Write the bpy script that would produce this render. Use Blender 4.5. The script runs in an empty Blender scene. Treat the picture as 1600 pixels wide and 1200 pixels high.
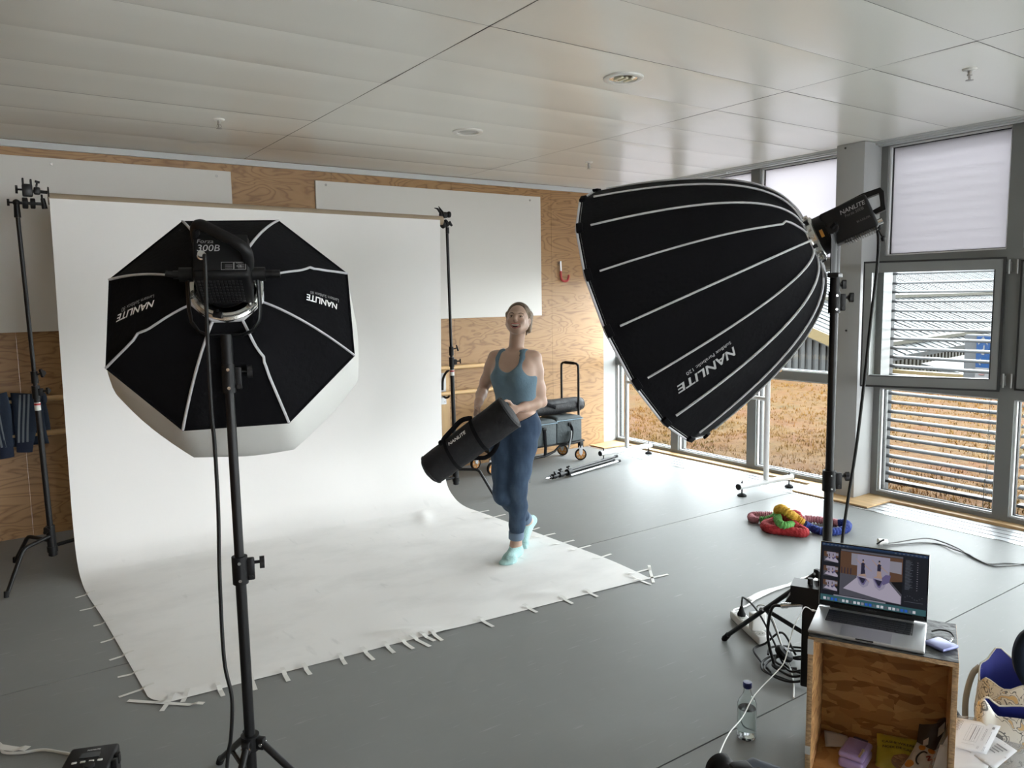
import bpy, bmesh, math, random
import numpy as np
from mathutils import Vector, Matrix, Euler, noise as mnoise

SC = bpy.context.scene
COL = SC.collection
PI = math.pi
rad = math.radians
random.seed(7)

# ------------------------------------------------------------------ camera
yaw, pit, rol = rad(34.74), rad(6.456), rad(-1.0)
fw = Vector((math.sin(yaw) * math.cos(pit), math.cos(yaw) * math.cos(pit), -math.sin(pit)))
rt = Vector((math.cos(yaw), -math.sin(yaw), 0))
up = rt.cross(fw)
cr = rt * math.cos(rol) + up * math.sin(rol)
cu = -rt * math.sin(rol) + up * math.cos(rol)
cam = bpy.data.cameras.new('camera')
cam.sensor_width = 36
cam.lens = 1205 / 1600 * 36
cam.clip_start = 0.05
camo = bpy.data.objects.new('camera', cam)
COL.objects.link(camo)
camo.matrix_world = Matrix(((cr.x, cu.x, -fw.x, 0), (cr.y, cu.y, -fw.y, 0), (cr.z, cu.z, -fw.z, 1.70), (0, 0, 0, 1)))
SC.camera = camo

# ------------------------------------------------------------------ sky, portals, exposure
w = bpy.data.worlds.new('overcast_sky')
SC.world = w
w.use_nodes = True
nt = w.node_tree
bg = nt.nodes['Background']
tc = nt.nodes.new('ShaderNodeTexCoord')
sx = nt.nodes.new('ShaderNodeSeparateXYZ')
rp = nt.nodes.new('ShaderNodeValToRGB')
rp.color_ramp.elements[0].position = 0.0
rp.color_ramp.elements[0].color = (0.30, 0.30, 0.30, 1)
rp.color_ramp.elements[1].position = 0.9
rp.color_ramp.elements[1].color = (0.86, 0.93, 1.0, 1)
e = rp.color_ramp.elements.new(0.5)
e.color = (0.95, 0.97, 1.0, 1)
mp = nt.nodes.new('ShaderNodeMapRange')
mp.inputs['From Min'].default_value = -1
mp.inputs['From Max'].default_value = 1
nt.links.new(tc.outputs['Generated'], sx.inputs[0])
nt.links.new(sx.outputs['Z'], mp.inputs['Value'])
nt.links.new(mp.outputs[0], rp.inputs[0])
nt.links.new(rp.outputs[0], bg.inputs['Color'])
bg.inputs['Strength'].default_value = 23.5
SC.view_settings.view_transform = 'Standard'
SC.view_settings.look = 'None'
SC.view_settings.gamma = 1.0
SC.view_settings.use_curve_mapping = False
SC.view_settings.exposure = 0.0
SC.cycles.use_denoising = True
SC.cycles.max_bounces = 10
SC.cycles.diffuse_bounces = 6
SC.cycles.transparent_max_bounces = 16
SC.cycles.caustics_reflective = False
SC.cycles.caustics_refractive = False
SC.cycles.sample_clamp_indirect = 6.0
for k, (y0, y1) in enumerate(((3.75, 6.6), (0.6, 3.45), (-2.6, 0.28), (-5.78, -2.9), (-8.95, -6.1))):     # daylight guides in the window openings
    la = bpy.data.lights.new('window_portal', 'AREA')
    la.shape = 'RECTANGLE'
    la.size = y1 - y0
    la.size_y = 2.8
    la.cycles.is_portal = True
    lo = bpy.data.objects.new('window_portal', la)
    COL.objects.link(lo)
    lo.matrix_world = Matrix(((0, 0, 1, 6.6), (1, 0, 0, (y0 + y1) / 2), (0, 1, 0, 1.43), (0, 0, 0, 1)))

# ------------------------------------------------------------------ materials
def srgb(r, g, b):
    f = lambda v: v / 12.92 if v <= 0.04045 else ((v + 0.055) / 1.055) ** 2.4
    return (f(r / 255), f(g / 255), f(b / 255), 1)

MATS = {}

def mat(name, col, rough=0.5, metal=0.0, spec=0.5, nz=None, bump=None, emit=0, alpha=1, sheen=0, coat=0):
    """principled material; nz=(scale, amount[, stretch]) varies the colour, bump=(scale, strength)"""
    if name in MATS:
        return MATS[name]
    m = bpy.data.materials.new(name)
    m.use_nodes = True
    t = m.node_tree
    p = t.nodes['Principled BSDF']
    c = srgb(*col) if max(col[:3]) > 1.001 or isinstance(col[0], int) else tuple(col[:3]) + (1,)
    p.inputs['Base Color'].default_value = c
    p.inputs['Roughness'].default_value = rough
    p.inputs['Metallic'].default_value = metal
    p.inputs['Specular IOR Level'].default_value = spec
    p.inputs['Sheen Weight'].default_value = sheen
    p.inputs['Coat Weight'].default_value = coat
    if alpha < 1:
        p.inputs['Alpha'].default_value = alpha
    if emit:
        p.inputs['Emission Color'].default_value = c
        p.inputs['Emission Strength'].default_value = emit
    if nz or bump:
        co = t.nodes.new('ShaderNodeTexCoord')
        mpn = t.nodes.new('ShaderNodeMapping')
        t.links.new(co.outputs['Object'], mpn.inputs[0])
    if nz:
        if len(nz) > 2:
            mpn.inputs['Scale'].default_value = nz[2]
        n = t.nodes.new('ShaderNodeTexNoise')
        n.inputs['Scale'].default_value = nz[0]
        n.inputs['Detail'].default_value = 6
        t.links.new(mpn.outputs[0], n.inputs['Vector'])
        mx = t.nodes.new('ShaderNodeMapRange')
        mx.inputs['From Min'].default_value = 0.3
        mx.inputs['From Max'].default_value = 0.7
        mx.inputs['To Min'].default_value = 1 - nz[1]
        mx.inputs['To Max'].default_value = 1 + nz[1]
        t.links.new(n.outputs['Fac'], mx.inputs['Value'])
        vm = t.nodes.new('ShaderNodeVectorMath')
        vm.operation = 'SCALE'
        vm.inputs[0].default_value = c[:3]
        t.links.new(mx.outputs[0], vm.inputs['Scale'])
        t.links.new(vm.outputs[0], p.inputs['Base Color'])
    if bump:
        n2 = t.nodes.new('ShaderNodeTexNoise')
        n2.inputs['Scale'].default_value = bump[0]
        n2.inputs['Detail'].default_value = 5
        t.links.new(mpn.outputs[0], n2.inputs['Vector'])
        b = t.nodes.new('ShaderNodeBump')
        b.inputs['Strength'].default_value = bump[1]
        b.inputs['Distance'].default_value = 0.02
        t.links.new(n2.outputs['Fac'], b.inputs['Height'])
        t.links.new(b.outputs[0], p.inputs['Normal'])
    MATS[name] = m
    return m

class NT:
    """small shorthand for building node trees"""
    def __init__(s, m):
        s.m = m
        s.t = m.node_tree
        s.p = s.t.nodes['Principled BSDF']
    def n(s, kind, **kw):
        q = s.t.nodes.new('ShaderNode' + kind)
        for k, v in kw.items():
            if k.startswith('i_'):
                q.inputs[k[2:].replace('_', ' ')].default_value = v
            else:
                setattr(q, k, v)
        return q
    def l(s, a, b):
        s.t.links.new(a, b)
    def math(s, op, a, b=None, c=None):
        q = s.n('Math', operation=op)
        for i, v in enumerate((a, b, c)):
            if v is None:
                continue
            if isinstance(v, (int, float)):
                q.inputs[i].default_value = v
            else:
                s.l(v, q.inputs[i])
        return q.outputs[0]
    def ramp(s, fac, stops):
        q = s.n('ValToRGB')
        cr_ = q.color_ramp
        ex = lambda c: c if len(c) == 4 else tuple(c) + (1,)
        cr_.elements[0].position = stops[0][0]
        cr_.elements[0].color = ex(stops[0][1])
        cr_.elements[1].position = stops[-1][0]
        cr_.elements[1].color = ex(stops[-1][1])
        for pos, col in stops[1:-1]:
            cr_.elements.new(pos).color = ex(col)
        s.l(fac, q.inputs[0])
        return q.outputs[0]
    def noise(s, vec, scale, detail=4, rough=0.5, dist=0):
        q = s.n('TexNoise')
        q.inputs['Scale'].default_value = scale
        q.inputs['Detail'].default_value = detail
        q.inputs['Roughness'].default_value = rough
        q.inputs['Distortion'].default_value = dist
        s.l(vec, q.inputs['Vector'])
        return q.outputs['Fac']
    def mapping(s, vec, scale=(1, 1, 1), rot=(0, 0, 0), loc=(0, 0, 0)):
        q = s.n('Mapping')
        q.inputs['Scale'].default_value = scale
        q.inputs['Rotation'].default_value = rot
        q.inputs['Location'].default_value = loc
        s.l(vec, q.inputs[0])
        return q.outputs[0]
    def mix(s, fac, a, b, blend='MIX'):
        q = s.n('Mix', data_type='RGBA', blend_type=blend)
        if isinstance(fac, (int, float)):
            q.inputs[0].default_value = fac
        else:
            s.l(fac, q.inputs[0])
        for i, v in ((6, a), (7, b)):
            if isinstance(v, tuple):
                q.inputs[i].default_value = v if len(v) == 4 else v + (1,)
            else:
                s.l(v, q.inputs[i])
        return q.outputs[2]
    def bump(s, h, strength, dist=0.01):
        q = s.n('Bump')
        q.inputs['Strength'].default_value = strength
        q.inputs['Distance'].default_value = dist
        s.l(h, q.inputs['Height'])
        s.l(q.outputs[0], s.p.inputs['Normal'])

# ------------------------------------------------------------------ mesh helpers
OFF = {}

def frame_of(d, hint=(0, 0, 1)):
    d = Vector(d).normalized()
    h = Vector(hint)
    if abs(d.dot(h)) > 0.98:
        h = Vector((1, 0, 0)) if abs(d.x) < 0.9 else Vector((0, 1, 0))
    u = h.cross(d).normalized()
    return u, d.cross(u), d

def mat3(u, v, w_):
    return Matrix((u, v, w_)).transposed()

def catmull(pts, k=6, closed=False):
    P = [Vector(p) for p in pts]
    n = len(P)
    out = []
    rng = range(n) if closed else range(n - 1)
    for i in rng:
        a = P[(i - 1) % n] if closed or i > 0 else P[0] * 2 - P[1]
        b, c = P[i], P[(i + 1) % n]
        d = P[(i + 2) % n] if closed or i + 2 < n else P[-1] * 2 - P[-2]
        for j in range(k):
            t = j / k
            out.append(0.5 * ((2 * b) + (c - a) * t + (2 * a - 5 * b + 4 * c - d) * t * t + (3 * b - a - 3 * c + d) * t ** 3))
    if not closed:
        out.append(P[-1])
    return out

class MB:
    def __init__(s):
        s.bm = bmesh.new()
        s.mi = 0
    def _mark(s, fs):
        for f in fs:
            f.material_index = s.mi
    def m(s, i):
        s.mi = i
        return s
    def vf(s, verts, faces):
        vs = [s.bm.verts.new(v) for v in verts]
        for f in faces:
            try:
                s.bm.faces.new([vs[i] for i in f]).material_index = s.mi
            except ValueError:
                pass
        return s
    def box(s, c, size, rot=None, bevel=0, seg=2):
        """box of full sizes about c; rot is a 3x3 matrix or a z angle"""
        if rot is None:
            M3 = Matrix.Identity(3)
        elif isinstance(rot, (int, float)):
            M3 = Matrix.Rotation(rot, 3, 'Z')
        else:
            M3 = rot
        b = bmesh.new()
        bmesh.ops.create_cube(b, size=1)
        for v in b.verts:
            v.co = Vector((v.co.x * size[0], v.co.y * size[1], v.co.z * size[2]))
        if bevel:
            bmesh.ops.bevel(b, geom=list(b.edges), offset=min(bevel, min(size) * 0.49), segments=seg, affect='EDGES', profile=0.5)
        c = Vector(c)
        b.verts.index_update()
        s.vf([c + M3 @ v.co for v in b.verts], [[v.index for v in f.verts] for f in b.faces])
        b.free()
        return s
    def bx(s, x0, x1, y0, y1, z0, z1, bevel=0):
        return s.box(((x0 + x1) / 2, (y0 + y1) / 2, (z0 + z1) / 2), (abs(x1 - x0), abs(y1 - y0), abs(z1 - z0)), None, bevel)
    def cyl(s, a, b, r, r2=None, n=16, caps=True):
        return s.tube([a, b], [r, r if r2 is None else r2], n, caps=caps)
    def tube(s, pts, r, n=8, closed=False, caps=True, flat=None):
        """swept tube; r a number or a list; flat=(a, b) scales the section's two axes"""
        P = [Vector(p) for p in pts]
        q = [P[0]]
        for p in P[1:]:
            if (p - q[-1]).length > 1e-6:
                q.append(p)
        if len(q) != len(P) and isinstance(r, (list, tuple)):
            r = list(r)[:len(q)]
        P = q
        R = r if isinstance(r, (list, tuple)) else [r] * len(P)
        N = len(P)
        T = []
        for i in range(N):
            if closed:
                t = P[(i + 1) % N] - P[i - 1]
            else:
                t = P[min(i + 1, N - 1)] - P[max(i - 1, 0)]
            T.append(t.normalized())
        u, v, _ = frame_of(T[0])
        verts = []
        for i in range(N):
            if i:
                u = (u - T[i] * u.dot(T[i]))
                u = u.normalized() if u.length > 1e-6 else frame_of(T[i])[0]
                v = T[i].cross(u)
            fa, fb = flat if flat else (1, 1)
            for k in range(n):
                a = 2 * PI * k / n
                verts.append(P[i] + (u * math.cos(a) * fa + v * math.sin(a) * fb) * R[i])
        faces = []
        for i in range(N if closed else N - 1):
            j = (i + 1) % N
            for k in range(n):
                k2 = (k + 1) % n
                faces.append([i * n + k, i * n + k2, j * n + k2, j * n + k])
        if caps and not closed:
            faces.append(list(range(n))[::-1])
            faces.append([(N - 1) * n + k for k in range(n)])
        return s.vf(verts, faces)
    def lathe(s, prof, o, axis=(0, 0, 1), n=24, hint=(0, 0, 1), phase=0, caps=False):
        """profile of (radius, height along axis)"""
        u, v, w_ = frame_of(axis, hint)
        o = Vector(o)
        verts = []
        for r, h in prof:
            for k in range(n):
                a = 2 * PI * k / n + phase
                verts.append(o + w_ * h + (u * math.cos(a) + v * math.sin(a)) * r)
        faces = []
        for i in range(len(prof) - 1):
            for k in range(n):
                k2 = (k + 1) % n
                faces.append([i * n + k, i * n + k2, (i + 1) * n + k2, (i + 1) * n + k])
        if caps:
            faces.append(list(range(n))[::-1])
            faces.append([(len(prof) - 1) * n + k for k in range(n)])
        return s.vf(verts, faces)
    def prism(s, poly, o, u, v, depth):
        """2D polygon extruded along u x v by depth"""
        o, u, v = Vector(o), Vector(u), Vector(v)
        w_ = u.cross(v).normalized() * depth
        n = len(poly)
        verts = [o + u * a + v * b for a, b in poly] + [o + u * a + v * b + w_ for a, b in poly]
        faces = [list(range(n))[::-1], [n + i for i in range(n)]]
        faces += [[i, (i + 1) % n, n + (i + 1) % n, n + i] for i in range(n)]
        return s.vf(verts, faces)
    def grid(s, fn, nu, nv, closed_u=False, thick=0):
        """sheet from fn(u, v) with u, v in 0..1; thick adds a second skin"""
        U = nu if closed_u else nu + 1
        verts = [Vector(fn(i / nu, j / nv)) for j in range(nv + 1) for i in range(U)]
        faces = []
        for j in range(nv):
            for i in range(nu):
                i2 = (i + 1) % U
                faces.append([j * U + i, j * U + i2, (j + 1) * U + i2, (j + 1) * U + i])
        if thick:
            b = bmesh.new()
            vs = [b.verts.new(q) for q in verts]
            for f in faces:
                b.faces.new([vs[i] for i in f])
            b.normal_update()
            m_ = len(verts)
            verts2 = [v_.co - v_.normal * thick for v_ in vs]
            b.free()
            faces2 = [[m_ + i for i in f][::-1] for f in faces]
            rim = []
            if not closed_u:
                for j in range(nv):
                    rim.append([j * U, (j + 1) * U, m_ + (j + 1) * U, m_ + j * U])
                    a, c = j * U + U - 1, (j + 1) * U + U - 1
                    rim.append([a, m_ + a, m_ + c, c])
            for i in range(nu):
                i2 = (i + 1) % U
                rim.append([i, m_ + i, m_ + i2, i2])
                a, c = nv * U + i, nv * U + i2
                rim.append([a, c, m_ + c, m_ + a])
            verts += verts2
            faces += faces2 + rim
        return s.vf(verts, faces)
    def ball(s, c, r, n=12, m_=8, M3=None):
        """ellipsoid; r a number or 3 radii"""
        R = (r, r, r) if isinstance(r, (int, float)) else r
        c = Vector(c)
        M3 = M3 or Matrix.Identity(3)
        verts = [c + M3 @ Vector((0, 0, -R[2]))]
        for j in range(1, m_):
            t = -PI / 2 + PI * j / m_
            for i in range(n):
                a = 2 * PI * i / n
                verts.append(c + M3 @ Vector((R[0] * math.cos(t) * math.cos(a), R[1] * math.cos(t) * math.sin(a), R[2] * math.sin(t))))
        verts.append(c + M3 @ Vector((0, 0, R[2])))
        faces = [[0, 1 + (i + 1) % n, 1 + i] for i in range(n)]
        for j in range(m_ - 2):
            for i in range(n):
                a = 1 + j * n
                faces.append([a + i, a + (i + 1) % n, a + n + (i + 1) % n, a + n + i])
        a = 1 + (m_ - 2) * n
        faces += [[a + i, a + (i + 1) % n, len(verts) - 1] for i in range(n)]
        return s.vf(verts, faces)
    def build(s, name, mats, parent=None, loc=None, smooth=True, ang=38, recalc=True):
        if recalc:
            bmesh.ops.recalc_face_normals(s.bm, faces=s.bm.faces)
        off = OFF[parent] if parent is not None else Vector(loc or (0, 0, 0))
        for v in s.bm.verts:
            v.co -= off
        me = bpy.data.meshes.new(name)
        s.bm.to_mesh(me)
        s.bm.free()
        for q in (mats if isinstance(mats, (list, tuple)) else [mats]):
            me.materials.append(q)
        if smooth and len(me.polygons):
            me.polygons.foreach_set('use_smooth', [True] * len(me.polygons))
            me.set_sharp_from_angle(angle=rad(ang))
        o = bpy.data.objects.new(name, me)
        COL.objects.link(o)
        if parent is not None:
            o.parent = parent
        else:
            o.location = off
        OFF[o] = off
        return o

def thing(name, label, cat, loc=(0, 0, 0), group=None, kind=None):
    o = bpy.data.objects.new(name, None)
    o.empty_display_size = 0.1
    COL.objects.link(o)
    o.location = loc
    OFF[o] = Vector(loc)
    return tag(o, label, cat, group, kind)

def tag(o, label=None, cat=None, group=None, kind=None):
    if label:
        o['label'] = label
    if cat:
        o['category'] = cat
    if group:
        o['group'] = group
    if kind:
        o['kind'] = kind
    return o

def struct(o, label=None, cat=None):
    return tag(o, label, cat, None, 'structure')

def text_geo(body, size=1.0, shear=0.0, bold=0.0, align='LEFT', spacing=1.0, res=3):
    """2D outline mesh of a text: vertices (x, y) and faces"""
    cu_ = bpy.data.curves.new('lettering', 'FONT')
    cu_.body = body
    cu_.size = size
    cu_.shear = shear
    cu_.offset = bold
    cu_.align_x = align
    cu_.space_character = spacing
    cu_.resolution_u = res
    ob = bpy.data.objects.new('lettering', cu_)
    COL.objects.link(ob)
    me = bpy.data.meshes.new_from_object(ob.evaluated_get(bpy.context.evaluated_depsgraph_get()))
    vs = [(v.co.x, v.co.y) for v in me.vertices]
    fs = [list(p.vertices) for p in me.polygons]
    bpy.data.objects.remove(ob)
    bpy.data.curves.remove(cu_)
    bpy.data.meshes.remove(me)
    return vs, fs

def put_text(mb, body, fn, **kw):
    """lettering laid on a surface: fn(x, y) gives the 3D point"""
    vs, fs = text_geo(body, **kw)
    mb.vf([fn(x, y) for x, y in vs], fs)
    return mb

def flat_fn(o, u, v):
    o, u, v = Vector(o), Vector(u).normalized(), Vector(v).normalized()
    return lambda x, y: o + u * x + v * y

M_BLACK = mat('black_plastic', (0.0040, 0.0040, 0.0045), 0.5, spec=0.25)
M_BLACKM = mat('black_painted_metal', (0.0042, 0.0042, 0.0046), 0.42, 0.0, 0.3)
M_RUB = mat('black_rubber', (0.0045, 0.0045, 0.005), 0.75, spec=0.25)
M_FAB = mat('black_fabric', (0.0035, 0.0035, 0.0045), 0.9, spec=0.12, bump=(60, 0.15))
M_CHROME = mat('chrome', (0.75, 0.75, 0.76), 0.18, 1.0)
M_ALU = mat('aluminium', (0.60, 0.61, 0.63), 0.35, 1.0)
M_PIPE = mat('grey_piping', (0.50, 0.50, 0.52), 0.7)
M_WHITEP = mat('white_plastic', (0.72, 0.72, 0.70), 0.45)
M_CABLE = mat('black_cable', (0.005, 0.005, 0.005), 0.55, spec=0.3)
M_WCABLE = mat('white_cable', (0.66, 0.66, 0.64), 0.5)
M_LET = mat('light_lettering', (0.85, 0.85, 0.83), 0.6)
# ================================================================== setting
FX, WX, YB, H = 5.60, 6.05, 6.60, 2.86       # floor edge, window face, back wall, ceiling

# ---- floor: grey dance vinyl in 2.07 m sheets
mf = mat('grey_vinyl', (0.20, 0.205, 0.205), 0.48, spec=0.07)
g = NT(mf)
co = g.n('TexCoord').outputs['Object']
big = g.noise(co, 0.9, 5, 0.6)
fine = g.noise(g.mapping(co, (3, 9, 3), (0, 0, 0.5)), 4, 6, 0.65)
sc1 = g.noise(g.mapping(co, (2.2, 26, 2), (0, 0, 0.9)), 2.6, 3, 0.5)
sc2 = g.noise(g.mapping(co, (2.2, 22, 2), (0, 0, -0.5)), 2.9, 3, 0.5)
scr = g.math('ADD', g.ramp(sc1, [(0.66, (0, 0, 0)), (0.76, (1, 1, 1))]), g.ramp(sc2, [(0.68, (0, 0, 0)), (0.78, (1, 1, 1))]))
base = g.ramp(big, [(0.3, (0.195, 0.198, 0.196)), (0.7, (0.225, 0.23, 0.228))])
base = g.mix(g.math('MULTIPLY', fine, 0.25), base, (0.27, 0.275, 0.27))
base = g.mix(g.math('MULTIPLY', scr, 0.22), base, (0.50, 0.50, 0.50))
g.l(base, g.p.inputs['Base Color'])
g.l(g.ramp(g.math('ADD', g.math('MULTIPLY', fine, 0.6), g.math('MULTIPLY', big, 0.4)), [(0.3, (0.40, 0.40, 0.40)), (0.7, (0.54, 0.54, 0.54))]), g.p.inputs['Roughness'])
g.bump(fine, 0.06, 0.004)
m_seam = mat('dark_seam', (0.02, 0.02, 0.02), 0.8)
mb = MB()
ys = [-9.2, -6.42, -4.35, -2.28, -0.21, 1.86, 3.93, YB + 0.1]
for a, b in zip(ys[:-1], ys[1:]):
    mb.bx(-3.6, FX - 0.012, a + 0.0035, b - 0.0035, -0.12, 0.0)
mb.m(1).bx(-3.6, FX - 0.012, -9.2, YB + 0.1, -0.2, -0.004)
struct(mb.build('floor', [mf, m_seam], smooth=False))

# ---- metal edge strip, convector grille and plywood sill along the windows
m_grille = mat('grey_grille', (0.34, 0.35, 0.36), 0.42, 0.3)
m_brass = mat('bright_edge_metal', (0.85, 0.85, 0.84), 0.22, 0.9)
MATS['plywood_plain'] = mp_ = mat('plywood_plain', (0.50, 0.33, 0.16), 0.6, nz=(3, 0.18, (6, 1, 1)))
mb = MB().bx(FX - 0.012, FX + 0.006, -9.2, YB, -0.1, 0.003)
struct(mb.build('trim_1', m_brass, smooth=False))
mb = MB()
for k in range(12):
    x0 = FX + 0.008 + k * 0.0285
    mb.bx(x0, x0 + 0.024, -9.2, YB, -0.03, -0.002 - 0.0012 * (k % 3))
mb.bx(FX, 5.96, -9.2, YB, -0.15, -0.012)
struct(mb.build('trim_2', m_grille, smooth=False))
mb = MB().bx(5.962, 6.12, -9.2, YB + 0.1, -0.12, 0.012)
for y0, y1 in ((3.262, 3.95), (6.36, 6.62), (0.08, 0.78)):
    mb.prism([(5.64, y0 if y0 > 6 else y0 + 0.01), (5.965, y0 - (0.0 if y0 < 6 else 0.03)), (5.965, y1 if y1 > 6 else y1 + 0.04), (5.64, y1)], (0, 0, 0.0005), (1, 0, 0), (0, 1, 0), 0.012)
struct(mb.build('trim_3', mp_, smooth=False))

# ---- plywood walls
def plywood_mat(name, c0, c1, c2, rot=(0, 0, 0), dens=13.0):
    m = mat(name, (0.5, 0.3, 0.14), 0.5)
    q = NT(m)
    co_ = q.n('TexCoord').outputs['Object']
    v = q.mapping(co_, (1.15, 1.0, 4.6), rot)
    f = q.noise(v, 1.25, 2.6, 0.5, 0.5)
    fr = q.math('FRACT', q.math('MULTIPLY', f, dens))
    line = q.ramp(fr, [(0.0, (1, 1, 1)), (0.16, (0.2, 0.2, 0.2)), (0.55, (0, 0, 0)), (0.80, (0.35, 0.35, 0.35)), (0.97, (1, 1, 1))])
    fib = q.noise(q.mapping(co_, (3, 3, 60)), 3, 3)
    blotch = q.noise(q.mapping(co_, (0.7, 1, 1.3)), 1.5, 3)
    col = q.mix(line, c0, c1)
    col = q.mix(q.math('MULTIPLY', fib, 0.45), col, c2)
    col = q.mix(0.35, col, q.mix(blotch, (0.62, 0.55, 0.5), (1, 1, 1)), 'MULTIPLY')
    q.l(col, q.p.inputs['Base Color'])
    q.bump(fr, 0.05, 0.002)
    return m
m_ply = plywood_mat('plywood_wall', (0.335, 0.188, 0.074), (0.165, 0.076, 0.024), (0.385, 0.235, 0.102))
mb = MB()
xs = [-3.6, -2.2, -0.98, 0.24, 1.46, 2.68, 3.90, 5.12, 5.853]
for a, b in zip(xs[:-1], xs[1:]):
    mb.bx(a + 0.0008, b - 0.0008, YB, YB + 0.05, 0.0, 2.875)
struct(mb.build('wall_back', m_ply, smooth=False))
struct(MB().bx(-3.66, -3.6, -9.26, YB + 0.05, 0, H + 0.012).build('wall_left', m_ply, smooth=False))
m_wallw = mat('white_wall_paint', (0.62, 0.61, 0.58), 0.7)
mb = MB().bx(-3.66, 6.1, -9.26, -9.2, 0, 0.4).bx(-3.66, 6.1, -9.26, -9.2, 2.7, H + 0.012)
for k in range(6):
    xa = -3.66 + k * 1.83
    mb.bx(xa, xa + (1.83 if k < 2 else 0.25 if k < 5 else 0.6), -9.26, -9.2, 0.4, 2.7)  # unseen rear openings, added and sized to let in more daylight
struct(mb.build('wall_rear', m_wallw, smooth=False))
m_corn = mat('grey_trim_paint', (0.50, 0.52, 0.52), 0.5)
struct(MB().bx(-3.6, 5.853, YB - 0.022, YB + 0.06, 2.812, 2.8585).build('trim_4', m_corn, smooth=False))
m_col = mat('grey_wall_paint', (0.33, 0.335, 0.33), 0.55)
mb = MB().bx(5.853, 6.06, YB + 0.02, YB + 0.09, 0, H)
struct(mb.build('trim_5', m_col, smooth=False))
mb = MB().bx(5.81, 6.10, 3.49, 3.73, 0.012, H, 0.004)
mb.m(1).bx(6.10, 6.36, 3.505, 3.715, -0.1, H + 0.02)
for y_, z_ in ((3.60, 1.38), (3.655, 2.83)):
    mb.cyl((5.811, y_, z_), (5.805, y_, z_), 0.008, n=10)
struct(mb.build('column', [m_col, m_seam]))
struct(MB().bx(5.81, 6.10, 0.31, 0.55, 0.012, H, 0.004).build('column', m_col))
for yy in (-2.87, -6.05):
    struct(MB().bx(5.81, 6.10, yy, yy + 0.24, 0.0, H).build('column', m_col, smooth=False))
struct(MB().bx(5.81, 6.10, -9.2, -8.99, 0.0, H).build('wall_right', m_col, smooth=False))

# ---- ceiling: lacquered metal panels, 2.07 m wide and 0.53 m deep
m_ceil = mat('ceiling_lacquer', (0.92, 0.912, 0.855), 0.26, 0.0, 1.0)
mb = MB()
cx = [-4.28 + 2.07 * k for k in range(0, 5)] + [5.96]
cx = [-3.65, -2.21, -0.14, 1.93, 4.0, 5.955]
yl = [1.857 + 0.5245 * k for k in range(-22, 10)]
yl = [y for y in yl if -9.2 < y < YB - 0.1]
yl = [-9.26] + yl + [YB]
rr = random.Random(3)
for i in range(len(cx) - 1):
    for j in range(len(yl) - 1):
        gx, gy = 0.0030, 0.0014
        x0, x1, y0, y1 = cx[i] + gx, cx[i + 1] - gx, yl[j] + gy, yl[j + 1] - gy
        t1, t2 = rr.uniform(-1, 1) * 0.0011, rr.uniform(-1, 1) * 0.0011
        sag = rr.uniform(0.0004, 0.0024)
        def fn(u, v, x0=x0, x1=x1, y0=y0, y1=y1, t1=t1, t2=t2, sag=sag):
            e_ = min(1, min(u, 1 - u) * 60, min(v, 1 - v) * 18)
            z = H + (1 - e_) * 0.004 + (t1 * (v - 0.5) * 2 + t2 * (u - 0.5)) * 1.0 - sag * math.sin(PI * v) * math.sin(PI * min(1, max(0, u)))
            return (x0 + (x1 - x0) * u, y0 + (y1 - y0) * v, z)
        mb.grid(fn, 10, 8)
nf = len(mb.bm.faces)
mb.m(1).bx(-3.66, 6.1, -9.26, YB + 0.1, H + 0.008, H + 0.06)
struct(mb.build('ceiling', [m_ceil, mat('ceiling_gap', (0.10, 0.10, 0.09), 0.7)], recalc=False, ang=60))
# header rails above the windows
mb = MB()
mb.bx(5.955, 5.985, -9.2, YB, 2.842, 2.875).bx(5.99, 6.09, -9.2, YB + 0.07, 2.835, 2.90)
mb.bx(5.93, 5.952, -9.2, YB, 2.855, 2.875)
mb.bx(5.972, 6.0, 4.98, 5.20, 2.828, 2.842)
struct(mb.build('trim_6', m_corn, smooth=False))

# ---- windows
m_frame = mat('window_frame_paint', (0.15, 0.155, 0.15), 0.42)
m_bead = mat('bright_bead', (0.72, 0.73, 0.73), 0.35, 0.2)
m_gask = mat('black_gasket', (0.01, 0.01, 0.01), 0.6)
m_glass = bpy.data.materials.new('window_glass')
m_glass.use_nodes = True
t_ = m_glass.node_tree
t_.nodes.remove(t_.nodes['Principled BSDF'])
o_ = t_.nodes['Material Output']
tr = t_.nodes.new('ShaderNodeBsdfTransparent')
tr.inputs[0].default_value = (0.93, 0.95, 0.94, 1)
gl = t_.nodes.new('ShaderNodeBsdfGlossy')
gl.inputs['Roughness'].default_value = 0.02
fr_ = t_.nodes.new('ShaderNodeFresnel')
fr_.inputs[0].default_value = 1.45
mx_ = t_.nodes.new('ShaderNodeMixShader')
ge_ = t_.nodes.new('ShaderNodeNewGeometry')
ma_ = t_.nodes.new('ShaderNodeMath')
ma_.operation = 'MULTIPLY_ADD'
mb_ = t_.nodes.new('ShaderNodeMath')
mb_.operation = 'SUBTRACT'
mb_.inputs[0].default_value = 1.0
t_.links.new(ge_.outputs['Backfacing'], mb_.inputs[1])
t_.links.new(mb_.outputs[0], ma_.inputs[0])
t_.links.new(fr_.outputs[0], ma_.inputs[1])
ma_.inputs[2].default_value = 0.0
t_.links.new(ma_.outputs[0], mx_.inputs[0])
t_.links.new(tr.outputs[0], mx_.inputs[1])
t_.links.new(gl.outputs[0], mx_.inputs[2])
t_.links.new(mx_.outputs[0], o_.inputs[0])
m_frost = bpy.data.materials.new('frosted_glass')
m_frost.use_nodes = True
t_ = m_frost.node_tree
t_.nodes.remove(t_.nodes['Principled BSDF'])
o_ = t_.nodes['Material Output']
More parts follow.
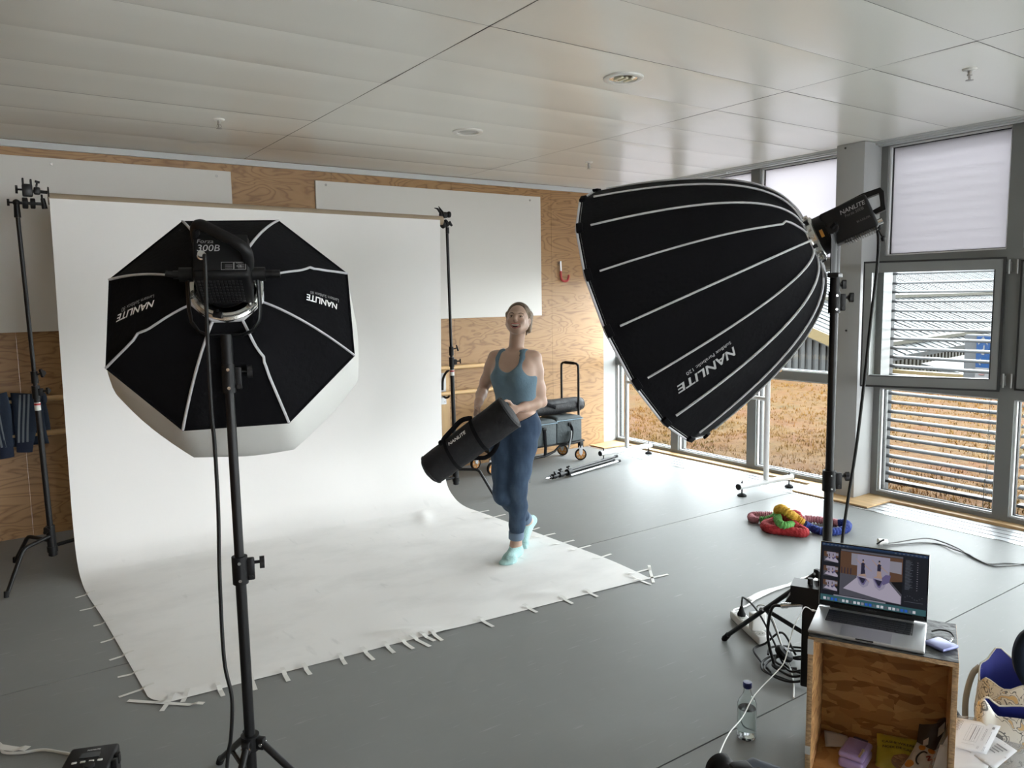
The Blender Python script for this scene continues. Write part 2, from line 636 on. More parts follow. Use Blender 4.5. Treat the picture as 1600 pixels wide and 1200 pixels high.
tl_ = t_.nodes.new('ShaderNodeBsdfTranslucent')
tl_.inputs[0].default_value = (0.35, 0.342, 0.35, 1)
df_ = t_.nodes.new('ShaderNodeBsdfDiffuse')
df_.inputs[0].default_value = (0.7, 0.69, 0.70, 1)
mx_ = t_.nodes.new('ShaderNodeMixShader')
mx_.inputs[0].default_value = 0.15
t_.links.new(tl_.outputs[0], mx_.inputs[1])
t_.links.new(df_.outputs[0], mx_.inputs[2])
t_.links.new(mx_.outputs[0], o_.inputs[0])

def window(idx, y_lo, y_hi, mulls, vents=()):
    """fixed glazing between y_lo and y_hi; mulls are (y0, y1) of the upright bars; vents the bays whose middle light is an opening sash"""
    root = struct(bpy.data.objects.new('window_%d' % idx, None))
    COL.objects.link(root)
    root.location = (WX, y_lo, 0)
    OFF[root] = Vector(root.location)
    D = 0.13
    f = MB()
    f.bx(WX, WX + D, y_lo, y_hi, 0.0, 0.045)
    f.bx(WX, WX + D, y_lo, y_hi, 2.832, H + 0.02)
    st = [(y_lo, y_lo + 0.06)] + sorted(mulls) + [(y_hi - 0.055, y_hi)]
    for a, b in st:
        f.bx(WX, WX + D, a, b, 0.045, 2.832)
    bays = [(st[i][1], st[i + 1][0]) for i in range(len(st) - 1)]
    for a, b in bays:
        f.bx(WX, WX + D, a, b, 0.905, 0.985).bx(WX, WX + D, a, b, 1.885, 1.975)
    f.build('frame', m_frame, root, smooth=False)
    bd, gk = MB(), MB()
    for i, (a, b) in enumerate(bays):
        for z0, z1, kind in ((0.045, 0.905, 0), (0.985, 1.885, 1), (1.975, 2.832, 2)):
            if kind == 1 and i in vents:
                continue
            for r_, (xa, xb, inset, th) in ((bd, (WX + 0.022, WX + 0.048, 0.0, 0.013)), (gk, (WX + 0.048, WX + 0.075, 0.0, 0.020))):
                r_.bx(xa, xb, a, a + th, z0, z1).bx(xa, xb, b - th, b, z0, z1)
                r_.bx(xa, xb, a + th, b - th, z0, z0 + th * 0.8).bx(xa, xb, a + th, b - th, z1 - th * 0.8, z1)
            p = MB().bx(WX + 0.058, WX + 0.066, a + 0.012, b - 0.012, z0 + 0.01, z1 - 0.01)
            p.build('pane', m_frost if kind == 2 else m_glass, root, smooth=False)
    bd.build('glazing_bead', m_bead, root, smooth=False)
    gk.build('gasket', m_gask, root, smooth=False)
    return root, bays

win1, bays1 = window(1, 3.73, 6.67, ((4.655, 4.755), (5.645, 5.747)))
win2, bays2 = window(2, 0.55, 3.49, ((2.437, 2.543), (1.47, 1.575)), vents=(2,))
win3, bays3 = window(3, -2.63, 0.31, ((-0.74, -0.64), (-1.71, -1.61)))

win5, bays5 = window(5, -5.81, -2.87, ((-3.92, -3.82), (-4.89, -4.79)))
win6, bays6 = window(6, -8.99, -6.05, ((-7.1, -7.0), (-8.07, -7.97)))

# opening sash of the middle light next to the column, swung into the room on its right-hand hinges
m_hinge = mat('hinge_grey', (0.26, 0.265, 0.26), 0.4, 0.3)
hx, hy, ang_ = WX - 0.012, 2.520, rad(24.6)
su = Vector((-math.sin(ang_), math.cos(ang_), 0))       # along the sash away from the hinges
sn = Vector((math.cos(ang_), math.sin(ang_), 0))        # towards the glass outside
def sbox(mb, a0, a1, z0, z1, d0, d1, bevel=0):
    c_ = Vector((hx, hy, 0)) + su * ((a0 + a1) / 2) + sn * ((d0 + d1) / 2) + Vector((0, 0, (z0 + z1) / 2))
    return mb.box(c_, (abs(a1 - a0), abs(d1 - d0), abs(z1 - z0)), mat3(su, -sn, Vector((0, 0, 1))), bevel)
L_, zl, zh = 0.925, 0.972, 1.906
f = MB()
sbox(f, 0.03, 0.076, zl, zh, -0.012, 0.055)
sbox(f, L_ - 0.050, L_, zl, zh, -0.012, 0.055)
sbox(f, 0.076, L_ - 0.050, zl, zl + 0.075, -0.012, 0.055)
sbox(f, 0.076, L_ - 0.050, zh - 0.072, zh, -0.012, 0.055)
sash = struct(f.build('window_4', m_frame, loc=(hx, hy, zl), smooth=False), 'inward opening grey metal window sash beside the column', 'window sash')
f = MB()
for d0, d1, q in ((-0.016, -0.004, 0.0), (0.04, 0.058, 0.008)):
    sbox(f, 0.02, L_ + q + 0.006, zl - 0.014, zl, d0, d1)
    sbox(f, 0.02, L_ + q + 0.006, zh, zh + 0.014, d0, d1)
    sbox(f, L_, L_ + q + 0.008, zl - 0.014, zh + 0.014, d0, d1)
    sbox(f, 0.012, 0.03, zl - 0.014, zh + 0.014, d0, d1)
f.build('gasket', m_gask, sash, smooth=False)
sbox(MB(), 0.07, L_ - 0.04, zl + 0.07, zh - 0.066, 0.02, 0.028).build('pane', m_glass, sash, smooth=False)
f = MB()
sbox(f, 0.074, 0.082, zl + 0.075, zh - 0.072, -0.014, 0.02)
sbox(f, 0.082, L_ - 0.052, zl + 0.068, zl + 0.076, -0.013, 0.02)
f.build('glazing_bead', m_gask, sash, smooth=False)
for z_ in (0.99, 1.80):
    h_ = MB()
    h_.cyl((hx - 0.014, hy - 0.012, z_), (hx - 0.014, hy - 0.012, z_ + 0.10), 0.008, n=10)
    h_.cyl((hx - 0.012, hy + 0.020, z_ + 0.005), (hx - 0.012, hy + 0.020, z_ + 0.07), 0.006, n=10)
    h_.box((hx - 0.003, hy, z_ + 0.05), (0.012, 0.05, 0.07))
    h_.build('hinge', m_hinge, sash)
hd = MB()
for y_ in (2.515,):
    for z_ in (0.99, 1.80):
        hd.cyl((WX - 0.012, y_ - 0.055, z_), (WX - 0.012, y_ - 0.055, z_ + 0.10), 0.007, n=10)
hd.build('hinge', m_hinge, win2)
# closed neighbouring sash frame in the next bay: dark rebate lines
f = MB()
a, b = bays2[1]
for q0, q1 in ((a, a + 0.012), (b - 0.012, b)):
    f.bx(WX - 0.014, WX, q0, q1, 0.985, 1.885)
f.bx(WX - 0.014, WX, a, b, 0.975, 0.987).bx(WX - 0.014, WX, a, b, 1.883, 1.895)
f.build('sash_gasket', m_gask, win2, smooth=False)
f = MB()
f.bx(WX - 0.012, WX + 0.04, b - 0.08, b - 0.012, 0.99, 1.88).bx(WX - 0.012, WX + 0.04, a + 0.012, a + 0.08, 0.99, 1.88)
f.bx(WX - 0.012, WX + 0.04, a + 0.08, b - 0.08, 0.99, 1.06).bx(WX - 0.012, WX + 0.04, a + 0.08, b - 0.08, 1.81, 1.88)
f.build('sash_frame', m_frame, win2, smooth=False)
# ================================================================== outside
# green roof beyond the windows
m_sed = mat('sedum_bed', (0.0401, 0.0211, 0.0043), 0.95, spec=0.1)
g = NT(m_sed)
co = g.n('TexCoord').outputs['Object']
n1 = g.noise(co, 0.9, 5, 0.65)
n2 = g.noise(co, 10.0, 5, 0.75)
n3 = g.noise(g.mapping(co, (1, 1, 1), (0, 0, 0), (9, 4, 2)), 1.3, 3, 0.6)
c1 = g.ramp(n1, [(0.36, (0.0385, 0.0098, 0.0006)), (0.46, (0.0367, 0.0151, 0.0011)), (0.55, (0.0385, 0.0197, 0.0034)), (0.66, (0.0175, 0.0151, 0.0014))])
c2 = g.ramp(n2, [(0.34, (0.0096, 0.0036, 0.0006)), (0.48, (0.0341, 0.0141, 0.0015)), (0.66, (0.0590, 0.0315, 0.0080))])
c3 = g.mix(0.5, c1, c2)
c3 = g.mix(g.ramp(n3, [(0.50, (0, 0, 0)), (0.62, (0.2622, 0.1968, 0.0930))]), c3, (0.0428, 0.0144, 0.0053))
g.l(c3, g.p.inputs['Base Color'])
g.bump(n2, 0.6, 0.05)
def sed_h(x, y):
    return -0.11 + 0.05 * mnoise.noise(Vector((x * 0.9, y * 0.9, 0))) + 0.022 * mnoise.noise(Vector((x * 5, y * 5, 3)))
mb = MB()
def fn(u, v):
    x, y = 6.22 + (16.35 - 6.22) * u ** 1.5, 0.4 + 12.6 * v
    return (x, y, sed_h(x, y) if u > 0 else -0.12)
mb.grid(fn, 110, 130)
sed = struct(mb.build('ground', m_sed, ang=180))
# grassy tufts growing on it
m_tuft = mat('dry_tufts', (0.0332, 0.0157, 0.0032), 0.9, spec=0.1)
g = NT(m_tuft)
co = g.n('TexCoord').outputs['Object']
n1 = g.noise(co, 0.8, 3, 0.6)
n2 = g.noise(co, 14.0, 3, 0.6)
c1 = g.ramp(n1, [(0.36, (0.0743, 0.0230, 0.0019)), (0.46, (0.0721, 0.0328, 0.0031)), (0.55, (0.0874, 0.0492, 0.0124)), (0.66, (0.0393, 0.0328, 0.0037))])
c2 = g.ramp(n2, [(0.36, (0.0481, 0.0197, 0.0028)), (0.50, (0.0787, 0.0377, 0.0054)), (0.66, (0.1180, 0.0672, 0.0202))])
g.l(g.mix(0.5, c1, c2), g.p.inputs['Base Color'])
rr = random.Random(11)
V, Fc = [], []
for k in range(17000):
    x = 6.3 + 8.5 * rr.random() ** 1.7
    y = rr.uniform(1.2, 12.5) if x > 9 else rr.uniform(0.6, 9.0)
    if mnoise.noise(Vector((x * 0.8, y * 0.8, 7))) < rr.uniform(-0.5, 0.25):
        continue
    z = sed_h(x, y) - 0.01
    h = rr.uniform(0.02, 0.06) * (1.3 if rr.random() < 0.08 else 1)
    for q in range(3):
        a = rr.uniform(0, 2 * PI)
        wd = rr.uniform(0.003, 0.007) + 0.0006 * (x - 6)
        px, py = x + rr.uniform(-.03, .03), y + rr.uniform(-.03, .03)
        i = len(V)
        lx, ly = rr.uniform(-.5, .5) * h, rr.uniform(-.5, .5) * h
        V += [(px - wd * math.cos(a), py - wd * math.sin(a), z), (px + wd * math.cos(a), py + wd * math.sin(a), z), (px + lx, py + ly, z + h)]
        Fc.append((i, i + 1, i + 2))
tag(MB().vf(V, Fc).build('dry_grass', m_tuft, smooth=False, recalc=False), 'dry orange and straw coloured plants covering the roof outside the windows', 'plants', kind='stuff')
# lower ground far around the building
struct(MB().bx(16.5, 90, -50, 120, -4.2, -4.0).build('ground', mat('far_ground', (0.0201, 0.0151, 0.0072), 0.9), smooth=False))
struct(MB().bx(6.13, 6.22, -4.6, YB + 9, -0.5, -0.03).build('trim_7', mat('roof_edge_metal', (0.0601, 0.0467, 0.0227), 0.4, 0.4), smooth=False))
m_ledge = mat('pale_ledge_metal', (0.0601, 0.0451, 0.0221), 0.5, spec=0.08)
struct(MB().bx(16.3, 16.5, -9.5, 14.5, -4, -0.02).build('trim_8', m_ledge, smooth=False))

# pale ground out of view, added to bounce daylight up onto the ceiling
m_bounce = mat('bounce_ground', (0.74, 0.73, 0.70), 0.9, nz=(40, 0.12))
struct(MB().bx(6.22, 16.3, -22, 0.4, -0.3, -0.05).build('ground', m_bounce, smooth=False))
struct(MB().bx(-9, 6.22, -24, -9.27, -0.3, -0.05).build('ground', m_bounce, smooth=False))
# metal shed beyond the green roof: gable wall, eave wall and pitched sheet roof
e_ = Vector((0.989, 0.146, 0)).normalized()
n_ = Vector((-e_.y, e_.x, 0))
E0 = Vector((16.89, 9.43, 0.36)) - e_ * 1.35          # left end of the lower roof edge
P_ = rad(22)
sl_ = n_ * math.cos(P_) + Vector((0, 0, math.sin(P_)))
shed = thing('metal_shed', 'pale ribbed metal building with a sheet roof beyond the planted roof', 'building', (E0.x, E0.y, -4))
m_rf = mat('pale_roof_sheet', (0.0303, 0.0320, 0.0320), 0.5, spec=0.08, nz=(0.6, 0.10))
m_rib = mat('ribbed_wall_sheet', (0.0328, 0.0338, 0.0338), 0.5, spec=0.08)
m_seamr = mat('dark_roof_seam', (0.0078, 0.0083, 0.0086), 0.6, spec=0.08)  # dark tone of every fourth roof seam
m_cream = mat('cream_eave_sheet', (0.0450, 0.0432, 0.0346), 0.5, spec=0.08)
LN, SLN = 34.0, 15.0
nr = e_.cross(sl_).normalized()
mb = MB()
o0 = E0 - e_ * 0.25 - sl_ * 0.3
mb.prism([(0, 0), (LN, 0), (LN, SLN), (0, SLN)], o0, e_, sl_, -0.12)
mb.build('roof', [m_rf], shed, smooth=False)
mb = MB()
for k in range(int(LN / 0.42)):
    p = o0 + e_ * (0.2 + 0.42 * k) + nr * 0.002
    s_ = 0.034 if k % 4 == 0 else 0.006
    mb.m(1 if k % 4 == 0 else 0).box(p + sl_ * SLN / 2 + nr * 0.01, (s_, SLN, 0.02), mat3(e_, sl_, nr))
mb.build('standing_seam', [m_rf, m_seamr], shed, smooth=False)
mb = MB()
for d_ in (0.45, 3.2, 7.0):
    mb.box(o0 + e_ * LN / 2 + sl_ * d_ + nr * 0.08, (LN, 0.10, 0.10), mat3(e_, sl_, nr))
    for k in range(int(LN / 0.21)):
        mb.box(o0 + e_ * (0.1 + k * 0.21) + sl_ * (d_ - 0.12) + nr * 0.06, (0.0121, 0.0086, 0.0104), mat3(e_, sl_, nr))
mb.build('snow_guard', m_cream, shed, smooth=False)
mb = MB()
for k in range(int((LN - .6) / 0.25)):                # ribbed eave wall
    p = E0 + e_ * (0.05 + 0.25 * k) + n_ * 0.05
    mb.box((p.x, p.y, -1.9), (0.13, 0.05, 4.4), mat3(e_, n_, Vector((0, 0, 1))))
mb.box(E0 + e_ * (LN / 2 - .3) + n_ * 0.14 + Vector((0, 0, -2.26)), (LN - .6, 0.12, 4.4), mat3(e_, n_, Vector((0, 0, 1))))
mb.build('eave_wall', m_cream, shed, smooth=False)
mb = MB()
W2 = SLN * math.cos(P_)
poly = [(0, -4.3), (W2 - 0.3, -4.3), (W2 - 0.3, math.tan(P_) * (W2 - 0.3) - 0.16), (0, -0.16)]
mb.prism(poly, E0 + e_ * 0.1, n_, (0, 0, 1), 0.1)
for k in range(int(W2 / 0.16)):
    d_ = 0.08 + 0.16 * k
    top = math.tan(P_) * d_ - 0.20
    c_ = E0 + e_ * 0.07 + n_ * d_
    mb.box((c_.x, c_.y, c_.z + (top - 4.3) / 2), (0.05, 0.08, top + 4.3), mat3(e_, n_, Vector((0, 0, 1))))
mb.build('gable_wall', m_rib, shed, smooth=False)
mb = MB()
mb.box(o0 + sl_ * SLN / 2 + nr * 0.03 - e_ * 0.03, (0.10, SLN, 0.22), mat3(e_, sl_, nr))
mb.build('verge_trim', m_ledge, shed, smooth=False)
# low lean-to in front of the eave wall
lt = thing('lean_to', 'low ribbed lean-to with a grey sheet roof in front of the metal building', 'building', (17.0, 8.4, -4))
mb = MB()
o1 = Vector((17.0, 7.9, -0.16))
up2 = (n_ * math.cos(rad(12)) + Vector((0, 0, math.sin(rad(12))))).normalized()
mb.prism([(0, 0), (7.0, 0), (7.0, 1.0), (0, 1.0)], o1 + e_ * 0.6, e_, up2, -0.07)
mb.build('roof', m_rf, lt, smooth=False)
mb = MB()
for k in range(34):
    p = o1 + e_ * (0.75 + 0.2 * k) + n_ * 0.12
    mb.box((p.x, p.y, -2.15), (0.1, 0.05, 3.9), mat3(e_, n_, Vector((0, 0, 1))))
mb.box(o1 + e_ * 4.1 + n_ * 0.2 + Vector((0, 0, -2.0)), (6.8, 0.1, 3.9), mat3(e_, n_, Vector((0, 0, 1))))
mb.build('ribbed_wall', m_rib, lt, smooth=False)

# parking sign on a grey pillar
SX = 15.6
sg = thing('parking_sign', 'blue and white parking sign with arrows on a grey pillar outside', 'sign', (SX, 6.72, -4))
y0, y1, z0, z1 = 6.753, 6.985, 0.209, 0.802
m_sblue = mat('sign_blue', (0.0017, 0.0121, 0.0381), 0.4, spec=0.08)
m_swhite = mat('sign_white', (0.0519, 0.0519, 0.0536), 0.4, spec=0.08)
MB().bx(SX + 0.06, SX + 0.3, y0 - 0.02, y1 + 0.24, -4.0, z1 + 0.02).build('pillar', mat('sign_pillar_grey', (0.0268, 0.0285, 0.0303), 0.6, spec=0.08), sg, smooth=False)
MB().bx(SX, SX + 0.055, y0, y1, z0, z1).build('blue_panel', m_sblue, sg, smooth=False)
MB().bx(SX, SX + 0.055, y0, y1, z0 - 0.42, z0 - 0.0).build('white_panel', m_swhite, sg, smooth=False)
W_, H_ = y1 - y0, z1 - z0
fs = lambda x, y: Vector((SX - 0.006, y1 - x * W_, z0 + y * H_))
mb = MB()
def spoly(pts):
    n0 = len(pts)
    mb.vf([fs(a, b) for a, b in pts], [list(range(n0))])
spoly([(0.14, 0.72), (0.5, 0.90), (0.86, 0.72), (0.86, 0.82), (0.5, 1.0 - 0.01), (0.14, 0.82)])          # upward chevron
mb.build('chevron', m_swhite, sg, smooth=False)
mb = MB()
put_text(mb, 'P', lambda x, y: fs(0.66 - (x) * 0.55, 0.70 - y * 0.40), size=1.0, bold=0.035)             # the letter hangs upside down on this sign
mb.build('letter', m_swhite, sg, smooth=False)
mb = MB()
for pts in ([(0.30, 0.165), (0.80, 0.165), (0.80, 0.205), (0.30, 0.205)], [(0.18, 0.185), (0.36, 0.30), (0.42, 0.27), (0.28, 0.185)], [(0.18, 0.185), (0.36, 0.07), (0.42, 0.10), (0.28, 0.185)]):
    mb.vf([fs(a, b) for a, b in pts], [list(range(len(pts)))])
mb.build('arrow', m_swhite, sg, smooth=False)
mb = MB()
mb.tube([fs(0.2, -0.08), fs(0.35, -0.14), fs(0.55, -0.06), fs(0.8, -0.10)], 0.010, 5)
mb.tube([fs(0.3, -0.22), fs(0.7, -0.22)], 0.012, 5)
mb.build('red_mark', mat('sign_red', (0.0346, 0.0052, 0.0052), 0.5), sg)

# dark red boarded hut further right, seen only at the picture's edge
hut = thing('boarded_hut', 'dark red boarded wall seen beyond the far right window bay', 'building', (19.0, 5.0, -4))
mb = MB()
for k in range(22):
    mb.bx(19.0 - (0.03 if k % 2 else 0), 19.2, 2.3 + k * 0.22, 2.3 + k * 0.22 + 0.20, -4, 0.95)
mb.build('board_wall', mat('dark_red_boards', (0.0104, 0.0024, 0.0038), 0.6, spec=0.08), hut, smooth=False)
MB().bx(18.9, 21, 2.2, 7.3, 0.95, 1.1).build('roof', m_rf, hut, smooth=False)

# exterior venetian blinds outside the right-hand windows
m_slat = mat('blind_slat', (0.060, 0.061, 0.064), 0.4, spec=0.08)
m_cord = mat('blind_cord', (0.06, 0.06, 0.06), 0.7)
def venetian(ya, yb, label):
    t = thing('venetian_blind', label, 'blind', (6.30, (ya + yb) / 2, 0.06), 'outside venetian blinds')
    mb = MB()
    rq = random.Random(int(ya * 100))
    zs = []
    z = 0.15
    while z < 2.83:
        zs.append(z)
        z += 0.0765
    for z in zs:
        dz0, dz1 = rq.uniform(-.004, .004), rq.uniform(-.004, .004)
        def fn(u, v, z=z, dz0=dz0, dz1=dz1):
            y = ya + (yb - ya) * v
            return (6.265 + 0.075 * u, y, z + dz0 * (1 - v) + dz1 * v + 0.010 * (4 * u * (1 - u)) + 0.018 * (u - 0.5))
        mb.grid(fn, 4, 2, thick=0.0012)
    mb.build('slats', m_slat, t, ang=60)
    MB().bx(6.262, 6.342, ya, yb, 0.075, 0.098, 0.004).build('bottom_rail', m_slat, t)
    for f_ in (0.17, 0.90):
        c = MB()
        y = ya + (yb - ya) * f_
        for dx, dy in ((6.262, 0.0), (6.343, 0.025)):
            c.tube([(dx, y + dy, 0.09), (dx, y + dy, 2.85)], 0.0016, 5)
        c.tube([(6.255, y + .01, 0.03), (6.255, y + .006, 0.25)], 0.003, 5)
        c.build('cord', m_cord, t)
    MB().bx(6.255, 6.35, ya, yb, 2.845, 2.90).build('head_rail', m_slat, t, smooth=False)
venetian(2.50, 3.60, 'grey slatted blind outside the window bay beside the column')
venetian(1.45, 2.47, 'grey slatted blind outside the bay at the right picture edge')
# ================================================================== studio kit
V = Vector
ORD = ['first', 'second', 'third', 'fourth', 'fifth', 'sixth', 'seventh', 'eighth', 'ninth', 'tenth', 'eleventh', 'twelfth', 'thirteenth', 'fourteenth', 'fifteenth']

# ---- paper backdrop on its cardboard tube
m_paper = mat('white_backdrop_paper', (0.80, 0.79, 0.775), 0.75, spec=0.2)
g = NT(m_paper)
co = g.n('TexCoord').outputs['Object']
n1 = g.noise(g.mapping(co, (1, 1.8, 1)), 1.7, 5, 0.6)
n2 = g.noise(co, 7, 4, 0.6)
n3 = g.noise(g.mapping(co, (6, 1.5, 3), (0, 0, 0.6)), 2.2, 3)
sz = g.n('SeparateXYZ')
g.l(co, sz.inputs[0])
low = g.ramp(sz.outputs['Z'], [(0.0, (1, 1, 1)), (0.12, (0, 0, 0))])
dirt = g.math('MULTIPLY', g.ramp(n1, [(0.46, (0, 0, 0)), (0.66, (1, 1, 1))]), low)
d2 = g.math('MULTIPLY', g.ramp(n3, [(0.66, (0, 0, 0)), (0.74, (1, 1, 1))]), low)
col = g.mix(g.math('MULTIPLY', dirt, 0.55), (0.80, 0.79, 0.775), (0.66, 0.655, 0.64))
col = g.mix(g.math('MULTIPLY', d2, 0.35), col, (0.52, 0.52, 0.51))
g.l(col, g.p.inputs['Base Color'])
g.bump(g.math('ADD', n1, g.math('MULTIPLY', n2, 0.25)), 0.10, 0.03)
m_card = mat('brown_cardboard', (0.30, 0.235, 0.165), 0.7, nz=(8, 0.08))
LT, RT = V((0.435, 5.62, 2.35)), V((3.19, 5.56, 2.325))
back = thing('paper_backdrop', 'wide white paper sweep hanging from a brown cardboard tube', 'backdrop', (1.8, 4.4, 0))
ax = (RT - LT).normalized()
MB().cyl(LT, RT, 0.036, n=28).build('cardboard_tube', m_card, back)
ctrlL = [V((0.440, 5.582, 2.35)), V((0.436, 5.590, 1.9)), V((0.430, 5.600, 1.3)), V((0.424, 5.600, 0.75)), V((0.420, 5.585, 0.40)), V((0.418, 5.530, 0.17)), V((0.417, 5.430, 0.06)), V((0.418, 5.300, 0.012)), V((0.421, 5.038, 0.003)), V((0.449, 4.584, 0.003)), V((0.473, 4.031, 0.003)), V((0.489, 3.612, 0.003)), V((0.498, 3.503, 0.003)), V((0.553, 3.420, 0.003))]
ctrlR = [V((3.150, 5.522, 2.325)), V((3.150, 5.535, 1.9)), V((3.140, 5.545, 1.3)), V((3.130, 5.550, 0.75)), V((3.128, 5.54, 0.40)), V((3.125, 5.490, 0.17)), V((3.140, 5.390, 0.06)), V((3.160, 5.260, 0.012)), V((3.185, 5.060, 0.003)), V((3.205, 4.700, 0.003)), V((3.222, 4.200, 0.003)), V((3.245, 3.700, 0.003)), V((3.235, 3.420, 0.003)), V((3.217, 3.221, 0.003))]
cL, cR = catmull(ctrlL, 8), catmull(ctrlR, 8)
NV = len(cL) - 1
creases = [((1.70, 3.42), (0.24, -0.13), 0.03, 0.018), ((2.55, 3.40), (0.2, -0.1), 0.04, 0.008), ((1.0, 3.6), (0.3, 0.2), 0.12, 0.004), ((2.75, 5.20), (0.12, 0.25), 0.05, 0.012)]
def paper(u, v):
    i = min(NV, int(round(v * NV)))
    p = cL[i].lerp(cR[i], u)
    if p.z < 0.02:
        y = p.y - 0.05 * max(0, (i - NV * 0.93) / (NV * 0.07)) * 0
        e_ = min(1, min(u, 1 - u) * 14, max(0, 1 - v) * 14 + 0.08)
        h = 0.5 + 0.5 * mnoise.noise(V((p.x * 1.6, y * 1.6, 1)))
        h2 = 0.5 + 0.5 * mnoise.noise(V((p.x * 4.5, y * 4.5, 5)))
        z = p.z + (0.006 * h * h + 0.004 * h2 * h2) * e_
        for (cx_, cy_), (dx, dy), wd, am in creases:
            L2 = math.hypot(dx, dy)
            ux, uy = dx / L2, dy / L2
            a_ = (p.x - cx_) * ux + (y - cy_) * uy
            b_ = -(p.x - cx_) * uy + (y - cy_) * ux
            z += am * math.exp(-(b_ / wd) ** 2) * math.exp(-(a_ / (L2 * 0.6)) ** 2)
        return V((p.x, y, z))
    return p + V((0, 0.004 * mnoise.noise(V((p.x * 1.5, 0, p.z * 1.2))), 0))
MB().grid(paper, 96, NV, thick=0.0006).build('paper_sheet', m_paper, back, ang=60)

# ---- strips of tape holding the paper down
m_tape = mat('white_cloth_tape', (0.70, 0.69, 0.66), 0.6)
T_left = [(0.359, 5.013, 0.421, 5.033), (0.358, 4.783, 0.430, 4.784), (0.394, 4.503, 0.444, 4.506), (0.398, 4.253, 0.458, 4.263), (0.406, 4.011, 0.473, 4.023), (0.412, 3.799, 0.479, 3.791), (0.389, 3.597, 0.489, 3.612)]
T_fl = [(0.416, 3.541, 0.525, 3.437), (0.495, 3.466, 0.640, 3.330), (0.517, 3.360, 0.563, 3.435)]
T_front = [(0.605, 3.385, 0.628, 3.435), (0.759, 3.332, 0.763, 3.408), (0.888, 3.301, 0.902, 3.404), (1.033, 3.291, 1.041, 3.374), (1.134, 3.290, 1.137, 3.356), (1.303, 3.286, 1.311, 3.352), (1.428, 3.248, 1.430, 3.346), (1.539, 3.256, 1.542, 3.339), (1.634, 3.239, 1.629, 3.326), (1.711, 3.212, 1.693, 3.332), (1.760, 3.254, 1.746, 3.329), (1.792, 3.234, 1.793, 3.321), (2.085, 3.215, 2.079, 3.309), (2.374, 3.225, 2.372, 3.298), (2.603, 3.199, 2.606, 3.277), (2.779, 3.192, 2.779, 3.264)]
T_right = [(3.269, 5.069, 3.155, 5.071), (3.310, 4.893, 3.153, 4.883), (3.309, 4.448, 3.226, 4.430), (3.315, 4.267, 3.158, 4.273), (3.321, 4.062, 3.174, 4.063), (3.339, 3.905, 3.184, 3.902), (3.331, 3.689, 3.203, 3.678)]
T_fr = [(3.330, 3.334, 3.181, 3.344), (3.183, 3.155, 3.326, 3.330), (3.149, 3.142, 3.146, 3.268), (3.352, 3.199, 3.149, 3.233)]
def tape(seg, label, group, wd=0.020, z=0.0022):
    x0, y0, x1, y1 = seg
    d = V((x1 - x0, y1 - y0, 0))
    L2 = d.length
    d.normalize()
    s_ = V((-d.y, d.x, 0))
    a = V((x0, y0, z))
    mb = MB()
    ext = 0.045
    N = 8
    over = lambda t: z + (0.010 if t * (L2 + ext) > L2 - 0.01 else 0.0) * min(1, max(0, (t * (L2 + ext) - L2 + 0.01) / 0.02))
    def fn(u, v):
        t = v
        q = a + d * (t * (L2 + ext)) + s_ * (wd * (u - 0.5))
        q.z = over(t) + (0.0005 if u in (0, 1) else 0)
        return q
    mb.grid(fn, 1, N, thick=0.0006)
    return tag(mb.build('tape_strip', m_tape, loc=(x0, y0, 0), smooth=False), label, 'tape', group)
for k, s_ in enumerate(T_left):
    tape(s_, '%s white tape strip from the back on the left paper edge' % ORD[k], 'tape strips along the paper edges', 0.016)
for s_, t_ in zip(T_fl, ('long white tape strip reaching left at the front left paper corner', 'longest white tape strip crossing the front left paper corner tip', 'stubby white tape strip pointing to the camera at the front left paper corner')):
    tape(s_, t_, 'tape strips along the paper edges')
for k, s_ in enumerate(T_front):
    tape(s_, ('%s white tape strip from the left along the front paper edge' % (ORD + ['sixteenth'])[k]), 'tape strips along the paper edges')
for k, s_ in enumerate(T_right):
    tape(s_, '%s white tape strip from the back on the right paper edge' % ORD[k], 'tape strips along the paper edges', 0.018)
for s_, t_ in zip(T_fr, ('white tape strip pointing back right at the front right paper corner', 'looped white tape strip lying askew across the front right paper corner', 'white tape strip pointing to the camera at the front right paper corner', 'longest white tape strip reaching right from the front right paper corner')):
    tape(s_, t_, 'tape strips along the paper edges', 0.018)

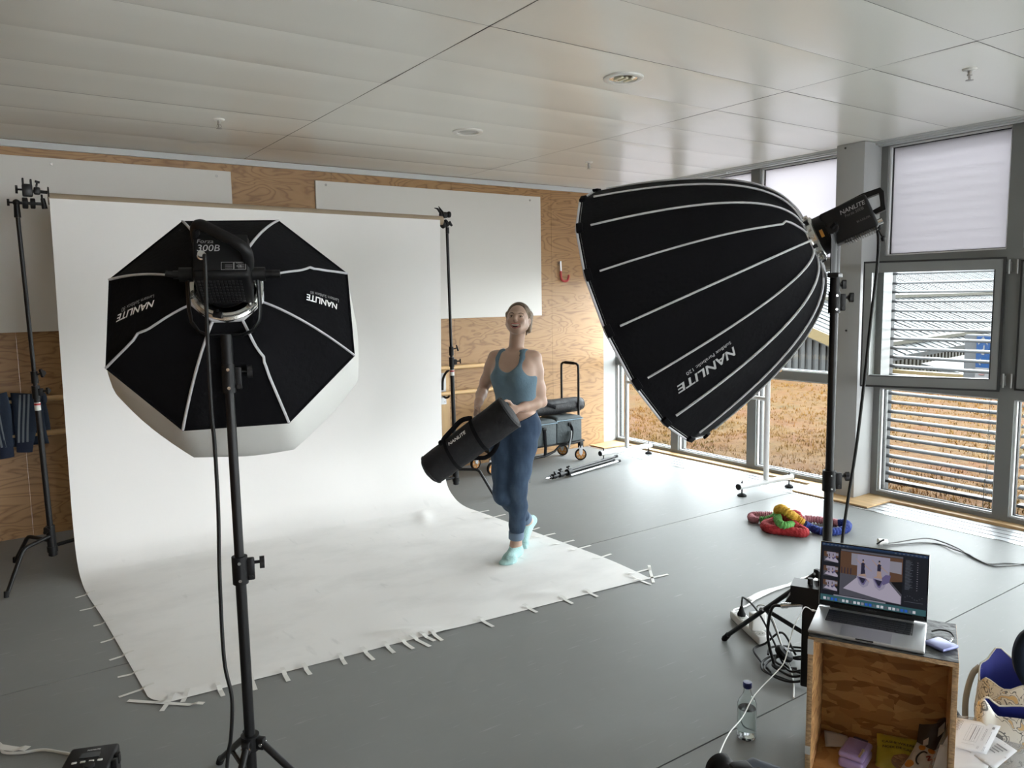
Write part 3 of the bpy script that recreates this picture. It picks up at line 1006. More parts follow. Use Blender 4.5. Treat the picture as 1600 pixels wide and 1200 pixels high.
# ---- C-stands carrying the tube
m_knob = mat('black_knob', (0.004, 0.004, 0.0045), 0.5, spec=0.3)
m_red = mat('red_print', (0.35, 0.012, 0.015), 0.5)
m_stick = mat('white_sticker', (0.62, 0.62, 0.60), 0.5)
def tknob(mb, a, d, L2=0.035, r=0.006, wing=0.045, wd=0.012):
    d = V(d).normalized()
    a = V(a)
    mb.cyl(a, a + d * L2, r, n=10)
    u, v, _ = frame_of(d)
    o = a + d * (L2 - wd * 0.2)
    prof = []
    for k in range(24):                                   # three-lobed knob head
        th = 2 * PI * k / 24
        r_ = wing * 0.5 * (0.80 + 0.20 * math.cos(3 * th))
        prof.append((r_ * math.cos(th), r_ * math.sin(th)))
    mb.prism(prof, o, u, v, wd if u.cross(v).dot(d) > 0 else -wd)
def c_stand(base, top, feet, label, side):
    t = thing('c_stand', label, 'stand', (base[0], base[1], 0), 'stands holding the backdrop tube')
    B, T = V((base[0], base[1], 0.10)), V(top)
    d = (T - B).normalized()
    at_ = lambda z: B + d * ((z - B.z) / d.z)
    mb = MB().cyl(at_(0.10), at_(1.13), 0.0175, n=18)
    mb.build('riser', M_BLACKM, t)
    MB().cyl(at_(1.10), at_(2.27), 0.0125, n=16).build('extension', M_BLACKM, t)
    MB().cyl(at_(0.105), at_(0.30), 0.026, n=18).cyl(at_(0.13), at_(0.165), 0.031, n=18).build('base_casting', M_BLACKM, t)
    c = MB().cyl(at_(1.12), at_(1.20), 0.023, n=16).cyl(at_(1.215), at_(1.29), 0.020, n=16)
    c.box(at_(1.16) + V((0.025, -0.01, 0)), (0.03, 0.028, 0.045), None, 0.005)
    col_ = c.build('collar', M_BLACK, t)
    k = MB()
    tknob(k, at_(1.165) + V((0.03, -0.015, 0)), (0.85, -0.5, 0.05))
    k.build('knob', m_knob, col_)
    k = MB()
    tknob(k, at_(1.27) + V((0.015, -0.01, 0)), (0.8, -0.5, 0.25), 0.03, 0.005, 0.06, 0.012)
    k.build('knob', m_knob, col_)
    s_ = MB()
    s_.cyl(at_(1.045), at_(1.095), 0.0180, n=18)
    st_ = s_.build('sticker', m_stick, t)
    MB().cyl(at_(1.078), at_(1.090), 0.0183, n=18).build('red_band', m_red, st_)
    for (fx, fy), zz in zip(feet, (0.235, 0.20, 0.165)):
        F_ = V((fx, fy, 0.008))
        P0 = at_(zz)
        h = V((fx - P0.x, fy - P0.y, 0))
        Ln = h.length
        h.normalize()
        pts = [P0 + h * 0.01, P0 + h * (Ln * 0.52), P0 + h * (Ln * 0.58) + V((0, 0, -0.004)), P0 + h * (Ln * 0.64) + V((0, 0, -0.02)), F_]
        mb = MB().tube(pts, 0.0125, 12)
        lg = mb.build('leg', M_BLACKM, t)
        MB().cyl(F_ - h * 0.004 + V((0, 0, 0.03)), F_ - V((0, 0, 0.006)), 0.0135, n=12).build('foot_cap', M_RUB, lg)
    k = MB()
    tknob(k, at_(0.27), (-0.6, -0.75, 0.2), 0.035, 0.006, 0.05, 0.012)
    k.build('base_knob', m_knob, t)
    return t
c_stand((0.30, 5.63), (0.268, 5.62, 2.30), ((0.030, 5.276), (0.10, 5.98), (0.60, 5.78)), 'black steel stand holding the left end of the backdrop tube', -1)
c_stand((3.30, 5.63), (3.282, 5.64, 2.28), ((3.542, 5.406), (3.36, 5.97), (2.985, 5.60)), 'black steel stand holding the right end of the backdrop tube', 1)

def clamp_left():
    t = thing('tube_clamp', 'black clamp with two thumb knobs at the left tube end', 'clamp', (0.268, 5.62, 2.26), 'clamps on the backdrop stands')
    p = V((0.268, 5.62, 2.29))
    x, z = ax, V((0, 0, 1))
    y = z.cross(x)
    q = lambda a, b, c=0: p + x * a + y * c + z * b
    MB().cyl(q(0, -0.06), q(0, 0.02), 0.019, 0.016, n=14).ball(q(0, 0.028), 0.021).build('stud_socket', M_BLACK, t)
    MB().cyl(q(-0.01, 0.028), q(0.14, 0.028), 0.009, n=12).build('stud', M_BLACKM, t)
    MB().lathe([(0.0, 0), (0.032, 0), (0.034, 0.006), (0.034, 0.026), (0.030, 0.030), (0.0, 0.030)], q(0.030, 0.028), x, 20).lathe([(0.0, 0), (0.030, 0), (0.032, 0.004), (0.032, 0.022), (0.028, 0.026), (0, 0.026)], q(0.072, 0.028), x, 20).build('grip_disc', M_BLACK, t)
    mb = MB().box(q(0.062, 0.105), (0.055, 0.05, 0.075), mat3(x, y, z), 0.008)
    mb.box(q(0.042, 0.152), (0.011, 0.045, 0.05), mat3(x, y, z), 0.004).box(q(0.083, 0.150), (0.011, 0.045, 0.045), mat3(x, y, z), 0.004)
    mb.build('jaw', M_BLACKM, t)
    mb = MB().cyl(q(0.09, 0.102), q(0.175, 0.100), 0.010, n=12).box(q(0.112, 0.105), (0.035, 0.04, 0.045), mat3(x, y, z), 0.008)
    mb.build('tube_spigot', M_BLACKM, t)
    MB().cyl(q(0.168, 0.094), q(0.174, 0.094), 0.040, n=24).build('end_plate', M_BLACK, t)
    for a, b, d, w_ in ((-0.012, 0.028, -x, 0.045), (0.036, 0.108, -x, 0.055), (0.110, 0.13, (x * 0.25 + z), 0.03), (0.135, 0.085, -z, 0.0)):
        mb = MB()
        if w_:
            tknob(mb, q(a, b), d, 0.026, 0.006, w_, 0.013)
        else:
            mb.cyl(q(a, b), q(a, b - 0.03), 0.006, n=8).cyl(q(0.138, 0.062), q(0.146, 0.0), 0.012, 0.016, n=12)
        mb.build('knob', m_knob, t)
def clamp_right():
    t = thing('tube_clamp', 'black claw clamp gripping the right tube end', 'clamp', (3.28, 5.63, 2.24), 'clamps on the backdrop stands')
    p = V((3.28, 5.63, 2.28))
    x, z = ax, V((0, 0, 1))
    y = z.cross(x)
    q = lambda a, b, c=0: p + x * a + y * c + z * b
    MB().cyl(q(0, -0.05), q(0, 0.0), 0.015, n=14).build('stud_socket', M_BLACK, t)
    mb = MB().tube([q(-0.125, -0.012, -.02), q(-0.10, 0.02, -.02), q(-0.075, 0.07, -.02), q(-0.072, 0.115, -.02), q(-0.10, 0.145, -.02), q(-0.125, 0.148, -.02)], [0.016, 0.018, 0.018, 0.016, 0.011, 0.005], 10, flat=(1, 0.7))
    mb.tube([q(-0.04, 0.075, -.01), q(-0.05, 0.12, -.01), q(-0.082, 0.165, -.01)], [0.022, 0.018, 0.004], 10, flat=(1, 0.6))
    mb.build('claw', M_BLACK, t)
    MB().box(q(-0.035, 0.098), (0.06, 0.045, 0.05), mat3(x, y, z), 0.008).build('jaw', M_BLACKM, t)
    MB().cyl(q(-0.01, 0.105), q(0.012, 0.105), 0.008, n=10).lathe([(0, 0), (0.024, 0.002), (0.027, 0.010), (0.024, 0.02), (0, 0.022)], q(0.008, 0.105), x, 14).build('knob', m_knob, t)
    MB().lathe([(0, 0), (0.030, 0), (0.033, 0.006), (0.033, 0.024), (0.028, 0.03), (0, 0.03)], q(-0.055, 0.015), (x * 0.8 + z * 0.45), 20).lathe([(0, 0), (0.030, 0), (0.032, 0.004), (0.032, 0.02), (0, 0.024)], q(-0.022, 0.028), (x * 0.8 + z * 0.35), 20).build('grip_disc', M_BLACK, t)
    mb = MB()
    tknob(mb, q(0.008, 0.018), x * 0.8 + z * 0.5, 0.02, 0.006, 0.05, 0.012)
    mb.build('grip_knob', m_knob, t)
clamp_left()
clamp_right()

# ---- softbox surfaces
def softbox_frame(az, el):
    az, el = rad(az), rad(el)
    n = V((math.cos(el) * math.cos(az), math.cos(el) * math.sin(az), math.sin(el)))
    h = V((0, 0, 1)).cross(n).normalized()
    return n, h, n.cross(h)
class Shell:
    def __init__(s, c, az, el, ph, sgn, N, r0, r1, S, p):
        s.c = V(c)
        s.n, s.h, s.v = softbox_frame(az, el)
        s.ph, s.sgn, s.N, s.r0, s.r1, s.S, s.p = rad(ph), sgn, N, r0, r1, S, p
    def rib(s, k, t, out=0.0):
        r = s.r0 + (s.r1 - s.r0) * t
        a = s.ph + s.sgn * k * 2 * PI / s.N
        return s.c + s.n * (s.S * (1 - max(t, 0) ** s.p) + out * 0.6) + (s.h * math.cos(a) + s.v * math.sin(a)) * (r + out * 0.6)
    def at(s, k, t, f, out=0.0):
        i = math.floor(f)
        f -= i
        return s.rib(k + i, t, out).lerp(s.rib(k + i + 1, t, out), f)
    def apex(s, q=0.0):
        return s.c + s.n * (s.S + q)

def softbox(sh, name, label, kinks, rim_mat, nt_=22, nf=5):
    t = thing(name, label, 'softbox', tuple(sh.apex()))
    N = sh.N
    mb = MB()
    def fn(u, v):
        q = u * N
        k = math.floor(q + 1e-6)
        f = q - k
        sag = 0.010 * math.sin(PI * f) * math.sin(PI * v) * (8 / N)
        return sh.at(k, v, f, -sag)
    mb.grid(fn, N * nf, nt_, closed_u=True)
    mb.build('shell', M_FAB, t, ang=180, recalc=True)
    mb = MB()
    for k in range(N):
        pts = []
        for j in range(nt_ + 1):
            tt = j / nt_ * (0.965 if N > 8 else 1.0)
            wob = 0
            for kk, t0, am in kinks:
                if kk == k:
                    wob = am * math.exp(-((tt - t0) / 0.10) ** 2) * (1 if tt < t0 else 0.35)
            p = sh.rib(k, tt, 0.004)
            if wob:
                p = p + (sh.rib(k + 1, tt) - sh.rib(k, tt)).normalized() * wob
            pts.append(p)
        mb.tube(pts, 0.0052 if N > 8 else 0.0050, 6, flat=(1.0, 0.8))
    mb.build('rib_piping', M_PIPE, t)
    pts = [sh.at(math.floor(i / nf), 0.0, i / nf - math.floor(i / nf), 0.006) for i in range(N * nf)]
    MB().tube(pts, 0.0065, 6, closed=True).build('collar_piping', M_PIPE, t)
    pts = []
    for k in range(N):
        pts += [sh.rib(k, 1.0)]
    MB().tube(pts, 0.005, 6, closed=True).build('rim_band', rim_mat, t)
    return t

# ---- octagonal lantern softbox in front
LS = Shell((0.692, 2.573, 1.646), -110.4, 28.5, 113.6, -1, 8, 0.104, 0.400, 0.179, 1.7)
lan = softbox(LS, 'lantern_softbox', 'black octagonal softbox with a hanging white diffuser on the front light', ((6, 0.62, 0.016), (2, 0.60, -0.014), (4, 0.45, -0.012)), M_FAB, nt_=20, nf=6)
m_dif = mat('white_diffuser_cloth', (0.70, 0.70, 0.67), 0.8, spec=0.2, bump=(9, 0.15))
mb = MB()
SK = [(1.0, 0.0), (1.015, 0.03), (1.03, 0.08), (1.045, 0.14), (1.05, 0.20), (1.035, 0.245), (0.97, 0.275), (0.78, 0.30), (0.45, 0.315), (0.0, 0.32)]
def skirt(u, v):
    q = u * 8
    k = math.floor(q + 1e-6)
    f = q - k
    x = v * (len(SK) - 1)
    i = min(len(SK) - 2, int(x))
    a, b = SK[i], SK[i + 1]
    s_ = a[0] + (b[0] - a[0]) * (x - i)
    d_ = a[1] + (b[1] - a[1]) * (x - i)
    p = LS.at(k, 1.0, f)
    c = LS.c
    bul = 1 + 0.030 * math.sin(PI * f) * math.sin(PI * min(1, v * 1.2)) + 0.010 * mnoise.noise(V((q * 2.0, v * 2, 0)))
    return c + (p - c) * s_ * bul - LS.n * d_
mb.grid(skirt, 64, 24, closed_u=True)
mb.build('diffuser', m_dif, lan, ang=60)
def lantern_text(k, fmap, body, **kw):
    return put_text(MB(), body, lambda x, y: LS.at(k, *fmap(x, y), 0.004), **kw)
# measured in widths of the wordmark: reading direction runs along the panel, letters hang head down
nw = max(x for x, y in text_geo('NANLITE', size=1, bold=0.02)[0])
lantern_text(6, lambda x, y: (0.405 + 0.455 * x / nw + 0.012 * y, 0.488 + 0.03 * x / nw - y * (0.165 - 0.05 * x / nw)), 'NANLITE', size=1.0, shear=0.18, bold=0.02).build('wordmark', M_LET, lan, smooth=False)
nw2 = max(x for x, y in text_geo('Lantern Softbox 80', size=1)[0])
lantern_text(6, lambda x, y: (0.41 + 0.40 * x / nw2, 0.60 - 0.02 * x / nw2 - y * 0.082), 'Lantern Softbox 80', size=1.0, shear=0.1).build('model_lettering', mat('dim_lettering', (0.26, 0.26, 0.26), 0.6), lan, smooth=False)
lantern_text(2, lambda x, y: (0.845 - 0.35 * x / nw, 0.455 - 0.01 * x / nw + y * (0.105 + 0.06 * x / nw)), 'NANLITE', size=1.0, shear=0.18, bold=0.02).build('wordmark', M_LET, lan, smooth=False)
lantern_text(2, lambda x, y: (0.865 - 0.33 * x / nw2, 0.375 + y * 0.07), 'Lantern Softbox 80', size=1.0, shear=0.1).build('model_lettering', MATS['dim_lettering'], lan, smooth=False)

# ---- lamp heads
m_vent = mat('dark_vent', (0.004, 0.004, 0.004), 0.8)
m_knurl = mat('worn_silver', (0.62, 0.62, 0.60), 0.25, 0.9)
m_refl = mat('silver_reflector', (0.80, 0.80, 0.78), 0.12, 1.0)
m_dimlet = MATS['dim_lettering']
def lamp_frame(sh, roll=0.0):
    n = sh.n
    h = sh.h * math.cos(roll) + sh.v * math.sin(roll)
    v = n.cross(h)
    A = sh.apex()
    return A, n, h, v, (lambda a, b, t: A + h * a + v * b + n * t)

A, n, h, v, q = lamp_frame(LS)
lamp = thing('studio_light', 'black LED lamp head seen from behind, carrying the octagonal softbox', 'lamp', tuple(A), 'LED lamp heads')
R3 = mat3(h, v, n)
mb = MB().lathe([(0.100, -0.02), (0.106, -0.012), (0.106, 0.014), (0.098, 0.018), (0.098, 0.03), (0.090, 0.032)], A, n, 40, hint=h)
mb.build('speed_ring', m_knurl, lamp)
MB().lathe([(0.088, 0.032), (0.074, 0.016), (0.070, -0.01), (0.066, -0.012)], A, n, 40, hint=h).build('inner_ring', m_refl, lamp)
for k in range(6):
    a = k * PI / 3 + 0.3
    rdir = h * math.cos(a) + v * math.sin(a)
    mb = MB().box(A + rdir * 0.100 + n * 0.036, (0.018, 0.026, 0.012), mat3(rdir, n.cross(rdir), n), 0.002)
    mb.cyl(A + rdir * 0.094 + n * 0.04, A + rdir * 0.094 + n * 0.050, 0.005, n=8)
    mb.build('catch', m_knurl if k % 2 else M_BLACK, lamp)
mb = MB().box(q(0.006, 0.004, 0.116), (0.150, 0.135, 0.165), R3, 0.012, 3)
mb.lathe([(0.0, 0.03), (0.072, 0.03), (0.072, 0.05), (0.0, 0.05)], A, n, 32, hint=h)
body = mb.build('lamp_body', M_BLACK, lamp)
mb = MB().box(q(0.006, 0.012, 0.199), (0.144, 0.118, 0.008), R3, 0.006)
mb.build('rear_plate', mat('rear_plate_black', (0.0045, 0.0045, 0.005), 0.6, spec=0.2), lamp)
mb = MB()
for i in range(8):
    for j in range(12):
        mb.box(q(-0.055 + 0.010 * j, -0.0645, 0.055 + 0.0165 * i), (0.0065, 0.002, 0.010), R3)
mb.build('vent_slots', mat('vent_slot_grey', (0.014, 0.014, 0.015), 0.35), lamp, smooth=False)  # slots a little paler than the black body
put_text(MB(), '300B', lambda x, y: q(-0.058 + x * 0.030, 0.014 + y * 0.030, 0.2045), size=1.0, shear=0.15, bold=0.0).build('model_number', mat('mid_lettering', (0.40, 0.40, 0.40), 0.5), lamp, smooth=False)
put_text(MB(), 'Forza', lambda x, y: q(-0.058 + x * 0.020, 0.040 + y * 0.018, 0.2045), size=1.0, shear=0.15).build('model_lettering', m_dimlet, lamp, smooth=False)
mb = MB()
for a0, a1 in ((0.008, 0.040), (0.042, 0.072)):
    for p0, p1 in (((a0, -0.046), (a1, -0.046)), ((a0, -0.022), (a1, -0.022)), ((a0, -0.046), (a0, -0.022)), ((a1, -0.046), (a1, -0.022))):
        mb.tube([q(*p0, 0.2045), q(*p1, 0.2045)], 0.0006, 4)
    for i in range(3):
        mb.tube([q(a0 + 0.010, -0.041 + 0.005 * i, 0.2045), q(a1 - 0.003, -0.041 + 0.005 * i, 0.2045)], 0.0005, 4)
put_text(mb, 'NANLITE', lambda x, y: q(0.047 + x * 0.006, -0.0265 + y * 0.005, 0.2047), size=1.0)
put_text(mb, 'CE', lambda x, y: q(0.048 + x * 0.012, -0.038 + y * 0.010, 0.2047), size=1.0)
mb.build('rating_label', m_dimlet, lamp, smooth=False)
mb = MB().lathe([(0.011, 0), (0.013, 0.002), (0.013, 0.022), (0.010, 0.024), (0.010, 0.034), (0, 0.034)], q(-0.040, -0.014, 0.203), n, 18, hint=h)
mb.build('power_connector', M_CHROME, lamp)
hp = catmull([q(-0.060, 0.050, 0.16), q(-0.062, 0.070, 0.195), q(-0.058, 0.080, 0.225), q(-0.040, 0.074, 0.243), q(0.000, 0.046, 0.250), q(0.050, 0.014, 0.250), q(0.074, -0.002, 0.238), q(0.080, -0.014, 0.21), q(0.077, -0.02, 0.17)], 6)
MB().tube(hp, 0.013, 10, flat=(1.0, 1.25)).build('handle', M_BLACK, lamp)
pv = q(0, 0, 0.10)
hx_ = V((h.x, h.y, 0)).normalized()
zz = V((0, 0, 1))
yk = [pv + hx_ * -0.098, pv + hx_ * -0.098 - zz * 0.10, pv + hx_ * -0.094 - zz * 0.135, pv + hx_ * -0.075 - zz * 0.165, pv + hx_ * -0.045 - zz * 0.178, pv + hx_ * 0.045 - zz * 0.178, pv + hx_ * 0.075 - zz * 0.165, pv + hx_ * 0.094 - zz * 0.135, pv + hx_ * 0.098 - zz * 0.10, pv + hx_ * 0.098]
MB().tube(yk, 0.0055, 8, flat=(2.4, 1)).build('yoke', M_BLACKM, lamp)
for s_ in (-1, 1):
    mb = MB().cyl(pv + hx_ * 0.082 * s_, pv + hx_ * 0.118 * s_, 0.021, n=18)
    mb.cyl(pv + hx_ * 0.118 * s_, pv + hx_ * 0.135 * s_, 0.012, n=12)
    if s_ < 0:
        mb.tube([pv + hx_ * -0.128, pv + hx_ * -0.155 + zz * 0.004], 0.009, 10)
    else:
        mb.cyl(pv + hx_ * 0.128, pv + hx_ * 0.160, 0.012, n=12)
    mb.build('tilt_knob', m_knob, lamp)
zs_ = pv.z - 0.178
MB().cyl((0.605, 2.340, zs_ - 0.085), (0.605, 2.340, zs_ + 0.004), 0.017, n=16).build('stand_socket', M_BLACK, lamp)

# ---- light stands
def stand_collar(t, p, r, hgt, kd, big=1.0):
    p = V(p)
    kd = V(kd).normalized()
    u = V((-kd.y, kd.x, 0))
    mb = MB().cyl(p - zz * hgt / 2, p + zz * hgt / 2, r * 1.45, n=18)
    mb.box(p + kd * (r * 1.9), (r * 1.5, r * 1.3, hgt * 0.8), mat3(kd, u, zz), 0.004)
    c = mb.build('collar', M_BLACK, t)
    mb = MB()
    tknob(mb, p + kd * (r * 2.4) + zz * hgt * 0.22, kd, 0.022, 0.005, 0.042 * big, 0.014)
    mb.build('knob', m_knob, c)
    mb = MB()
    mb.cyl(p + kd * (r * 2.0) - zz * hgt * 0.28 - u * 0.014, p + kd * (r * 2.0) - zz * hgt * 0.28 + u * 0.014, 0.007, n=10)
    mb.build('clamp_bolt', m_knob, c)
    for s_ in (0.32, -0.32):
        MB().cyl(p + zz * hgt * s_ - u * r * 1.35, p + zz * hgt * s_ - u * r * 1.75, 0.005, n=10).build('rivet', M_CHROME, c)
def light_stand(x, y, label, sections, ztop, hub_z, low_z, feet, kd, rt_=0.016):
    t = thing('light_stand', label, 'stand', (x, y, 0), 'tripod light stands')
    zb = low_z - 0.03
    rads = [rt_, rt_ * 0.87, rt_ * 0.76]
    z0 = zb
    for k, z1 in enumerate(sections + [ztop]):
        MB().cyl((x, y, z0), (x, y, z1), rads[k], n=18).build('tube', M_BLACKM, t)
        if k < len(sections):
            stand_collar(t, (x, y, z1 - 0.03), rads[k], 0.085, kd)
        z0 = z1 - 0.02
    for z_, nm in ((hub_z, 'upper_spider'), (low_z, 'lower_spider')):
        mb = MB().cyl((x, y, z_ - 0.024), (x, y, z_ + 0.024), rt_ * 1.75, n=20)
        for fx, fy in feet:
            d = V((fx - x, fy - y, 0)).normalized()
            mb.box(V((x, y, z_)) + d * (rt_ * 2.2), (rt_ * 1.8, 0.022, 0.036), mat3(d, V((-d.y, d.x, 0)), zz), 0.003)
        mb.build(nm, M_BLACK, t)
    for fx, fy in feet:
        F_ = V((fx, fy, 0.012))
        d = V((fx - x, fy - y, 0)).normalized()
        a = V((x, y, hub_z)) + d * rt_ * 2.6
        lg = MB().tube([a, F_], 0.011, 12).build('leg', M_BLACKM, t)
        MB().cyl(F_ + (a - F_).normalized() * 0.04, F_ - zz * 0.010, 0.0135, n=12).build('foot_cap', M_RUB, lg)
        m_ = a.lerp(F_, 0.52)
        br = MB().tube([V((x, y, low_z)) + d * rt_ * 2.6, m_], 0.0075, 8, flat=(1, 1.5)).build('brace', M_BLACKM, t)
        u = V((-d.y, d.x, 0))
        MB().cyl(m_ - u * 0.016, m_ + u * 0.016, 0.006, n=8).cyl(a - u * 0.014, a + u * 0.014, 0.006, n=8).build('pivot', M_CHROME, lg)
    return t
st1 = light_stand(0.605, 2.340, 'black tripod light stand under the octagonal softbox', [0.92, 1.505], 1.545, 0.335, 0.20, ((0.33, 1.93), (0.90, 2.02), (0.62, 2.84)), (0.95, -0.3, 0))
MB().cyl((0.605, 2.340, 1.535), (0.605, 2.340, 1.548), 0.0165, n=16).build('spigot_ring', M_CHROME, st1)
tagd = tag
cbl = MB().tube(catmull([(0.538, 2.256, 1.812), (0.531, 2.232, 1.826), (0.528, 2.215, 1.80), (0.531, 2.25, 1.615), (0.530, 2.254, 1.399), (0.534, 2.257, 1.287), (0.532, 2.255, 1.102), (0.525, 2.256, 0.913), (0.521, 2.247, 0.666), (0.535, 2.243, 0.545), (0.528, 2.252, 0.423), (0.519, 2.270, 0.347), (0.49, 2.26, 0.15), (0.44, 2.22, 0.012), (0.33, 2.2, 0.006), (0.2, 2.5, 0.006), (0.12, 2.9, 0.006)], 8), 0.0055, 8)
tag(cbl.build('power_cable', M_CABLE, loc=(0.53, 2.25, 0)), 'black cable hanging from the front lamp beside its stand', 'cable')

# ---- big parabolic softbox, its lamp, stand and cable
PS = Shell((2.477, 2.489, 1.612), -62.7, 23.4, 95.5, 1, 16, 0.090, 0.600, 0.733, 2.2)
par = softbox(PS, 'parabolic_softbox', 'huge black ribbed parabolic softbox tilted towards the paper', ((3, 0.27, -0.020), (8, 0.5, 0.010)), M_PIPE, nt_=26, nf=4)
for k in range(16):
    a, b = PS.rib(k, 0.985, 0.003), PS.rib(k, 1.0, 0.004)
    d = (b - a).normalized()
    tng = (PS.rib(k + 1, 1) - PS.rib(k - 1, 1)).normalized()
    MB().box((a + b) / 2, (0.05, 0.026, 0.014), mat3(tng, d, tng.cross(d)), 0.003).build('rib_pocket', M_FAB, par)
mb = MB()
def front(u, v):
    q_ = u * 16
    k = math.floor(q_ + 1e-6)
    p = PS.at(k, 1.0, q_ - k)
    return PS.c + (p - PS.c) * (0.995 * (1 - v)) - PS.n * 0.02 * math.sin(v * PI / 2) + PS.n * 0.012
mb.grid(front, 64, 8, closed_u=True)
mb.build('front_diffuser', m_dif, par, ang=180)
def par_text(fmap, body, **kw):
    return put_text(MB(), body, lambda x, y: PS.at(5, *fmap(x, y), 0.004), **kw)
m_let2 = mat('grey_lettering', (0.40, 0.40, 0.40), 0.6)
par_text(lambda x, y: (0.730 + 0.190 * x / nw + 0.004 * y, 0.462 + 0.015 * x / nw + y * (0.29 - 0.06 * x / nw)), 'NANLITE', size=1.0, shear=0.18, bold=0.02).build('wordmark', m_let2, par, smooth=False)
nw3 = max(x for x, y in text_geo('SoftBox Parabolic 120', size=1)[0])
par_text(lambda x, y: (0.731 + 0.152 * x / nw3, 0.295 + 0.04 * x / nw3 + y * 0.105), 'SoftBox Parabolic 120', size=1.0, shear=0.1).build('model_lettering', m_let2, par, smooth=False)

A, n, h, v, q = lamp_frame(PS)
R3 = mat3(h, v, n)
lamp2 = thing('studio_light', 'black LED lamp head in profile behind the parabolic softbox', 'lamp', tuple(A), 'LED lamp heads')
mb = MB().lathe([(0.092, -0.012), (0.098, -0.006), (0.098, 0.008), (0.088, 0.012), (0.088, 0.03), (0.080, 0.034)], A, n, 40, hint=h)
mb.build('speed_ring', m_knurl, lamp2)
for k in range(16):
    a = k * PI / 8
    rdir = h * math.cos(a) + v * math.sin(a)
    MB().box(A + rdir * 0.094 + n * 0.014, (0.012, 0.012, 0.018), mat3(rdir, n.cross(rdir), n), 0.002).build('rib_socket', m_knurl if k % 3 else M_BLACK, lamp2)
MB().lathe([(0.0, 0.034), (0.076, 0.034), (0.078, 0.038), (0.078, 0.074), (0.0, 0.074)], A, n, 32, hint=h).build('mount_barrel', M_BLACK, lamp2)
MB().box(q(-0.079, 0.0, 0.053), (0.004, 0.030, 0.012), R3, 0.001).build('release_latch', mat('orange_latch', (0.50, 0.22, 0.03), 0.5), lamp2)
MB().box(q(0, 0.006, 0.155), (0.130, 0.135, 0.180), R3, 0.010, 3).build('lamp_body', M_BLACK, lamp2)
mb = MB()
for i in range(15):
    mb.box(q(0, -0.066, 0.115 + 0.0085 * i), (0.132, 0.012, 0.0045), R3)
mb.build('cooling_fins', mat('fin_grey', (0.06, 0.06, 0.06), 0.4), lamp2, smooth=False)
prof = [(0.07, 0.062), (0.10, 0.076), (0.235, 0.082), (0.300, 0.074), (0.306, 0.055), (0.292, 0.010), (0.286, -0.012), (0.250, -0.012), (0.244, 0.0), (0.246, 0.006), (0.276, 0.008), (0.288, 0.056), (0.236, 0.060), (0.232, 0.062)]
mb = MB().prism([(a, b) for a, b in prof], q(-0.024, 0, 0), n, v, -0.048)
mb.build('handle', M_BLACK, lamp2, ang=30)
side = lambda x0, y0, s_: (lambda x, y: q(-0.0662, y0 + y * s_, x0 + x * s_))
put_text(MB(), 'NANLITE', side(0.138, 0.036, 0.023), size=1.0, shear=0.18, bold=0.015).build('wordmark', m_dimlet, lamp2, smooth=False)
put_text(MB(), 'Forza 500B', side(0.150, 0.020, 0.0155), size=1.0, shear=0.12).build('model_lettering', mat('faint_lettering', (0.10, 0.10, 0.10), 0.5), lamp2, smooth=False)
put_text(MB(), 'BI-COLOR', side(0.180, -0.018, 0.011), size=1.0).build('type_lettering', MATS['faint_lettering'], lamp2, smooth=False)
mb = MB().cyl(q(-0.02, -0.045, 0.245), q(-0.02, -0.045, 0.262), 0.012, n=14)
mb.build('power_connector', M_CHROME, lamp2)
MB().cyl(q(-0.02, -0.045, 0.256), V((2.895, 1.688, 1.952)), 0.0065, n=12).build('connector_sleeve', M_ALU, lamp2)
MB().lathe([(0, 0), (0.016, 0.002), (0.019, 0.010), (0.019, 0.022), (0.014, 0.028), (0, 0.028)], V((2.893, 1.690, 1.953)), V((0.5, -0.8, -0.35)), 12).build('plug_collar', M_BLACK, lamp2)
mb = MB().cyl(q(-0.03, -0.062, 0.235), q(-0.03, -0.105, 0.238), 0.003, n=8).ball(q(-0.03, -0.110, 0.238), (0.008, 0.008, 0.011))
mb.build('dangling_cap', M_BLACK, lamp2)
pv = q(0, 0, 0.095)
hx_ = V((h.x, h.y, 0)).normalized()
sx_, sy_ = 2.838, 1.814
SB = V((sx_, sy_, 0))
mb = MB()
for s_ in (-1, 1):
    a = V((sx_, sy_, pv.z)) + hx_ * 0.082 * s_
    mb.tube([pv + hx_ * 0.080 * s_, a - zz * 0.04, a - zz * 0.17], [0.014, 0.013, 0.012], 10, flat=(0.5, 1.5))
mb.box(V((sx_, sy_, pv.z - 0.178)), (0.176, 0.042, 0.018), mat3(hx_, zz.cross(hx_), zz), 0.004)
mb.build('yoke', M_BLACKM, lamp2)
for s_ in (-1, 1):
    MB().cyl(pv + hx_ * 0.068 * s_, pv + hx_ * 0.098 * s_, 0.022, n=18).tube([pv + hx_ * 0.098 * s_, pv + hx_ * 0.108 * s_ + v * 0.01 + n * 0.02], 0.009, 8).build('tilt_knob', m_knob, lamp2)
MB().cyl(SB + zz * (pv.z - 0.25), SB + zz * (pv.z - 0.17), 0.019, n=18).build('stand_socket', M_BLACK, lamp2)
mb = MB()
tknob(mb, SB + zz * (pv.z - 0.215), (0.8, -0.6, 0), 0.03, 0.006, 0.04, 0.014)
mb.build('socket_knob', m_knob, lamp2)
st2 = light_stand(sx_, sy_, 'tall black tripod light stand under the parabolic softbox', [0.955, 1.685], pv.z - 0.21, 0.515, 0.22, ((2.912, 2.404), (3.38, 1.60), (3.07, 1.36)), (0.8, -0.6, 0), 0.0185)
MB().cyl(SB + zz * (pv.z - 0.262), SB + zz * (pv.z - 0.252), 0.0185, n=16).build('spigot_ring', M_CHROME, st2)
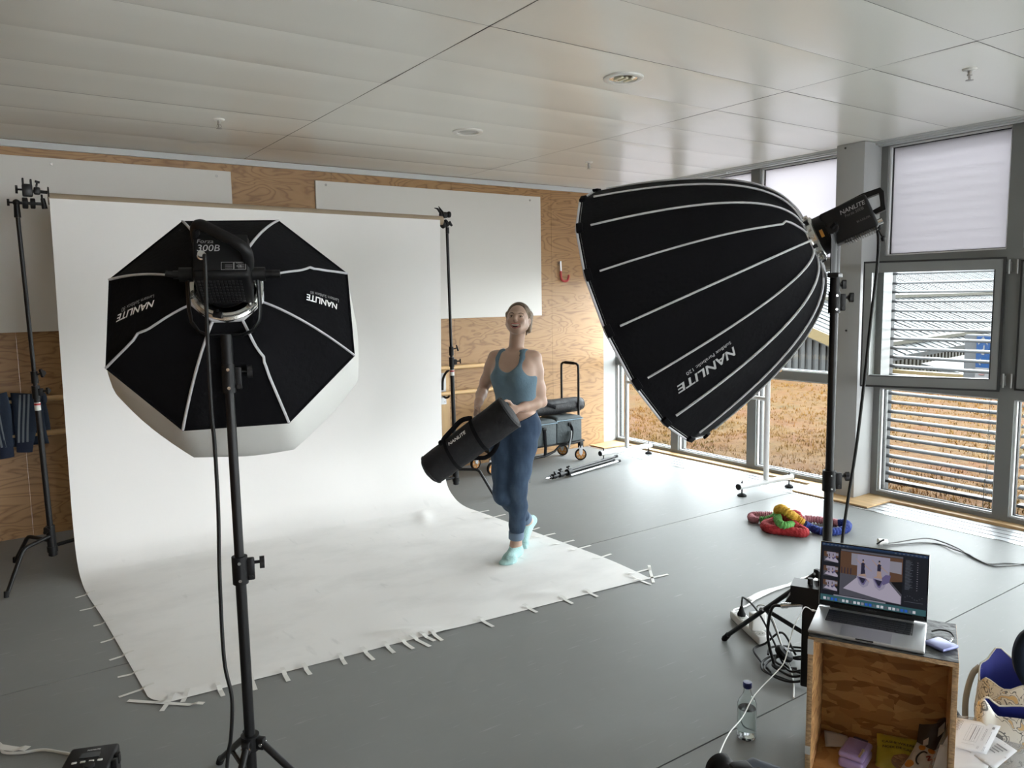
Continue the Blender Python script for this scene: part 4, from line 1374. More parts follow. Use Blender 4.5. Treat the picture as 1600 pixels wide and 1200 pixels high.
cb = [(2.898, 1.684, 1.945), (2.905, 1.677, 1.90), (2.905, 1.679, 1.783), (2.887, 1.684, 1.610), (2.854, 1.686, 1.335), (2.821, 1.690, 1.083), (2.791, 1.699, 0.879), (2.771, 1.706, 0.711), (2.764, 1.708, 0.567), (2.765, 1.708, 0.38), (2.80, 1.70, 0.15), (2.86, 1.75, 0.012), (2.95, 1.90, 0.007)]
tag(MB().tube(catmull(cb, 8), 0.0062, 8).build('power_cable', M_CABLE, loc=(2.86, 1.69, 0)), 'black cable hanging from the rear of the parabolic light', 'cable')
# ================================================================== wall and ceiling fittings
m_board = mat('white_wall_board', (0.60, 0.59, 0.555), 0.45)
m_screw = mat('screw_head', (0.35, 0.34, 0.32), 0.4, 0.6)
def wall_board(x0, x1, z0, z1, label, screws):
    o = MB().bx(x0, x1, YB - 0.020, YB - 0.001, z0, z1, 0.0015).build('wall_board', m_board, loc=((x0 + x1) / 2, YB - 0.01, z0), smooth=False)
    tag(o, label, 'board', 'white boards on the plywood wall')
    for sx_, sz_ in screws:
        MB().lathe([(0, 0.003), (0.010, 0.003), (0.011, 0.0), (0.011, -0.001)], (sx_, YB - 0.0205, sz_), (0, -1, 0), 12).build('screw', m_screw, o)
wall_board(-0.64, 1.812, 1.507, 2.752, 'left white board on the plywood wall behind the paper tube', ((1.70, 2.71), (0.55, 2.71), (-0.5, 2.71)))
wall_board(2.524, 4.966, 1.497, 2.732, 'right white board on the plywood wall reaching past the backdrop stand', ((2.62, 2.70), (4.83, 2.69), (4.82, 1.54)))
# ballet barre along the back wall
bar = thing('wall_barre', 'two rail wooden ballet barre on steel wall brackets', 'barre', (2.2, 6.5, 0.77))
m_bw = mat('barre_wood', (0.56, 0.37, 0.18), 0.4, nz=(2, 0.1, (1, 20, 20)))
for z_ in (1.025, 0.775):
    MB().cyl((-1.9, 6.48, z_), (4.62, 6.48, z_), 0.021, n=18).build('rail', m_bw, bar)
m_bst = mat('bracket_steel', (0.42, 0.42, 0.42), 0.4, 0.7)
for x_ in (-1.2, 0.95, 2.35, 3.745):
    mb = MB().bx(x_ - 0.03, x_ + 0.03, YB - 0.012, YB - 0.001, 0.655, 0.965)
    b_ = mb.build('wall_plate', m_bst, bar, smooth=False)
    mb = MB()
    mb.tube(catmull([(x_ - 0.01, 6.588, 0.80), (x_ - 0.01, 6.575, 0.90), (x_, 6.54, 0.965), (x_, 6.48, 1.0)], 5), 0.012, 8)
    mb.build('bracket_arm', M_BLACKM, bar)
    MB().tube(catmull([(x_, 6.588, 0.74), (x_, 6.55, 0.725), (x_, 6.50, 0.735), (x_, 6.48, 0.752)], 5), 0.011, 8).build('bracket_arm', M_BLACKM, bar)
    for z_ in (0.68, 0.94):
        MB().cyl((x_ + 0.014, YB - 0.012, z_), (x_ + 0.014, YB - 0.018, z_), 0.006, n=8).build('bolt', M_CHROME, b_)
    if x_ > 3:
        MB().bx(x_ - 0.02, x_ + 0.075, YB - 0.001, YB + 0.001, 0.0, 1.0).build('batten', mp_, bar, smooth=False)
# hook
hk = thing('wall_hook', 'red dipped steel hook screwed to the plywood wall', 'hook', (5.22, 6.57, 1.98))
MB().cyl((5.217, 6.572, 2.07), (5.222, 6.572, 1.96), 0.011, n=12).build('shank', M_ALU, hk)
MB().cyl((5.217, 6.60, 2.05), (5.217, 6.565, 2.05), 0.010, n=10).build('fixing', M_ALU, hk)
MB().tube(catmull([(5.222, 6.572, 1.965), (5.224, 6.572, 1.90), (5.240, 6.571, 1.868), (5.275, 6.570, 1.856), (5.312, 6.570, 1.866), (5.327, 6.570, 1.90), (5.328, 6.570, 1.925)], 5), 0.0125, 10).build('hook_end', mat('red_plastic_dip', (0.38, 0.02, 0.02), 0.4), hk)
# track suit hanging over the barre
js = thing('track_jacket', 'navy track top with three pale sleeve stripes hung on the barre', 'jacket', (0.2, 6.44, 0.65))
m_navy = mat('navy_jersey', (0.010, 0.022, 0.045), 0.8, bump=(25, 0.3))
m_navc = mat('navy_cuff', (0.008, 0.016, 0.040), 0.85)
m_strp = mat('pale_stripe', (0.17, 0.20, 0.23), 0.8)
def sleeve(path, r0, r1, cuff_len, stripes=True):
    P_ = catmull(path, 8)
    n_ = len(P_)
    rr_ = [r0 + (r1 - r0) * i / (n_ - 1) for i in range(n_)]
    o = MB().tube(P_, rr_, 20, flat=(0.42, 1.0)).build('sleeve', m_navy, js)
    d = (P_[-1] - P_[-3]).normalized()
    c = MB().tube([P_[-1] - d * 0.01, P_[-1] + d * cuff_len], [r1 * 0.97, r1 * 0.86], 20, flat=(0.5, 1.0)).build('cuff', m_navc, js)
    if stripes:
        for k in (-1, 0, 1):
            pts = []
            for i, p in enumerate(P_):
                off_ = -0.22 * rr_[i] + k * 0.026
                dep_ = 0.43 * rr_[i] * math.sqrt(max(0.05, 1 - (off_ / rr_[i]) ** 2)) + 0.003
                pts.append(p + V((off_, -dep_, 0)))
            MB().tube(pts, 0.0075, 6, flat=(0.25, 1)).build('stripe', m_strp, o)
sleeve([(0.275, 6.44, 1.075), (0.262, 6.43, 0.98), (0.246, 6.43, 0.86), (0.232, 6.43, 0.735)], 0.105, 0.056, 0.075)
sleeve([(0.06, 6.43, 1.08), (0.085, 6.42, 0.96), (0.095, 6.42, 0.84), (0.105, 6.42, 0.715)], 0.10, 0.058, 0.08)
def drape(u, v):
    a = -1.15 + 2.6 * v
    yy, zz_ = 6.48 - 0.040 * math.cos(a * 0.6) * (1 if a > -9 else 0), 0
    if v < 0.45:
        z_ = 0.70 + (1.045 - 0.70) * (v / 0.45)
        y_ = 6.455 + 0.01 * math.sin(u * 9 + v * 3)
    elif v < 0.6:
        q_ = (v - 0.45) / 0.15
        y_, z_ = 6.455 + 0.06 * q_, 1.045 + 0.010 * math.sin(PI * q_)
    else:
        q_ = (v - 0.6) / 0.4
        y_, z_ = 6.515 + 0.01 * math.sin(u * 8), 1.045 - 0.30 * q_
    return (-0.42 + 0.80 * u - 0.02 * math.sin(v * 5), y_, z_)
MB().grid(drape, 26, 24, thick=0.012).build('body_panel', m_navy, js, ang=180)
MB().ball((0.362, 6.46, 1.03), (0.03, 0.05, 0.05)).build('collar_fold', m_navy, js)
# ceiling fittings
m_lamp = mat('lamp_white', (0.78, 0.77, 0.73), 0.35)
m_reflect = mat('lamp_reflector', (0.72, 0.71, 0.68), 0.15, 0.9)
def downlight(x, y, label, lit):
    t = thing('ceiling_light', label, 'light', (x, y, H), 'round ceiling lights')
    R_ = 0.108
    MB().lathe([(R_, 0.001), (R_, -0.008), (R_ - 0.008, -0.012), (R_ - 0.030, -0.010), (R_ - 0.034, -0.002), (R_ - 0.034, 0.0)], (x, y, H), (0, 0, 1), 40).build('rim', m_lamp, t)
    MB().lathe([(R_ - 0.033, -0.004), (R_ - 0.05, -0.0005), (0.0, 0.0)], (x, y, H - 0.001), (0, 0, 1), 32).build('reflector', m_reflect, t)
    if lit:
        for i, dx in enumerate((-0.035, 0.0, 0.035)):
            MB().bx(x + dx - 0.010, x + dx + 0.010, y - 0.032, y + 0.032, H - 0.014, H - 0.003, 0.003).build('lamp_tube', mat('pale_lamp_tube', (0.80, 0.74, 0.55), 0.4), t)
    else:
        MB().lathe([(0.0, -0.006), (0.045, -0.006), (0.055, -0.003), (0.056, 0.0)], (x, y, H), (0, 0, 1), 28).build('lens', mat('lamp_lens_grey', (0.45, 0.45, 0.43), 0.3), t)
downlight(2.966, 3.177, 'nearer round ceiling light with visible lamp tubes', True)
downlight(2.951, 4.745, 'further round ceiling light towards the plywood wall', False)
def sprinkler(x, y, label):
    t = thing('sprinkler', label, 'sprinkler', (x, y, H), 'ceiling sprinklers')
    MB().lathe([(0.036, 0.001), (0.036, -0.004), (0.030, -0.010), (0.012, -0.012), (0.012, -0.0)], (x, y, H), (0, 0, 1), 24).build('rosette', m_lamp, t)
    MB().lathe([(0.010, -0.010), (0.010, -0.028), (0.013, -0.030), (0.013, -0.036), (0.006, -0.038), (0.006, -0.052), (0, -0.052)], (x, y, H), (0, 0, 1), 14).build('stem', m_screw, t)
    for s_ in (-1, 1):
        MB().tube([(x + 0.010 * s_, y, H - 0.036), (x + 0.014 * s_, y, H - 0.046), (x + 0.004 * s_, y, H - 0.058)], 0.0025, 6).build('arm', m_screw, t)
    MB().lathe([(0, -0.058), (0.019, -0.059), (0.019, -0.061), (0, -0.062)], (x, y, H), (0, 0, 1), 16).build('deflector', m_screw, t)
sprinkler(4.44, 2.09, 'ceiling sprinkler nearest the right-hand windows')
sprinkler(1.385, 5.23, 'ceiling sprinkler above the octagonal softbox by the left wall board')
sprinkler(4.52, 5.28, 'ceiling sprinkler above the parabolic softbox near the far corner')

# ================================================================== trolley in the far corner
m_grey = mat('grey_case_fabric', (0.055, 0.068, 0.072), 0.75, bump=(40, 0.2))
m_trimb = mat('pale_blue_trim', (0.16, 0.24, 0.30), 0.6)
m_org = mat('orange_hub', (0.62, 0.27, 0.06), 0.45)
tr = thing('equipment_trolley', 'low black folding trolley with orange wheels and a tall pull handle', 'trolley', (4.6, 6.2, 0))
def wheel(x, y, r, yawd):
    d = V((math.cos(rad(yawd)), math.sin(rad(yawd)), 0))
    c = V((x, y, r))
    MBo = MB().lathe([(r * 0.80, -0.014), (r * 0.97, -0.012), (r, -0.006), (r, 0.006), (r * 0.97, 0.012), (r * 0.80, 0.014)], c, d, 28)
    w_ = MBo.build('wheel', M_RUB, tr)
    mb = MB().lathe([(0, -0.008), (r * 0.3, -0.011), (r * 0.78, -0.009), (r * 0.82, -0.005), (r * 0.82, 0.005), (r * 0.78, 0.009), (r * 0.3, 0.011), (0, 0.008)], c, d, 28)
    mb.build('hub', m_org, w_)
    u, v_, _ = frame_of(d)
    for k in range(6):
        a = k * PI / 3
        p = c + (u * math.cos(a) + v_ * math.sin(a)) * r * 0.55
        MB().cyl(p - d * 0.0125, p + d * 0.0125, r * 0.13, n=10).build('hub_hole', mat('pale_hole', (0.55, 0.48, 0.36), 0.6), w_)
    f = MB().box(c + V((0, 0, r * 0.75)) + d * 0.02, (0.006, r * 0.55, r * 1.3), mat3(d, V((-d.y, d.x, 0)), V((0, 0, 1)))).box(c + V((0, 0, r * 0.75)) - d * 0.02, (0.006, r * 0.55, r * 1.3), mat3(d, V((-d.y, d.x, 0)), V((0, 0, 1))))
    f.cyl(c - d * 0.028, c + d * 0.028, 0.008, n=10).cyl(c + V((0, 0, r * 1.35)), c + V((0, 0, r * 1.9)), 0.016, n=12).box(c + V((0, 0, r * 1.4)), (0.05, r * 0.6, 0.012), mat3(d, V((-d.y, d.x, 0)), V((0, 0, 1))))
    f.build('fork', M_ALU, tr)
wheel(5.065, 6.075, 0.062, 62)
wheel(5.075, 6.385, 0.060, 35)
wheel(3.98, 6.10, 0.062, -80)
wheel(3.98, 6.40, 0.062, -80)
for y_ in (6.075, 6.385):
    MB().tube([(4.28, y_, 0.10), (4.60, y_, 0.105), (4.72, y_, 0.135), (4.79, y_, 0.185), (5.09, y_, 0.200)], 0.013, 10).build('side_rail', M_BLACKM, tr)
    MB().tube([(4.28, y_, 0.10), (4.16, y_, 0.12), (4.08, y_, 0.185), (3.95, y_, 0.20)], 0.013, 10).build('side_rail', M_BLACKM, tr)
MB().bx(4.0, 5.115, 6.07, 6.44, 0.195, 0.212).build('platform', M_BLACK, tr, smooth=False)
for y_ in (6.075, 6.385):
    MB().box((5.065, y_, 0.165), (0.045, 0.045, 0.06), None, 0.006).build('caster_block', M_BLACK, tr)
MB().tube(catmull([(5.10, 6.145, 0.20), (5.10, 6.145, 0.60), (5.10, 6.145, 0.945), (5.10, 6.16, 0.985), (5.10, 6.20, 1.0), (5.10, 6.37, 1.0), (5.10, 6.41, 0.985), (5.10, 6.425, 0.945), (5.10, 6.425, 0.6), (5.10, 6.425, 0.20)], 4), 0.012, 12).build('pull_handle', M_BLACKM, tr)
MB().cyl((5.10, 6.21, 1.0), (5.10, 6.36, 1.0), 0.016, n=12).build('grip', M_RUB, tr)
def soft_case(x0, x1, y0, y1, z0, z1, label):
    t = thing('storage_case', label, 'case', ((x0 + x1) / 2, (y0 + y1) / 2, z0), 'grey cases on the trolley')
    MB().bx(x0, x1, y0, y1, z0, z1 - 0.03, 0.014).build('case_body', m_grey, t)
    def lid(u, v):
        e_ = min(1, min(u, 1 - u) * 10, min(v, 1 - v) * 8)
        return (x0 - 0.004 + (x1 - x0 + 0.008) * u, y0 - 0.004 + (y1 - y0 + 0.008) * v, z1 - 0.022 + 0.024 * math.sqrt(max(0, e_)) + 0.006 * mnoise.noise(V((u * 4, v * 4, x0))) * e_)
    mb = MB().grid(lid, 18, 18)
    mb.bx(x0 - 0.004, x1 + 0.004, y0 - 0.004, y1 + 0.004, z1 - 0.036, z1 - 0.021)
    mb.build('lid', m_grey, t, ang=50)
    MB().tube([(x0 - 0.006, y0 - 0.006, z1 - 0.033), (x1 + 0.006, y0 - 0.006, z1 - 0.033), (x1 + 0.006, y1, z1 - 0.033)], 0.005, 6).build('trim_piping', m_trimb, t)
    return t
cR = soft_case(4.745, 5.075, 6.062, 6.34, 0.213, 0.475, 'right grey fabric case on the trolley with a shoulder pad strap')
cL = soft_case(4.405, 4.735, 6.052, 6.34, 0.213, 0.463, 'left grey fabric case on the trolley with a black closing strap')
cL2 = soft_case(4.065, 4.395, 6.052, 6.34, 0.213, 0.460, 'grey fabric case on the trolley half hidden behind the woman')
MB().tube(catmull([(4.905, 6.05, 0.40), (4.925, 6.04, 0.345), (4.915, 6.035, 0.27), (4.88, 6.035, 0.205)], 6), 0.012, 8, flat=(0.35, 1.2)).build('strap', M_FAB, cR)
MB().tube(catmull([(4.905, 6.03, 0.335), (4.893, 6.02, 0.27), (4.875, 6.02, 0.205), (4.862, 6.022, 0.15)], 6), [0.018] + [0.027] * 16 + [0.020] * 2, 10, flat=(0.35, 1.2)).build('shoulder_pad', mat('pad_grey', (0.10, 0.105, 0.105), 0.8), cR)
MB().box((4.905, 6.052, 0.40), (0.035, 0.012, 0.04), None, 0.004).build('buckle', M_BLACK, cR)
MB().tube([(4.575, 6.045, 0.38), (4.58, 6.035, 0.20), (4.585, 6.052, 0.115)], 0.020, 8, flat=(0.25, 1.0)).build('strap', M_FAB, cL)
MB().box((4.575, 6.042, 0.385), (0.045, 0.014, 0.035), None, 0.004).build('buckle', M_BLACK, cL)
tb = thing('equipment_bag', 'long black padded bag lying across the cases on the trolley', 'bag', (4.7, 6.24, 0.47))
def bagf(u, v):
    a = 2 * PI * u
    x_ = 4.10 + 1.11 * v
    e_ = min(1, v * 12, (1 - v) * 12)
    r = 0.086 * (0.72 + 0.28 * math.sqrt(max(0, e_ * (2 - e_)))) + 0.006 * mnoise.noise(V((v * 7, math.cos(a) * 1.5, math.sin(a) * 1.5)))
    return (x_, 6.235 + r * 0.95 * math.cos(a), 0.565 + r * math.sin(a) * 0.92 - 0.0)
mb = MB().grid(bagf, 24, 36, closed_u=True)
mb.ball((5.205, 6.235, 0.565), (0.02, 0.066, 0.064)).ball((4.105, 6.235, 0.565), (0.02, 0.066, 0.064))
mb.build('bag_body', mat('black_nylon', (0.006, 0.006, 0.008), 0.6, bump=(14, 0.5)), tb, ang=70)
MB().tube(catmull([(4.42, 6.15, 0.60), (4.52, 6.12, 0.60), (4.62, 6.13, 0.625), (4.72, 6.14, 0.60), (4.80, 6.15, 0.57)], 6), 0.018, 8, flat=(0.35, 1)).build('carry_strap', M_FAB, tb)
MB().tube([(4.30, 6.14, 0.60), (4.95, 6.14, 0.605)], 0.004, 6).build('zip', M_BLACK, tb)

# folded light stand on the floor
fs_ = thing('folded_light_stand', 'folded black light stand lying on the floor by the trolley', 'stand', (4.7, 5.6, 0))
a, b = V((4.17, 5.50, 0.045)), V((5.26, 5.74, 0.045))
d = (b - a).normalized()
s_ = V((-d.y, d.x, 0))
MB().cyl(a + d * 0.0, a + d * 0.10, 0.008, n=10).build('spigot', M_CHROME, fs_)
MB().cyl(a + d * 0.06, b - d * 0.08, 0.015, n=14).build('tube', M_BLACKM, fs_)
m_silver = mat('silver_leg', (0.40, 0.41, 0.42), 0.3, 0.8)  # one leg is silver, the other two black
for k, (o1_, o2_, z1_) in enumerate(((0.026, 0.030, 0.030), (-0.026, -0.030, 0.030), (0.0, 0.0, 0.075))):
    p0_, p1_ = a + d * 0.33 + s_ * o1_, b + s_ * o2_ * 1.2
    p0_.z = z1_ - 0.012
    p1_.z = z1_ - 0.004 if k < 2 else 0.070
    lg = MB().cyl(p0_, p1_, 0.0115, n=12).build('leg', m_silver if k == 1 else M_BLACKM, fs_)
    MB().cyl(p1_ - d * 0.03, p1_ + d * 0.008, 0.0145, n=12).build('foot_cap', M_RUB, lg)
for t_, r_ in ((0.12, 0.024), (0.22, 0.026), (0.34, 0.032)):
    p = a + d * t_
    c_ = MB().cyl(p - d * 0.028, p + d * 0.028, r_, n=14).build('collar', M_BLACK, fs_)
    mb = MB()
    tknob(mb, p + V((0, 0, r_ * 0.8)), (s_ * (0.5 if t_ > 0.2 else -0.9) + V((0, 0, 0.8))), 0.02, 0.006, 0.04, 0.014)
    mb.build('knob', m_knob, c_)

# free-standing barre by the window
fb = thing('portable_barre', 'white free-standing metal ballet barre in front of the far windows', 'barre', (5.5, 5.0, 0))
m_wmet = mat('white_tube_metal', (0.66, 0.67, 0.67), 0.35, 0.1)
for (x0, y0), (x1, y1), (ux, uy), zt in (((5.168, 5.885), (5.883, 5.868), (5.53, 5.876), 1.06), ((5.143, 4.116), (5.797, 4.061), (5.468, 4.089), 1.06)):
    b_ = MB().cyl((x0, y0, 0.085), (x1, y1, 0.085), 0.024, n=18).build('foot_tube', m_wmet, fb)
    for (px_, py_), sg_ in (((x0, y0), 1), ((x1, y1), -1)):
        MB().cyl((px_ - 0.006 * sg_, py_, 0.085), (px_ + 0.004 * sg_, py_, 0.085), 0.026, n=18).build('end_cap', M_BLACK, b_)
        xx = px_ + 0.045 * sg_
        MB().lathe([(0, 0.001), (0.038, 0.001), (0.038, 0.010), (0.024, 0.020), (0.010, 0.026), (0, 0.026)], (xx, py_, 0), (0, 0, 1), 20).build('levelling_foot', M_RUB, b_)
        MB().cyl((xx, py_, 0.02), (xx, py_, 0.135), 0.006, n=8).build('threaded_rod', M_BLACKM, b_)
    MB().cyl((ux, uy, 0.09), (ux, uy, zt), 0.0225, n=18).build('upright', m_wmet, fb)
for z_, r_, m_ in ((0.80, 0.018, m_wmet), (1.06, 0.022, m_bw)):
    MB().cyl((5.53, 5.876 + (0.12 if z_ > 1 else 0), z_), (5.468, 4.089 - (0.12 if z_ > 1 else 0), z_), r_, n=16).build('rail', m_, fb)

# ================================================================== floor things
# gathered fabric rope
rope = thing('fabric_rope', 'tangled ring of gathered cloth rope in pink green red yellow and blue', 'rope', (4.75, 3.3, 0))
def rope_seg(name, pts, r, col, seed, ruff=1.0):
    P_ = catmull([(x, y, max(z - 0.008, r * 0.95)) for x, y, z in pts], 14)
    n_ = len(P_)
    rq = random.Random(seed)
    rr_ = []
    for i in range(n_):
        e_ = min(1, i / 3 + 0.35, (n_ - 1 - i) / 3 + 0.35)
        rr_.append(r * e_ * (1 + ruff * (0.13 * math.sin(i * 1.55 + rq.uniform(-.5, .5)) + rq.uniform(-0.06, 0.06))))
    MB().tube(P_, rr_, 12).build(name, mat(name + '_cloth', col, 0.85, bump=(90, 0.5)), rope, ang=80)
rope_seg('pink_section', [(4.652, 3.530, 0.035), (4.632, 3.569, 0.035), (4.666, 3.615, 0.035), (4.714, 3.633, 0.035), (4.767, 3.608, 0.035), (4.809, 3.575, 0.035), (4.843, 3.536, 0.035), (4.885, 3.46, 0.035), (4.913, 3.355, 0.035), (4.966, 3.313, 0.035), (5.003, 3.249, 0.035), (5.023, 3.175, 0.035), (5.023, 3.129, 0.035)], 0.026, (0.42, 0.17, 0.20), 1)
rope_seg('blue_section', [(5.018, 3.126, 0.035), (5.047, 3.105, 0.040), (5.023, 3.056, 0.040), (4.943, 3.017, 0.038), (4.871, 3.021, 0.035), (4.793, 3.055, 0.035), (4.766, 3.104, 0.035), (4.767, 3.179, 0.040), (4.724, 3.208, 0.070)], 0.027, (0.010, 0.030, 0.19), 2)
rope_seg('yellow_section', [(4.724, 3.205, 0.070), (4.700, 3.245, 0.100), (4.651, 3.270, 0.140), (4.639, 3.322, 0.165), (4.660, 3.369, 0.150), (4.678, 3.390, 0.12)], 0.031, (0.50, 0.29, 0.025), 3)
rope_seg('red_section', [(4.678, 3.385, 0.120), (4.697, 3.338, 0.090), (4.658, 3.250, 0.070), (4.665, 3.195, 0.045), (4.648, 3.147, 0.035), (4.609, 3.156, 0.035), (4.564, 3.240, 0.035), (4.521, 3.328, 0.035), (4.544, 3.397, 0.035), (4.605, 3.428, 0.035), (4.68, 3.43, 0.04), (4.80, 3.43, 0.06), (4.879, 3.382, 0.07), (4.859, 3.337, 0.04)], 0.033, (0.30, 0.012, 0.016), 4, 0.4)
rope_seg('green_section', [(4.652, 3.530, 0.035), (4.682, 3.492, 0.040), (4.720, 3.458, 0.060), (4.722, 3.417, 0.10), (4.606, 3.338, 0.095), (4.547, 3.270, 0.085), (4.574, 3.237, 0.075), (4.660, 3.247, 0.07)], 0.027, (0.10, 0.30, 0.07), 5)

# long floor cable with its white connector
fc = thing('extension_lead', 'thin grey lead with a white connector running across the floor to the right', 'cable', (4.88, 2.72, 0))
m_gcab = mat('grey_cable', (0.16, 0.16, 0.16), 0.55)
for pts in ([(4.883, 2.719, 0.010), (4.988, 2.680, 0.008), (5.114, 2.616, 0.022), (5.207, 2.570, 0.02), (5.229, 2.483, 0.010), (5.185, 2.367, 0.006), (5.111, 2.266, 0.004), (5.058, 2.185, 0.004), (5.044, 2.122, 0.004), (5.132, 2.069, 0.004), (5.199, 1.988, 0.004), (5.295, 1.886, 0.004), (5.40, 1.70, 0.004)], [(4.865, 2.70, 0.010), (4.972, 2.649, 0.006), (5.127, 2.580, 0.005), (5.186, 2.483, 0.005), (5.133, 2.375, 0.012), (5.114, 2.279, 0.010), (5.067, 2.208, 0.008), (5.023, 2.095, 0.005), (5.099, 2.037, 0.005), (5.226, 1.982, 0.005), (5.332, 1.900, 0.005), (5.44, 1.72, 0.005)]):
    MB().tube(catmull(pts, 8), 0.0042, 7).build('lead', m_gcab, fc)
MB().cyl((4.865, 2.735, 0.024), (4.915, 2.700, 0.024), 0.022, 0.016, n=18).build('connector', M_WHITEP, fc)
MB().tube(catmull([(4.86, 2.74, 0.008), (4.85, 2.715, 0.03), (4.868, 2.700, 0.046), (4.885, 2.715, 0.03)], 5), 0.005, 6).build('retaining_loop', M_CABLE, fc)

# power strip, plugs and the cables round the right-hand stand
sa, sb = V((3.170, 2.545, 0)), V((3.025, 2.250, 0))
sd = (sb - sa).normalized()
ss = V((-sd.y, sd.x, 0))
ps_ = thing('power_strip', 'white multi socket power strip on the floor by the stand leg', 'power strip', tuple((sa + sb) / 2))
mid = (sa + sb) / 2
Ms = mat3(sd, ss, V((0, 0, 1)))
MB().box(mid + V((0, 0, 0.021)), ((sb - sa).length, 0.062, 0.040), Ms, 0.007, 3).build('strip_body', M_WHITEP, ps_)
for k in range(6):
    p = sa.lerp(sb, 0.13 + 0.15 * k) + V((0, 0, 0.0412))
    MB().lathe([(0.020, 0.0), (0.022, 0.0012), (0.024, 0.0)], p, (0, 0, 1), 20).lathe([(0.0, 0.0002), (0.020, 0.0002)], p, (0, 0, 1), 20).build('socket', mat('socket_grey', (0.40, 0.40, 0.38), 0.5), ps_)
    for q_ in (-1, 1):
        MB().cyl(p + ss * 0.008 * q_, p + ss * 0.008 * q_ + V((0, 0, 0.0008)), 0.0026, n=8).build('socket_hole', M_BLACK, ps_)
sc_ = MB().tube(catmull([sa + V((0.0, 0, 0.02)), (3.23, 2.60, 0.010), (3.33, 2.60, 0.006), (3.44, 2.63, 0.006), (3.58, 2.66, 0.006), (3.70, 2.645, 0.006), (3.85, 2.665, 0.006), (4.0, 2.66, 0.006), (4.18, 2.633, 0.006), (4.4, 2.60, 0.006)], 8), 0.0045, 8)
sc_.build('cord', M_WCABLE, ps_)
ft = thing('cable_tape', 'crumpled white tape band holding the power strip cord to the floor', 'tape', (3.9, 2.67, 0))
def ctape(u, v):
    x_, y_ = 3.40 + 0.95 * v, 2.645 + 0.03 * math.sin(v * 6) - 0.05 * v
    z_ = 0.003 + 0.010 * math.exp(-((u - 0.5) / 0.2) ** 2) + 0.004 * (0.5 + 0.5 * mnoise.noise(V((v * 18, u * 3, 0))))
    return (x_, y_ + (u - 0.5) * (0.040 + 0.014 * math.sin(v * 13)), z_)
MB().grid(ctape, 6, 50, thick=0.0006).build('tape_band', mat('bright_white_tape', (0.75, 0.75, 0.74), 0.5), ft, ang=180)
# black plug with its cable
pl = thing('mains_plug', 'black mains plug in the far socket of the power strip with an arching cable', 'plug', tuple(sa.lerp(sb, 0.22)))
p = sa.lerp(sb, 0.22) + V((0, 0, 0.042))
MB().lathe([(0, 0.0), (0.021, 0.0), (0.021, 0.010), (0.015, 0.022), (0.011, 0.036), (0.007, 0.050), (0, 0.052)], p, (0, 0, 1), 18).build('plug_body', M_RUB, pl)
MB().tube(catmull([p + V((0, 0, 0.045)), p + V((0.004, 0, 0.085)), (3.09, 2.43, 0.165), (3.02, 2.32, 0.18), (2.965, 2.22, 0.155), (2.92, 2.12, 0.09), (2.89, 2.05, 0.03), (2.90, 1.98, 0.01), (2.96, 1.90, 0.008), (3.05, 1.92, 0.008)], 8), 0.0048, 8).build('cable', M_CABLE, pl)
# white charger brick
ch = thing('charger_brick', 'white charger block standing in the near socket of the power strip', 'charger', tuple(sa.lerp(sb, 0.74)))
c_ = sa.lerp(sb, 0.76)
MB().box(c_ + V((0, 0, 0.088)), (0.040, 0.078, 0.090), Ms, 0.009, 3).build('charger_body', M_WHITEP, ch)
MB().box(c_ + V((0, 0, 0.046)), (0.030, 0.034, 0.012), Ms, 0.003).build('plug_end', M_WHITEP, ch)
MB().tube(catmull([c_ + V((0, 0, 0.130)), c_ + V((0.0, 0.0, 0.165)), (3.02, 2.25, 0.20), (2.965, 2.18, 0.20), (2.93, 2.12, 0.16), (2.91, 2.06, 0.07), (2.88, 2.0, 0.012), (2.80, 1.93, 0.006), (2.70, 1.86, 0.006)], 8), 0.0036, 8).build('charger_cable', M_WCABLE, ch)
MB().tube(catmull([c_ + ss * 0.012 + V((0, 0, 0.130)), c_ + ss * 0.012 + V((0, 0, 0.150)), (3.03, 2.27, 0.175), (2.985, 2.19, 0.165), (2.96, 2.10, 0.05), (2.93, 2.04, 0.008)], 8), 0.003, 8).build('thin_cable', M_CABLE, ch)
# coils of black cable with an inline foot switch
co_ = thing('coiled_cable', 'loose coils of black cable on the floor beside the crate', 'cable', (2.95, 2.0, 0))
rq = random.Random(5)
pts = []
for k in range(60):
    a = k * 2 * PI / 14 + 0.6
    r = 0.115 + 0.030 * math.sin(k * 0.37) + rq.uniform(-.006, .006)
    pts.append((2.905 + r * 1.05 * math.cos(a) + 0.012 * math.sin(k * 0.2), 2.005 + r * 0.92 * math.sin(a), 0.007 + 0.0115 * (k / 14) + 0.012 * abs(math.sin(k * 0.9))))
MB().tube(catmull(pts, 4), 0.0052, 8).build('coil', M_CABLE, co_)
MB().tube(catmull([(3.0, 2.06, 0.03), (3.02, 2.15, 0.10), (2.99, 2.22, 0.03), (2.93, 2.24, 0.010), (2.86, 2.15, 0.010), (2.80, 2.05, 0.012)], 8), 0.0052, 8).build('loop', M_CABLE, co_)
sw = thing('foot_switch', 'round black floor switch lying on the coiled cable', 'switch', (2.905, 2.055, 0.03))
MB().lathe([(0, -0.014), (0.040, -0.014), (0.044, -0.008), (0.044, 0.004), (0.036, 0.014), (0.016, 0.018), (0, 0.018)], (2.905, 2.055, 0.068), (0.3, -0.5, 0.8), 24).build('switch_body', M_RUB, sw)
MB().lathe([(0, 0.018), (0.014, 0.018), (0.015, 0.022), (0, 0.024)], (2.905, 2.055, 0.068), (0.3, -0.5, 0.8), 16).build('button', M_BLACK, sw)
